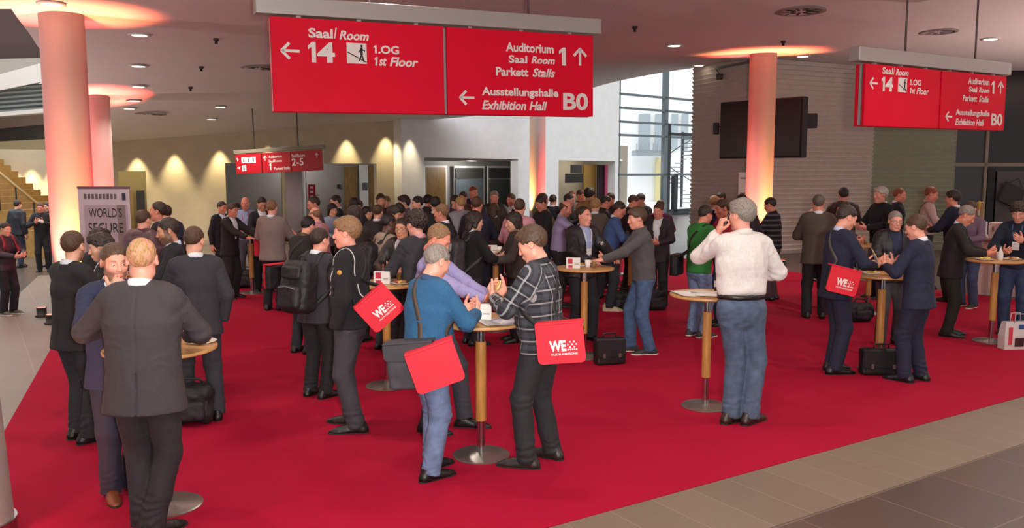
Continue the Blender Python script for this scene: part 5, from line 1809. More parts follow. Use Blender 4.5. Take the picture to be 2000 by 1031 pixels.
def bottle(key, dx, dy, label, col='#3b2a17', h=.21):
    p = on_table(key, dx, dy)
    t = thing('bottle', label, 'bottle', tuple(p), 0, 'glasses and bottles on the tables')
    MB().lathe([(.030, 0), (.032, .01), (.032, h * .58), (.013, h * .78), (.012, h)], n=20).build('bottle_body', mat('bottle_glass', col, .12), t, True)
    MB().lathe([(.0145, h - .012), (.0145, h + .006)], n=16).build('cap', mat('bottle_cap', '#b9b3aa', .3, metal=.7), t, 'auto')
    MB().lathe([(.0326, h * .2), (.0326, h * .45)], n=20, cap=False).build('bottle_label', M_paper, t, True)
def menu_stand(key, dx, dy, rot, label):
    p = on_table(key, dx, dy)
    t = thing('menu_stand', label, 'menu stand', tuple(p), rot, 'white and red menu stands')
    MB().box((0, 0, .062), (.165, .05, .124), 0, .004).build('card', M_paper, t)
    for s in (-1, 1):
        f = MB().box((-.032 * s, s * -.0265, .085), (.055, .003, .060)).build('red_field', mat('menu_red', '#b11737', .5), t)
        MB().box((-.030 * s, s * -.0265, .022), (.05, .003, .030)).build('red_field', mat('menu_red', '#b11737', .5), t)
        MB().box((.045 * s, s * -.0265, .052), (.05, .003, .007)).build('print_line', mat('print_grey', '#6d6a70', .6), t)
def sheet(key, dx, dy, rot, label, w=.21, l=.297, z=0., col='#dfdcd8', group='papers on the tables'):
    p = on_table(key, dx, dy)
    n = 8
    pts = []; fs = []
    for i in range(n + 1):
        x = -w / 2 + w * i / n; zz = .0025 + .008 * math.sin(i / n * 3 + dx * 9) ** 2
        pts += [(x, -l / 2, zz), (x, l / 2, zz + .003)]
    for i in range(n): fs.append((2 * i, 2 * i + 2, 2 * i + 3, 2 * i + 1))
    k = len(pts); pts += [(a, b, c - .0015) for a, b, c in pts]; fs += [tuple(reversed([q + k for q in f])) for f in fs[:n]]
    o = MB().add(pts, fs).build('paper_sheet', mat('sheet_paper', col, .7), None, True)
    o.location = (p[0], p[1], p[2] + z); o.rotation_euler = (0, 0, rot)
    return tag(o, label, 'paper', group)
def plate_food(key, dx, dy, label, foods=('#c9a24a', '#8a6a2a', '#a83c22'), r=.10):
    p = on_table(key, dx, dy)
    t = thing('plate', label, 'plate', tuple(p), 0, 'plates with snacks')
    MB().lathe([(r * .55, 0), (r * .62, .004), (r, .016), (r * .97, .018), (r * .6, .008), (0, .007)], n=32, cap=False).build('dish', mat('porcelain', '#dcd8d2', .25), t, True)
    for i in range(6):
        a = i * 1.1 + dx * 7; rr = r * .5 * (.3 + .7 * ((i * 37) % 10) / 10)
        F = Field([ell((0, 0, 0), (.028, .02, .016))], .005, .012); F.union([ell((0, 0, 0), (.028, .02, .016))])
        v, q = F.mesh(); v = v + (vnoise(v * 60 + i * 5) - .5)[:, None] * .01
        o = link('snack', raw_mesh('snack', v, q, [mat('snack', foods[i % 3], .6, noise=.3, nscale=60)]), t)
        o.location = (rr * math.cos(a), rr * math.sin(a), .022); o.rotation_euler = (0, 0, a)
random.seed(4)
menu_stand('centre', -.0, -.02, .05, 'white and red menu stand on the table between blue sweater and plaid shirt')
sheet('centre', .10, -.13, .4, 'white leaflet lying before the menu stand at the plaid shirt')
sheet('centre', .18, -.10, -.5, 'lilac edged leaflet fanned under the white one at the plaid shirt', col='#c9c4d4', z=-.0005)
plate_food('centre', -.20, .02, 'plate of pastry under the hands of the man in blue sweater')
glass('centre', .03, .16, 'tumbler with a straw coloured drink behind the centre menu stand', '#b9a06a')
menu_stand('behind', -.03, -.05, -.1, 'white and red menu stand behind the red bag of the black fleece')
plate_food('behind', .16, -.08, 'plate of snacks next to the menu stand behind the red bag')
glass('behind', .12, .10, 'tumbler in front of the bespectacled man with badge')
menu_stand('jeans', -.14, -.08, -.15, 'white and red menu stand in front of the black outdoor jacket')
cup('jeans', .04, .02, 'white coffee cup by the menu stand of the black outdoor jacket')
glass('jeans', .10, -.10, 'tumbler near the hand of the man in grey zip sweater')
plate_food('jeans', .0, .15, 'plate of bread by the hands of the black outdoor jacket')
sheet('phone', -.17, -.03, .2, 'open white newspaper at the rim of the table by the man on the phone', .26, .34)
sheet('phone', .04, -.12, 1.3, 'creased white newspaper fold on the table by the man on the phone', .24, .34, .004)
sheet('phone', .02, .02, .8, 'printed page lying across the newspapers by the man on the phone', .21, .30, .008, '#cdbfb2')
bottle('phone', .12, .13, 'slim brown bottle on the newspaper table by the man on the phone', h=.24)
plate_food('navy', -.12, .02, 'plate of yellow snacks before the navy suit with red bag', ('#d8b64a', '#caa23a', '#b98c3a'))
sheet('navy', .08, -.10, .3, 'yellow brochure lying flat on the navy suits\' table', .2, .15, 0, '#c9a94e')
glass('navy', .14, .14, 'tumbler on the navy suits\' table')
plate_food('edge', -.17, -.05, 'plate of yellow food before the grey haired man bowed over the table', ('#d9c04a', '#cfae55', '#b9a15a'), .11)
plate_food('edge', .20, -.02, 'plate of nibbles before the curly haired man', ('#b98a52', '#d1b47c', '#8a5a32'), .11)
bottle('edge', .02, -.06, 'small white bottle in the middle of the table before the bar', '#d9d4cc', .17)
cup('edge', .12, .14, 'white cup at the back of the table before the bar')
menu_stand('mid', -.06, -.08, .1, 'white and red menu stand at the table by the grey backpack')
glass('mid', -.2, -.02, 'tumbler with orange juice at the grey backpack woman', '#d98a1a')
glass('mid', -.26, -.05, 'tumbler with pink drink at the grey backpack woman', '#d0306a')
plate_food('mid', .14, -.05, 'plate of bread before the woman in grey scarf')
cup('mid', .05, .12, 'white cup on the table by the grey backpack')
cup('dark', .06, -.02, 'beige paper cup on the table before the dark suits', '#c9b08a', .11, .038)
bottle('dark', -.06, .08, 'small dark bottle on the table before the dark suits')
cup('shirt', .05, -.1, 'white cup on the table by the pale blue shirt', r=.04)
plate_food('shirt', -.12, -.05, 'plate on the table by the pale blue shirt')
cup('window', .05, -.08, 'white cup before the blue sweater man')
glass('window', -.05, .05, 'tall tumbler before the blue sweater man')
plate_food('window', .14, -.08, 'plate of snacks before the blue sweater man')
cup('light', .02, -.1, 'white cup on the table by the glass facade')
cup('lilac', -.05, -.12, 'white cup before the lilac shirt')
plate_food('lilac', .1, -.1, 'plate before the lilac shirt')
plate_food('near', -.19, .0, 'plate of pastry peeking out at the sleeve of the nearest suit')
plate_food('near', .22, .12, 'plate of yellow pastry beside the nearest suit\'s elbow', ('#d8b64a', '#caa23a', '#b98c3a'))
glass('back', -.1, -.05, 'tumbler on the table behind the man with glasses')
cup('back', .08, -.08, 'white cup on the table behind the man with glasses')
cup('far', .05, -.1, 'white cup on the table far back')

# ------------------------------------------------------------------ people
P = person
NV, BK, GY = '#161a2b', '#161516', '#34353c'
# group at the near table
P('man in charcoal suit nearest to the viewer, seen from behind', 'suit', '#352e31', '#242024', foot=(297, 1046), head=(272, 466), yaw=186, hair='thin', hairc='blond', skin='pink', arms=('front', 'front'), lean=5, hp=9, hy=12, girth=1.12, feet=((-.02, .03, -40), (.055, -.04, 5)), fine=.0075, hem=.76,
  arm_r=((-.16, -.36, 1.12), (-1, .2, -.9)), arm_l=((.19, -.30, 1.22), (1, .3, -.7)))
P('man in navy suit holding food to his mouth, face half hidden by the nearest suit', 'suit', '#1f2440', '#1b1f33', foot=(243, 968), head=(230, 474), yaw=42, hair='short', hairc='brown', skin='pink', arms=('mouth', 'table'), hp=6, beard=.75, shoec='#6a3a1c', feet=((-.08, .0, -10), (.07, .05, 10)), lapel=False)
P('man in black suit at the carpet edge, back turned, short beard', 'suit', '#1b1819', '#24242a', foot=(157, 862), head=(134, 451), yaw=152, hair='short', hairc='brown', beard=.8, arms=('front', 'front'), lean=3, hp=4, hy=25, feet=((-.12, .0, -15), (.10, -.05, 10)), legk='wool')
P('man in dark grey suit with hand in pocket, looking down to the table', 'suit', '#2c2c33', '#2c2c33', foot=(395, 822), head=(378, 443), yaw=206, hair='short', hairc='brown', skin='fair', arms=('pocket', 'front'), lean=4, hp=14, hy=-28, feet=((-.13, .02, -5), (.11, -.12, 10)))
P('dark haired man with pale collar facing sideways between the suits', 'suit', '#1f1d1e', '#1d1c20', d=7.55, head=(207, 456), yaw=-62, hair='wavy', hairc='dark', skin='fair', arms=('front', 'front'), hp=12, lapel=False)
P('man with dark wavy hair below the banner lettering', 'suit', '#161416', '#161416', d=8.6, head=(186, 447), yaw=150, hair='wavy', hairc='dark', arms=('front', 'front'))
P('bearded man in black suit with red tie in profile by the dark suits', 'suit', '#17161a', '#17161a', d=8.3, head=(338, 425), yaw=-68, hair='short', hairc='dark', skin='tan', beard=.9, tie='#c01c30', arms=('front', 'front'), hp=12, shirtc='#c9d6ea')
P('man in profile with receding dark hair before the pale wall', 'suit', '#1a1a20', '#1a1a20', d=11.2, head=(314, 394), yaw=-84, hair='receding', hairc='dark', skin='red', arms=('chest', 'front'), hp=-2)
P('short haired person in plum brown jacket between banner and suits', 'jacket', '#553940', '#2a2426', d=10.2, head=(274, 410), yaw=165, hair='short', hairc='brown', skin='pink', arms=('front', 'front'), girth=1.2, collar=False, hood=True)
P('man in blue jacket half hidden behind the dark profile', 'jacket', '#232a3c', '#1c1c22', d=12.4, head=(326, 400), yaw=-130, hair='short', hairc='dark', arms=('side', 'side'), collar=False)
# left of the column
P('man in dark jacket and jeans walking off towards the stairs', 'jacket', '#181a22', '#20283a', 'denim', d=19.4, head=(32, 407), yaw=168, height=1.55, hair='short', hairc='dark', arms=('side', 'side'), feet=((-.10, .1, 0), (.10, -.14, 0)), collar=False)
P('man in black with a cup facing the hall by the stairs', 'shirt', '#141315', '#121214', d=18.6, head=(80, 411), yaw=18, height=1.52, hair='short', hairc='brown', skin='red', arms=('chest', 'chest'))
P('person in black partly behind the thick column', 'shirt', '#121113', '#121214', d=19.6, head=(98, 418), yaw=-30, height=1.50, hair='short', hairc='dark', arms=('front', 'side'))
P('person in purple jacket with red strap cut by the picture edge', 'jacket', '#1c1826', '#19151f', d=12.9, head=(6, 434), yaw=72, height=1.43, hair='short', hairc='dark', arms=('front', 'front'), shoe='sneaker', shoec='#5a5552', collar=False)
# around the pale blue shirt
P('bald man in pale blue shirt with badge facing the hall', 'shirt', '#8d9bc0', '#4a4a55', d=16.0, head=(480, 384), yaw=5, hair='bald', hairc='grey', skin='red', arms=('front', 'front'), lanyard='#c0303a')
P('man in black suit reaching over the table of the pale blue shirt', 'suit', '#1a1718', '#1a1718', d=14.6, head=(446, 397), yaw=70, hair='short', hairc='brown', skin='red', arms=('reach', 'reach'), lean=8)
P('man in black suit behind the one reaching over', 'suit', '#161519', '#161519', d=16.0, head=(430, 393), yaw=60, hair='short', hairc='dark', skin='red', arms=('side', 'side'))
P('dark haired person between black suit and pale blue shirt', 'sweater', '#2a2a33', '#1b1b20', d=17.6, head=(458, 397), yaw=150, hair='full', hairc='black', arms=('front', 'front'))
P('man in grey tweed coat seen from behind with black trousers', 'coat', '#7a706c', '#141315', foot=(536, 606), head=(533, 391), yaw=176, hair='short', hairc='light', skin='pink', arms=('front', 'front'), lean=2, hem=.80)
P('dark haired man bowed in front of the grey tweed coat', 'suit', '#1a1c26', '#15151a', d=15.4, head=(509, 385), yaw=35, hair='short', hairc='dark', skin='tan', arms=('front', 'front'), hp=22)
P('stooping man in black jacket with a red bag on his back', 'suit', '#1b1918', '#22262f', 'denim', foot=(592, 690), head=(606, 424), yaw=152, hair='short', hairc='black', skin='pink', arms=('front', 'front'), lean=16, hp=16, shirtc='#5b4a2a')
P('man in anthracite suit with black backpack and hidden face', 'suit', '#2c2a30', '#18171b', foot=(622, 776), head=(628, 446), yaw=150, hair='short', hairc='dark', skin='pink', arms=('front', 'front'), lean=8, hp=6)
# black fleece
bf_ = P('brown haired man in black fleece jacket in profile, hand in pocket', 'fleece', '#17171b', '#33333a', foot=(690, 838), head=(664, 424), yaw=-96, hair='full', hairc='light', skin='pink', arms=('pocket', 'pocket'), lean=1, hp=4, feet=((-.12, -.05, -4), (.12, .06, 12)), collar=False, girth=1.08)
# centre table
P('man in blue fleece sweater and jeans at the centre table, back turned', 'sweater', '#27587f', '#66799b', 'denim', foot=(836, 930), head=(848, 480), yaw=130, hair='short', hairc='grey', skin='pink', arms=('chest', 'chest'), lean=9, hp=24, girth=1.14, shirtc='#2a4468', feet=((-.10, .04, 0), (.09, -.10, 6)),
  arm_r=((-.08, -.40, 1.20), (-.9, .3, -.9)), arm_l=((.08, -.40, 1.20), (.9, .3, -.9)))
P('man in lilac shirt bowed behind the blue sweater', 'shirt', '#8f87b4', '#35353d', foot=(846, 838), head=(858, 440), yaw=76, hair='receding', hairc='light', skin='red', arms=('front', 'front'), lean=4, hp=34, feet=((-.12, .0, -6), (.10, -.26, 6)),
  arm_r=((-.10, -.52, 1.13), (-.9, .3, -.7)), arm_l=((.10, -.50, 1.13), (.9, .3, -.7)))
P('man in black and white plaid shirt eating at the centre table', 'plaid', '#1c1d22', '#202024', foot=(1056, 908), head=(1038, 443), yaw=-116, hair='full', hairc='brown', skin='pink', arms=('chest', 'chest'), lean=6, hp=22, hy=10, girth=1.10, feet=((-.15, .02, -6), (.12, -.06, 12)), shoec='#25211f',
  arm_r=((-.10, -.33, 1.24), (-.9, .3, -.9)), arm_l=((.08, -.34, 1.22), (.9, .3, -.9)))
# behind the centre table
P('man with thin spectacles and badge in black jacket facing the hall', 'jacket', '#1a1716', '#1c1c20', d=9.75, head=(788, 425), yaw=-16, hair='short', hairc='dark', skin='tan', arms=('front', 'front'), glasses=True, lanyard='#d8d8de', lapel=True, shirtc='#c9bfc0', hp=4)
P('dark skinned man in beige hoodie with backpack straps', 'sweater', '#a58f80', '#2a2a30', d=10.25, head=(748, 417), yaw=128, hair='crop', hairc='black', skin='brown', arms=('front', 'front'), lean=8, hp=10, hood=True, collar=False)
P('person with bushy black hair and pink collar behind the lilac shirt', 'suit', '#2a2a30', '#22222a', shirtc='#c58f9a', d=8.6, head=(818, 412), yaw=-135, hair='curly', hairc='dark', skin='pink', arms=('front', 'front'), hp=8)
P('woman with long dark brown hair seen from behind', 'sweater', '#2a1e1a', '#1c1a1c', d=10.8, head=(690, 402), yaw=168, hair='long', hairc='dark', skin='fair', arms=('front', 'front'), hscale=1.02, collar=False)
P('balding man with dark temples looking down beside the lift tower', 'shirt', '#5c4a48', '#2a2a30', d=14.2, head=(619, 384), yaw=-70, hair='receding', hairc='dark', skin='red', arms=('front', 'front'), hp=16)
P('bald man in pink shirt bowed in front of the balding one', 'shirt', '#b5808a', '#2a2a30', d=12.6, head=(624, 405), yaw=-120, hair='bald', hairc='light', skin='pink', arms=('front', 'front'), hp=10, lean=10)
P('woman with dark bob and pale blue blouse', 'shirt', '#9fb4d0', '#22222a', d=15.4, head=(647, 398), yaw=40, hair='bob', hairc='black', arms=('front', 'front'), hp=10)
P('man with red scarf looking sideways before the grey lobby wall', 'suit', '#1d1c20', '#1d1c20', d=16.2, head=(660, 381), yaw=-70, hair='short', hairc='dark', skin='fair', arms=('front', 'front'), tie='#a8182a')
P('black haired person with back turned next to the wood door', 'suit', '#1d1c20', '#1d1c20', d=14.4, head=(690, 387), yaw=160, hair='full', hairc='black', arms=('front', 'front'))
P('reddish person beside the black haired one by the wood door', 'shirt', '#5a3a34', '#202026', d=17.5, head=(704, 391), yaw=-60, hair='short', hairc='brown', skin='red', arms=('front', 'front'))
P('man in slate blue waistcoat behind the beige hoodie', 'shirt', '#4c5a86', '#202026', d=14.5, head=(712, 403), yaw=130, hair='short', hairc='dark', arms=('front', 'front'))
P('bearded man with dark hair above the beige hoodie', 'shirt', '#3a2a28', '#202026', d=15.2, head=(742, 378), yaw=24, hair='short', hairc='dark', skin='tan', beard=.7, arms=('front', 'front'))
P('fair man peering over the bearded one at the yellow wall', 'shirt', '#7a6a60', '#202026', d=17.4, head=(757, 383), yaw=-30, hair='short', hairc='light', skin='fair', arms=('front', 'front'))
P('brown haired man in dark jacket with back turned under the bearded one', 'suit', '#232024', '#202026', d=13.2, head=(736, 400), yaw=170, hair='short', hairc='brown', arms=('front', 'front'))
P('man with dark fringe in profile above the spectacled man', 'suit', '#1e1c20', '#202026', d=12.0, head=(764, 402), yaw=72, hair='full', hairc='black', skin='tan', arms=('front', 'front'), hp=14)
P('person in black with thick hair next to the dark fringe', 'sweater', '#18171a', '#202026', d=12.8, head=(778, 398), yaw=175, hair='full', hairc='black', arms=('front', 'front'))
P('man with wavy dark hair in profile before the white wall edge', 'shirt', '#6a5a6a', '#202026', d=15.6, head=(794, 382), yaw=-80, hair='wavy', hairc='dark', skin='fair', arms=('front', 'front'))
P('man in olive shirt in profile with black hair', 'shirt', '#4a4438', '#202026', d=14.6, head=(820, 383), yaw=-65, hair='short', hairc='black', skin='fair', arms=('front', 'front'), hp=8)
P('dark haired person just behind the olive shirt', 'shirt', '#2a2a30', '#202026', d=16.6, head=(833, 381), yaw=140, hair='full', hairc='black', arms=('front', 'front'))
P('man in black jacket with back turned before the honey wood door', 'suit', '#141315', '#202026', d=13.6, head=(850, 384), yaw=176, hair='short', hairc='black', arms=('front', 'front'), girth=1.1)
P('strawberry blond man in dark suit in profile', 'suit', '#222228', '#202026', d=11.6, head=(868, 398), yaw=-110, hair='short', hairc='light', skin='red', arms=('front', 'front'), hp=4)
P('man in plum waistcoat before the wide white wall opening', 'shirt', '#3a2229', '#202026', d=15.4, head=(886, 381), yaw=50, hair='short', hairc='dark', skin='fair', arms=('front', 'front'))
P('blond grey person with back turned in pale jacket', 'jacket', '#8a8a92', '#202026', d=14.6, head=(901, 384), yaw=-150, hair='short', hairc='blond', skin='pink', arms=('front', 'front'))
P('small dark haired person before the glazed double door', 'shirt', '#5a3a30', '#202026', d=17.6, head=(907, 374), yaw=-30, hair='short', hairc='brown', skin='red', arms=('front', 'front'))
P('tall reddish man towering over the crowd before the glazed door', 'suit', '#1c2030', '#202026', d=18.6, head=(922, 364), yaw=35, hair='crop', hairc='red', skin='red', arms=('front', 'front'))
P('man in navy suit with back turned before the far table', 'suit', '#15182a', '#15182a', d=13.0, head=(930, 384), yaw=168, hair='short', hairc='brown', skin='red', arms=('front', 'front'), girth=1.08)
P('woman with dark bob and grey backpack in black', 'sweater', '#171517', '#1c1a1d', d=10.6, head=(921, 413), yaw=118, hair='bob', hairc='dark', skin='fair', arms=('front', 'front'), lean=4, hp=6)
P('grey haired man in open olive jacket facing the hall', 'jacket', '#2f2d27', '#33343a', d=16.6, head=(965, 372), yaw=4, hair='short', hairc='grey', skin='red', arms=('front', 'front'), lapel=True)
P('brown haired person in front of the open olive jacket', 'sweater', '#3a2e2a', '#202026', d=15.0, head=(964, 398), yaw=172, hair='bob', hairc='brown', arms=('front', 'front'))
P('red faced man in black behind the pink shirt', 'suit', '#151417', '#202026', d=17.6, head=(1001, 378), yaw=-40, hair='short', hairc='brown', skin='red', arms=('front', 'front'))
P('broad man in pink shirt with back turned', 'shirt', '#c08794', '#202024', d=12.4, head=(1014, 388), yaw=172, hair='short', hairc='brown', skin='pink', arms=('front', 'front'), girth=1.2, tucked=True)
P('woman with dark curls and grey scarf in profile', 'sweater', '#4a4440', '#1c1a1d', d=10.8, head=(1010, 415), yaw=-80, hair='bob', hairc='dark', skin='fair', arms=('front', 'front'), hp=10)
P('man in khaki sweater with back half turned at the red column', 'sweater', '#6a6440', '#202026', d=15.6, head=(1056, 377), yaw=120, hair='short', hairc='brown', skin='fair', arms=('front', 'front'))
P('man in black bowing his head at the red column', 'shirt', '#141316', '#202026', d=14.6, head=(1062, 383), yaw=-60, hair='short', hairc='dark', skin='red', arms=('front', 'front'), hp=24)
P('dark haired person standing farther back right of the red column', 'suit', '#2a2a30', '#202026', d=18.0, head=(1079, 380), yaw=160, hair='short', hairc='dark', arms=('side', 'side'))
P('bald man in lilac shirt bending to his plate', 'shirt', '#8f84a8', '#17161a', d=13.6, head=(1092, 392), yaw=84, hair='bald', hairc='brown', skin='red', arms=('reach', 'reach'), lean=10, hp=16, beard=.6)
P('man in black in profile behind the lilac shirt', 'shirt', '#161518', '#202026', d=16.4, head=(1107, 378), yaw=70, hair='short', hairc='dark', skin='pink', arms=('chest', 'chest'))
P('pale person far back beyond the lilac shirt', 'shirt', '#c9b0aa', '#202026', d=20.5, head=(1115, 373), yaw=30, hair='short', hairc='light', skin='pink', arms=('side', 'side'))
P('man with brown hair bowed near the narrow wall opening', 'shirt', '#6a6460', '#202026', d=18.2, head=(1131, 370), yaw=45, hair='short', hairc='brown', skin='red', arms=('front', 'front'), hp=14)
P('man with bushy black hair in tan jacket', 'jacket', '#a07a4e', '#202026', d=17.0, head=(1150, 368), yaw=160, hair='curly', hairc='black', skin='tan', arms=('front', 'front'))
P('blond person with back turned under the tan jacket', 'sweater', '#5a5048', '#202026', d=14.6, head=(1162, 388), yaw=165, hair='full', hairc='blond', arms=('front', 'front'))
P('man in dark shirt bowed beside the blond head', 'shirt', '#2a2228', '#202026', d=15.9, head=(1178, 382), yaw=100, hair='short', hairc='dark', skin='red', arms=('front', 'front'), hp=22)
P('reddish man behind the blue sweater near the glass', 'shirt', '#3a3038', '#202026', d=16.4, head=(1194, 376), yaw=-30, hair='short', hairc='brown', skin='red', arms=('front', 'front'))
# around the grey zip sweater
P('man in open black outdoor jacket with white emblem looking sideways', 'jacket', '#1a191b', '#191a1f', d=10.9, head=(1137, 403), yaw=30, hair='receding', hairc='dark', skin='pink', arms=('table', 'table'), lapel=True, shirtc='#9aa6cc', hp=0, hy=16, lanyard='#d8d8e0', feet=((-.12, 0, -8), (.10, -.1, 8)), girth=1.08)
P('man in blue denim sweater bowed over the far table', 'sweater', '#3c5686', '#22262e', foot=(1190, 606), head=(1192, 394), yaw=86, hair='short', hairc='dark', skin='red', arms=('front', 'front'), lean=14, hp=18, shoe='sneaker', shoec='#b9a98a')
P('man in grey zip sweater and jeans leaning on the table in profile', 'sweater', '#504e50', '#3f5678', 'denim', foot=(1254, 690), head=(1242, 405), yaw=-84, hair='full', hairc='brown', skin='pink', arms=('front', 'reach'), lean=9, hp=6, shoe='sneaker', shoec='#2a2826', shirtc='#48464a', feet=((-.10, -.12, -8), (.10, .06, 4)),
  arm_l=((.06, -.58, 1.10), (.8, .6, -.7), (.1, -.98, -.1), (0, 0, -1), 'flat'), arm_r=((-.12, -.42, 1.12), (-.9, .4, -.7)))
P('man with white lanyard in brown suit behind the grey zip sweater', 'suit', '#2a2023', '#17161a', foot=(1284, 602), head=(1266, 397), yaw=-28, hair='short', hairc='brown', skin='red', arms=('front', 'front'), hp=8, lanyard='#d9d4d0')
P('bowed man in dark plum shirt near the glass facade', 'shirt', '#2a2230', '#202026', d=15.4, head=(1226, 381), yaw=95, hair='short', hairc='brown', skin='red', arms=('front', 'front'), lean=10, hp=20)
P('dark haired man stooping in black jacket before the glass', 'suit', '#222226', '#202026', d=17.0, head=(1263, 378), yaw=-60, hair='short', hairc='dark', skin='tan', arms=('front', 'front'), lean=16, hp=14)
P('person in purple sweater with back turned before the glass door', 'sweater', '#5a3048', '#202026', d=15.8, head=(1290, 391), yaw=175, hair='short', hairc='brown', skin='pink', arms=('front', 'front'))
# green fleece group
P('man in bright green fleece and jeans with dark shoulder strap', 'fleece', '#2f7a35', '#6b80a3', 'denim', foot=(1362, 658), head=(1368, 402), yaw=122, hair='short', hairc='dark', skin='red', arms=('chest', 'chest'), lean=8, hp=20, shoe='sneaker', shoec='#3a3a3a', collar=False)
P('man in dark red sweater facing the green fleece', 'sweater', '#a01c2c', '#2f5a86', 'denim', d=12.0, head=(1418, 389), yaw=-82, hair='short', hairc='brown', skin='red', arms=('chest', 'chest'), hp=12)
P('blond woman in navy with back turned at the slatted wall', 'sweater', '#20264a', '#202026', d=16.0, head=(1394, 383), yaw=160, hair='full', hairc='blond', arms=('front', 'front'))
P('man in profile looking up before the slatted wall', 'shirt', '#a08a84', '#202026', d=17.2, head=(1412, 375), yaw=-80, hair='short', hairc='dark', skin='red', arms=('side', 'side'))
P('black haired person hidden behind the man on the phone', 'sweater', '#2a2224', '#202026', d=12.9, head=(1450, 379), yaw=170, hair='short', hairc='black', arms=('front', 'front'))
ph_ = P('man in white shirt and jeans talking on a phone', 'shirt', '#d9d2cf', '#47566c', 'denim', foot=(1440, 828), head=(1445, 389), yaw=190, hair='full', hairc='grey', skin='pink', arms=('front', 'phone'), tucked=True, lean=2, hp=2, hy=22, girth=1.05, shoec='#2a1712', feet=((-.09, .03, -58), (.05, -.02, -62)), hscale=.97,
  arm_r=((-.17, -.26, 1.12), (-1, .5, -.5)))
P('man in black striped sweater at the orange column', 'stripe', '#17161a', '#4a3238', foot=(1506, 586), head=(1493, 386), yaw=-128, hair='short', hairc='dark', skin='red', arms=('front', 'front'), lean=6, hp=18)
# right-hand tables
P('man in navy suit carrying a red shoulder bag in profile', 'suit', '#161a33', '#161a30', foot=(1626, 728), head=(1655, 401), yaw=98, hair='short', hairc='dark', skin='pink', arms=('front', 'front'), lean=7, hp=22, girth=1.0, feet=((-.10, .03, -4), (.09, -.04, 6)), shirtc='#b9c4dc')
P('grey haired man with glasses and navy pullover facing the hall', 'jacket', '#161517', '#3a3a3e', d=10.6, head=(1747, 412), yaw=-4, hair='short', hairc='grey', skin='pink', arms=('front', 'front'), glasses=True, lapel=True, shirtc='#1c2440', hp=4, girth=1.12)
P('man in navy suit with back turned reading a yellow brochure', 'suit', '#1a1f38', '#181c33', foot=(1785, 746), head=(1782, 420), yaw=-138, hair='short', hairc='brown', skin='pink', arms=('chest', 'chest'), lean=5, hp=16, feet=((-.10, .02, 0), (.10, -.06, 0)),
  arm_r=((-.10, -.31, 1.20), (-1, .4, -.8)), arm_l=((.10, -.31, 1.20), (1, .4, -.8)))
P('man in brown grey coat with back turned before the slatted wall', 'coat', '#4b4238', '#18171a', foot=(1590, 622), head=(1611, 380), yaw=166, hair='short', hairc='saltgrey', skin='red', arms=('front', 'front'), lean=3, hem=.78)
P('red haired person in pale top behind the brown grey coat', 'sweater', '#c0a496', '#202026', d=17.0, head=(1598, 383), yaw=30, hair='full', hairc='red', skin='pink', arms=('front', 'front'))
P('dark haired man in maroon jacket with back turned at the slats', 'jacket', '#3a2a28', '#202026', d=15.2, head=(1649, 366), yaw=168, hair='short', hairc='dark', skin='red', arms=('front', 'front'), collar=False, hood=True)
P('bearded shadowed man beneath the maroon jacket', 'shirt', '#3a2c28', '#202026', d=13.6, head=(1638, 392), yaw=40, hair='short', hairc='dark', skin='red', arms=('front', 'front'), beard=.6)
P('white haired man in black pullover in profile', 'sweater', '#141316', '#202026', d=14.6, head=(1725, 365), yaw=-76, hair='full', hairc='white', skin='pink', arms=('front', 'front'), hp=0, girth=1.08)
P('balding reddish man in navy beside the white haired one', 'sweater', '#161a28', '#202026', d=16.2, head=(1752, 367), yaw=65, hair='receding', hairc='red', skin='red', arms=('side', 'side'))
P('ginger man in pale pink shirt with black strap', 'shirt', '#b59a94', '#202026', d=15.9, head=(1813, 365), yaw=66, hair='short', hairc='red', skin='red', arms=('front', 'front'), hp=16)
P('dark haired man in navy fleece with back turned at the bar', 'sweater', '#171c30', '#202026', d=14.2, head=(1868, 372), yaw=-140, hair='full', hairc='dark', skin='red', arms=('front', 'front'), hp=4)
P('grey haired man in black suit bowed over his plate', 'suit', '#1a1715', '#16150f', foot=(1850, 656), head=(1893, 402), yaw=60, hair='short', hairc='grey', skin='red', arms=('front', 'front'), lean=14, hp=26, shirtc='#b9c9e4', tie='#1c2a4a')
P('person in mauve shirt and jeans behind the bowed suit', 'shirt', '#6a566a', '#34405e', 'denim', foot=(1888, 600), head=(1912, 393), yaw=-60, hair='short', hairc='brown', skin='red', arms=('front', 'front'), hp=16, shoe='sneaker', shoec='#2a2826')
P('curly dark haired man in navy sweater and jeans before the bar', 'sweater', '#171c2e', '#2c3c5c', 'denim', foot=(1976, 652), head=(1986, 396), yaw=-38, hair='curly', hairc='dark', skin='pink', arms=('front', 'chest'), hp=22, lean=6, lanyard='#3a5a8a', shirtc='#b9bcc6')

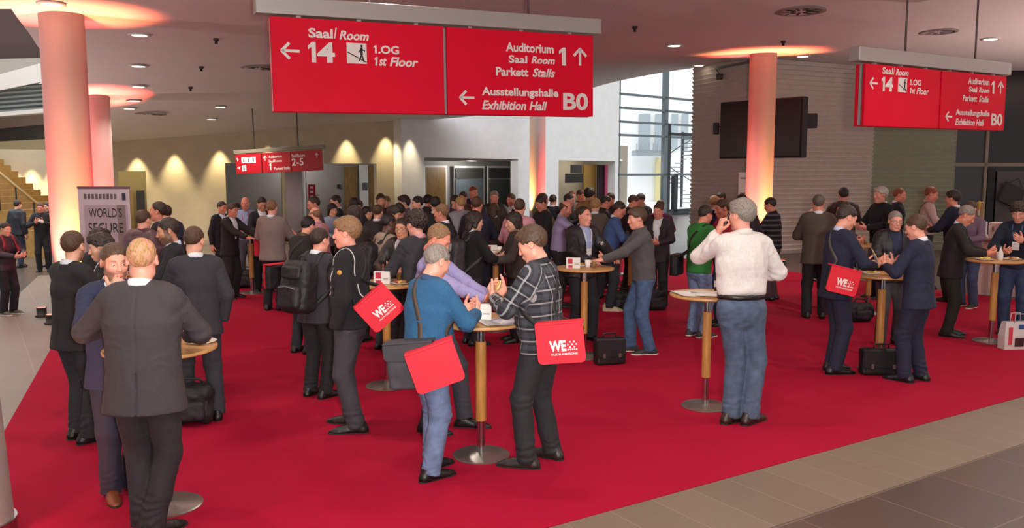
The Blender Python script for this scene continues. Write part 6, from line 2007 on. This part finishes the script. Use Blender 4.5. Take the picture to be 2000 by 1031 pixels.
# ------------------------------------------------------------------ bags carried or standing
def pushed_path(info, pts, n=30, off=.010):
    pts = [np.asarray(p, float) for p in pts]
    out = []
    m = len(pts)
    for i in range(m - 1):
        p0, p1, p2, p3 = pts[max(i - 1, 0)], pts[i], pts[i + 1], pts[min(i + 2, m - 1)]
        for k in range(n // (m - 1)):
            t = k / (n // (m - 1))
            out.append(.5 * (2 * p1 + (p2 - p0) * t + (2 * p0 - 5 * p1 + 4 * p2 - p3) * t * t + (3 * p1 - p0 - 3 * p2 + p3) * t ** 3))
    out.append(pts[-1])
    Q = np.array(out)
    prims = info['surf'] + info['legs'][:1]
    for it in range(14):
        d = points_sdf(prims, Q); e = .004
        g = np.stack([points_sdf(prims, Q + A(*(e if j == i else 0 for j in range(3)))) - d for i in range(3)], 1) / e
        g /= np.linalg.norm(g, axis=1, keepdims=True) + 1e-9
        s_ = np.linspace(0, 1, len(Q)); w_ = np.clip(np.minimum(s_, 1 - s_) / .22, 0, 1)
        mv = np.clip(off - d, -.035, .05); mv = np.where(mv < 0, mv * w_, mv)
        mv[0] = mv[-1] = 0
        Q = Q + g * mv[:, None]
        Q[1:-1] = .7 * Q[1:-1] + .15 * (Q[:-2] + Q[2:])
    d = points_sdf(prims, Q)
    g = np.stack([points_sdf(prims, Q + A(*(.004 if j == i else 0 for j in range(3)))) - d for i in range(3)], 1)
    g /= np.linalg.norm(g, axis=1, keepdims=True) + 1e-9
    Q = Q + g * np.clip(off - d, 0, .05)[:, None]
    return Q, g
def soft_box(size, rad, h=.012, seed=0., amp=.008, sag=.0):
    p = rbox((0, 0, 0), A(*size) / 2, rad)
    F = Field([p], h, .03); F.union([p]); v, q = F.mesh()
    n = vert_normals(v, q)
    return v + n * ((vnoise(v * 9 + seed) - .5) * 2 * amp)[:, None] + n * ((vnoise(v * 26 + seed) - .5) * amp)[:, None], q
M_redflap = mat('red_bag_cloth', '#d61f33', .7, noise=.05, nscale=20, bump=.1, bscale=90)
M_bagblack = mat('bag_black', '#171618', .75, noise=.15, nscale=30, bump=.1, bscale=100)
def logo(parent, w, y, up=0.):
    """white W/E mark with chequered tail and a line of small lettering"""
    x0, z0 = -w * .24, -w * .12 + up
    xf = lambda x, z, o: (x, y - o * .4, z)
    text_mesh('WE', M_letter, parent, (x0, z0, x0 + w * .36, z0 + w * .24), xf, .0, .045, name='logo_letters')
    mb = MB()
    for i in range(5):
        for j in range(4):
            if (i + j) % 2 == 0 or j == 0:
                mb.box((x0 + w * (.40 + .045 * i), y - .0015, z0 + w * (.03 + .055 * j)), (w * .030, .002, w * .034))
    mb.build('logo_squares', M_letter, parent)
    text_mesh('WURTH ELEKTRONIK', M_letter, parent, (x0 + w * .02, z0 - w * .085, x0 + w * .60, z0 - w * .035), xf, .0, .02, name='logo_line')
def shoulder_bag(info, label, hip, face, shoulder, size=(.37, .10, .29), tilt=0., strap=True, flap_h=.97, printed=True, body_col=None, strapc='#1d1b1c', flapm=None, front=-1, via=None, scale=1.0):
    """hip: bag centre in the wearer's own frame, face: outward angle of the flap (0 = wearer's front, 90 = wearer's left)"""
    s = info['s']
    c = world_pt(info, hip)
    ang = info['yaw'] + math.radians(face)
    t = thing('shoulder_bag', label, 'bag', tuple(c), ang, 'red shoulder bags' if flapm is None else 'other bags')
    t.rotation_euler = (0, math.radians(tilt), ang)
    w, dth, hh = [x * scale for x in size]
    v, q = soft_box((w, dth, hh), .03, .014 if info['dd'] > 9 else .010, seed=hip[0] * 9)
    link('bag_body', raw_mesh('bag_body', v, q, [mat('bag_body', body_col, .75, bump=.1, bscale=100) if body_col else M_bagblack]), t)
    if flapm is not False:
        fl = MB()
        n = 8; fw = w * 1.03; fh = hh * flap_h; y0 = -dth / 2 - .012
        pts = []; rad = .035
        # flap: rounded sheet folded over the top edge
        outline = [(-fw / 2, hh / 2), (fw / 2, hh / 2)] + [(fw / 2 - rad + rad * math.cos(a), hh / 2 - fh + rad - rad * math.sin(a)) for a in np.linspace(0, PI / 2, 6)] + [(-fw / 2 + rad - rad * math.sin(a), hh / 2 - fh + rad - rad * math.cos(a)) for a in np.linspace(0, PI / 2, 6)]
        k = len(outline)
        pts = [(x, y0 - .004, z) for x, z in outline] + [(x, y0 + .006, z) for x, z in outline]
        fs = [tuple(range(k)), tuple(range(2 * k - 1, k - 1, -1))] + [(i, k + i, k + (i + 1) % k, (i + 1) % k) for i in range(k)]
        fs = [tuple(reversed(f)) for f in fs]
        fl.add(pts, fs)
        fl.box((0, -.006, hh / 2 + .004), (fw, dth + .03, .014), 0, .005)
        fo = fl.build('flap', flapm or M_redflap, t)
        if printed: logo(fo, w, y0 - .006, -.01)
    if strap:
        M = info['M']; Mi = M.inverted()
        R = Matrix.Rotation(ang, 3, 'Z') @ Matrix.Rotation(math.radians(tilt), 3, 'Y')
        def bagpt(x, z): return np.array(Mi @ (Vector(c) + R @ Vector((x, .0, z))))
        b0, b1 = bagpt(-w * .46, hh * .42), bagpt(w * .46, hh * .42)
        S = info['sh'][shoulder]; up = info['R3'] @ A(0, 0, 1)
        S = S * .72 + info['neck'] * .28 + up * .075
        mid = info['chest']
        fpt = A(mid[0] * .0 + (hip[0] + S[0]) / 2, mid[1] - .17, (hip[2] + .15 + S[2]) / 2)
        bpt = A((hip[0] + S[0]) / 2, mid[1] + .19, (hip[2] + .15 + S[2]) / 2)
        # which bag corner lies towards the wearer's front
        if b0[1] > b1[1]: b0, b1 = b1, b0
        Q, g = pushed_path(info, [b0, fpt, S, bpt, b1], 40)
        Lq = [np.array(info['M'] @ Vector(p)) for p in Q]
        tm = (Matrix.Translation(t.location) @ t.rotation_euler.to_matrix().to_4x4()).inverted()
        Lp = [np.array(tm @ Vector(p)) for p in Lq]
        rot = (tm.to_3x3() @ M.to_3x3())
        Ln = [unit(np.array(rot @ Vector(n_))) for n_ in g]
        MB().ribbon(Lp, Ln, .038, .004).build('strap', mat('strap', strapc, .7), t, True)
    return t
def backpack(info, label, col='#18171a', size=(.31, .19, .46), drop=0., accent=None, shift=0.):
    R3, chest, s = info['R3'], info['chest'], info['s']
    ctr = chest + R3 @ A(shift, .245, -.08 - drop)
    c = world_pt(info, ctr)
    lean_m = info['M'].to_3x3().normalized() @ Matrix(R3.tolist())
    t = thing('backpack', label, 'bag', tuple(c), 0, 'backpacks')
    t.rotation_mode = 'QUATERNION'; t.rotation_quaternion = lean_m.to_quaternion()
    m = mat('backpack_cloth', col, .6, noise=.2, nscale=14, bump=.15, bscale=80)
    hq = .011 if info['dd'] < 9 else .016
    v, q = soft_box(size, .07, hq, 3.1, .012); link('bag_body', raw_mesh('bag_body', v, q, [m]), t)
    v, q = soft_box((size[0] * .78, .09, size[2] * .45), .04, hq, 5.2, .010)
    o = link('front_pocket', raw_mesh('front_pocket', v, q, [m]), t); o.location = (0, size[1] / 2 + .01, -size[2] * .2)
    v, q = soft_box((size[0] * .7, .06, size[2] * .25), .028, hq, 8.2, .008)
    o = link('top_pocket', raw_mesh('top_pocket', v, q, [mat('backpack_accent', accent, .6) if accent else m]), t); o.location = (0, size[1] / 2, size[2] * .26)
    MB().tube([(-.04, -.02, size[2] / 2 - .01), (-.03, -.02, size[2] / 2 + .04), (.03, -.02, size[2] / 2 + .04), (.04, -.02, size[2] / 2 - .01)], .009).build('grab_handle', m, t, True)
    MB().tube([(-size[0] * .33, size[1] / 2 + .056, -size[2] * .04), (0, size[1] / 2 + .068, -.0), (size[0] * .33, size[1] / 2 + .056, -size[2] * .04)], .006, 6).build('zip', mat('zip_grey', '#5a5a5e', .4), t, True)
    tm = (Matrix.Translation(c) @ lean_m.to_4x4()).inverted()
    for sd in (-1, 1):
        S = info['sh'][sd] * .66 + info['neck'] * .34 + R3 @ A(0, 0, .07)
        a = ctr + R3 @ A(sd * .08, -.09, .20); b = ctr + R3 @ A(sd * .13, -.08, -.18)
        fpt = chest + R3 @ A(sd * .12, -.19, .02); arm = chest + R3 @ A(sd * .17, -.05, -.12)
        Q, g = pushed_path(info, [a, S, fpt, arm, b], 32)
        Lp = [np.array(tm @ (info['M'] @ Vector(p))) for p in Q]
        rot = tm.to_3x3() @ info['M'].to_3x3()
        MB().ribbon(Lp, [unit(np.array(rot @ Vector(n_))) for n_ in g], .045, .008).build('shoulder_strap', m, t, True)
    return t
def briefcase(uv, label, size=(.40, .14, .30), rot=0., col='#141314', d=None):
    p = gp(*uv)
    z0 = .011
    t = thing('briefcase', label, 'bag', (p[0], p[1], z0), rot, 'dark bags on the floor')
    v, q = soft_box(size, .03, .012, uv[0] * .01, .005)
    m = mat('briefcase_leather', col, .45, noise=.15, nscale=30, bump=.1, bscale=120)
    o = link('case_body', raw_mesh('case_body', v, q, [m]), t); o.location = (0, 0, size[2] / 2 - .0)
    MB().box((0, -size[1] / 2 - .006, size[2] * .62), (size[0] * .94, .014, size[2] * .66), 0, .006).build('flap', m, t)
    for s in (-1, 1): MB().box((s * size[0] * .26, -size[1] / 2 - .017, size[2] * .36), (.03, .010, .05), 0, .003).build('buckle', mat('buckle', '#8a8680', .3, metal=.8), t)
    MB().tube([(-.08, 0, size[2] - .01), (-.075, 0, size[2] + .045), (.075, 0, size[2] + .045), (.08, 0, size[2] - .01)], .010).build('handle', m, t, True)
    return t
def duffel(uv, label, size=(.42, .26, .26), rot=0., col='#141315'):
    p = gp(*uv)
    t = thing('floor_bag', label, 'bag', (p[0], p[1], .011), rot, 'dark bags on the floor')
    m = mat('duffel_cloth', col, .65, noise=.2, nscale=16, bump=.15, bscale=80)
    v, q = soft_box(size, .09, .014, uv[0] * .013, .022); v = v * A(1, 1, 1); v[:, 2] = np.maximum(v[:, 2], -size[2] / 2)
    o = link('bag_body', raw_mesh('bag_body', v, q, [m]), t); o.location = (0, 0, size[2] / 2)
    v, q = soft_box((size[0] * .6, .07, size[2] * .5), .03, .014, uv[0] * .02, .010)
    o = link('front_pocket', raw_mesh('front_pocket', v, q, [m]), t); o.location = (0, -size[1] / 2, size[2] * .38)
    MB().tube([(-.12, 0, size[2] - .02), (-.05, .02, size[2] + .05), (.06, -.01, size[2] + .045), (.12, .01, size[2] - .02)], .012).build('strap', m, t, True)
    return t
def PI_(frag):
    return next(v for k, v in PEOPLE.items() if frag in k)
shoulder_bag(PI_('plaid shirt eating'), 'red printed shoulder bag hanging at the hip of the plaid shirt', (.186, .235, .965), 106, -1, tilt=-6, size=(.33, .09, .29))
shoulder_bag(PI_('blue fleece sweater'), 'plain red bag flap over charcoal bag at the hip of the blue sweater', (-.29, .12, .915), -126, 1, tilt=-19, printed=False, size=(.33, .12, .29), strapc='#4a3a30')
shoulder_bag(PI_('blue fleece sweater'), 'charcoal laptop bag behind the plain red flap at the blue sweater', (-.10, .19, .90), -138, 1, tilt=-6, size=(.34, .13, .33), printed=False, flapm=mat('charcoal_flap', '#34343a', .7), body_col='#3a3a40', flap_h=.35, strap=False)
shoulder_bag(PI_('black fleece jacket in profile'), 'tilted red printed bag behind the elbow of the black fleece', (.22, .30, 1.05), 112, -1, tilt=-40, size=(.30, .07, .28))
shoulder_bag(PI_('carrying a red shoulder bag'), 'red printed bag swinging at the front of the navy suit in profile', (-.25, .09, 1.0), -92, 1, tilt=14, size=(.33, .08, .28), strapc='#4a443f')
shoulder_bag(PI_('bright green fleece'), 'dark bag with red side hanging behind the green fleece', (.24, .16, .95), 120, -1, size=(.32, .09, .28), flapm=mat('bag_dark_flap', '#241a1c', .7), printed=False)
shoulder_bag(PI_('stooping man in black'), 'red shoulder bag seen edge on at the stooping man', (.28, .10, .98), 80, -1, size=(.34, .08, .30), printed=False)
shoulder_bag(PI_('bowed in front of the grey tweed'), 'red bag beside the grey tweed coat', (-.14, -.2, .84), -30, 1, size=(.13, .07, .32), printed=False, strap=False)
shoulder_bag(PI_('ginger man'), 'black bag of the ginger man on its black strap', (.26, .05, .98), 90, -1, size=(.32, .09, .26), flapm=mat('bag_dark_flap', '#241a1c', .7), printed=False)
backpack(PI_('anthracite suit'), 'big black backpack on the man in anthracite suit', '#17161a', (.34, .22, .50), .06)
backpack(PI_('woman with dark bob and grey'), 'grey and black backpack with red tab on the woman in black', '#2c2b2e', (.32, .20, .44), .04, accent='#8a8486')
backpack(PI_('beige hoodie'), 'black backpack of the man in the beige hoodie', '#17161a', (.30, .17, .42), .05)
backpack(PI_('purple jacket with red strap'), 'dark backpack at the picture edge with red straps', '#7a1c2a', (.28, .16, .40))
briefcase((1190, 712), 'black briefcase standing under the table of the grey zip sweater', (.36, .15, .31), .25)
briefcase((1719, 733), 'black briefcase standing against the pole of the navy suits\' table', (.44, .14, .29), -.05)
duffel((378, 826), 'black backpack lying by the leg of the dark grey suit', (.36, .28, .34), .3)
duffel((482, 562), 'black bag on the floor beneath the pale blue shirt\'s table', (.55, .3, .34), .1)
duffel((456, 556), 'second black bag beside it under the reaching black suit', (.4, .3, .3), -.3)
duffel((1678, 628), 'black bag on the carpet behind the navy suit with the red bag', (.40, .24, .28), .1)
duffel((1278, 606), 'black bag at the feet of the brown suit with lanyard', (.36, .24, .34), .2)
duffel((1213, 606), 'dark bag beside the jeans of the grey zip sweater', (.3, .22, .3), -.2)
duffel((562, 606), 'dark bag on the carpet next to the grey tweed coat\'s shoes', (.34, .22, .26), .4)
# coloured carrier bag at the edge
p = gp(1984, 682)
t = thing('carrier_bag', 'white carrier bag with colourful print at the feet of the curly haired man', 'bag', (p[0], p[1], .011), .1)
w_, d__, h_ = .40, .13, .34
mb = MB()
prof = [(-w_ / 2, -d__ / 2), (w_ / 2, -d__ / 2), (w_ / 2 + .0, d__ / 2), (-w_ / 2, d__ / 2)]
topy = [(-w_ / 2 + .02, -d__ / 3), (w_ / 2 - .02, -d__ / 3), (w_ / 2 - .02, d__ / 3), (-w_ / 2 + .02, d__ / 3)]
pts = [(x, y, 0) for x, y in prof] + [(x * 1.02, y, h_ * .5) for x, y in prof] + [(x, y, h_) for x, y in topy] + [(x * .98, y * .9, h_) for x, y in topy] + [(x * .96, y * .9, .01) for x, y in prof]
fs = [(3, 2, 1, 0)] + [(r * 4 + i, r * 4 + (i + 1) % 4, r * 4 + 4 + (i + 1) % 4, r * 4 + 4 + i) for r in range(4) for i in range(4)] + [(16, 17, 18, 19)]
mb.add(pts, fs).build('bag_body', mat('carrier_white', '#cbc4c4', .45), t)
for x, z, sx, sz, c_ in ((-.13, .17, .05, .22, '#c03a4a'), (.06, .28, .16, .06, '#2a4a86'), (.10, .20, .08, .06, '#7ab03a'), (-.01, .09, .12, .11, '#3a1a20'), (.12, .08, .12, .05, '#b03a3a')):
    y_ = -d__ / 2 - .003 + (.022 * max(0, z - .17) / .17)
    MB().box((x, y_, z), (sx, .006, sz), 0, .002).build('print_patch', mat('print_' + c_[1:], c_, .5), t)
for s_ in (-1, 1):
    MB().tube([(-.07, s_ * d__ / 3, h_ - .01), (-.06, s_ * d__ / 3.3, h_ + .10), (.06, s_ * d__ / 3.3, h_ + .10), (.07, s_ * d__ / 3, h_ - .01)], .006).build('handle', mat('carrier_handle', '#b8b0b0', .5), t, True)

# ------------------------------------------------------------------ things held in hands, marks on clothes
def held(info, sd, off, label, cat, name):
    wst, M = info['hands'][sd]
    p = wst + M @ A(*off)
    t = thing(name, label, cat, tuple(world_pt(info, p)))
    t.rotation_mode = 'QUATERNION'
    t.rotation_quaternion = (info['M'].to_3x3().normalized() @ Matrix(M.tolist())).to_quaternion()
    return t
t = held(ph_, 1, (-.034, -.012, -.085), 'dark mobile phone at the ear of the man in the white shirt', 'phone', 'mobile_phone')
MB().box((0, 0, 0), (.010, .062, .125), 0, .004).build('case', mat('phone_black', '#141416', .3), t)
MB().box((-.006, 0, .004), (.002, .054, .10)).build('display', mat('phone_glass', '#0a0b0d', .08), t)
i_ = PI_('reading a yellow brochure')
for sd, lb in ((1, 'yellow brochure held by the navy suit with back turned'),):
    t = held(i_, sd, (.05, -.02, -.12), lb, 'brochure', 'brochure')
    MB().box((0, -.02, -.02), (.004, .12, .17), 0, .001).build('cover', mat('brochure_yellow', '#c9a94e', .5), t)
    MB().box((.004, -.02, -.02), (.003, .115, .165)).build('pages', M_paper, t)
def roll(info, sd, label, col='#c59a5a'):
    t = held(info, sd, (.034, .0, -.085), label, 'snack', 'bread_roll')
    F = Field([ell((0, 0, 0), (.026, .045, .028))], .005, .012); F.union([ell((0, 0, 0), (.026, .045, .028))])
    v, q = F.mesh(); v = v + ((vnoise(v * 50) - .5) * .008)[:, None]
    link('crust', raw_mesh('crust', v, q, [mat('bread_crust', col, .6, noise=.25, nscale=40)]), t)
    v, q = F.mesh(); v = v * A(.7, 1.02, .35) + A(.008, 0, .004)
    link('filling', raw_mesh('filling', v, q, [mat('bread_filling', '#d9cf9a', .6)]), t)
roll(PI_('plaid shirt eating'), -1, 'bread roll in the hand of the plaid shirt')
roll(PI_('blue fleece sweater'), 1, 'bread roll in the hands of the blue sweater')
roll(PI_('lilac shirt bowed'), 1, 'pastry in the hands of the lilac shirt', '#b98a4a')
roll(PI_('navy suit holding food'), -1, 'snack at the mouth of the half hidden navy suit')
roll(PI_('carrying a red shoulder bag'), 1, 'yellow snack held by the navy suit with the red bag', '#d1b04a')
roll(PI_('grey haired man in black suit bowed'), -1, 'bite of food held by the bowed grey haired man')
t = held(PI_('with a cup facing'), 1, (.036, 0, -.08), 'white cup held by the man in black by the stairs', 'cup', 'cup')
MB().lathe([(.026, -.045), (.034, .045), (.03, .045), (.024, -.04), (0, -.04)], n=18, cap=False).build('cup_body', M_paper, t, True)
MB().tube([(.034, 0, .03), (.056, 0, .02), (.052, 0, -.015), (.03, 0, -.02)], .004, 6).build('handle', M_paper, t, True)
# piping and badge of the black fleece (parts of the jacket's wearer)
def trim_line(info, pts, w, m, name, off=.004):
    Q, g = pushed_path(info, pts, 28, off)
    MB().ribbon(list(Q), [unit(x) for x in g], w, .003).build(name, m, info['root'], True)
S = bf_['sh'][1]; S0 = bf_['arm'][1]
el = S0[1]
M_pipe = mat('piping_white', '#c9c6c4', .6)
trim_line(bf_, [S + A(-.05, -.14, -.28), S + A(.02, -.12, -.10), S + A(.0, -.075, .055), S + A(-.05, .0, .10)], .012, M_pipe, 'piping', .008)
trim_line(bf_, [S + A(-.05, .0, .10), S + A(.0, .085, .045), S + A(.02, .14, -.10), S + A(-.02, .17, -.30)], .012, M_pipe, 'piping', .008)
bq = S * .72 + el * .28
dv = unit(np.cross(el - S, A(0, -1, 0)));
pz = bq + A(.085, -.01, 0)
MB().lathe([(.020, 0), (.018, .006), (0, .007)], n=16, cap=False).build('sleeve_patch', mat('patch_gold', '#b98a3a', .5), bf_['root'], True)
o = [c_ for c_ in bf_['root'].children if c_.name.startswith('sleeve_patch')][0]
o.location = tuple(pz); o.rotation_euler = (0, PI / 2, 0)
jk = PI_('open black outdoor jacket')
S = jk['sh'][1]
trim_line(jk, [S + A(-.075, -.25, -.11), S + A(-.055, -.25, -.108), S + A(-.035, -.25, -.11)], .030, M_letter, 'chest_emblem', .004)
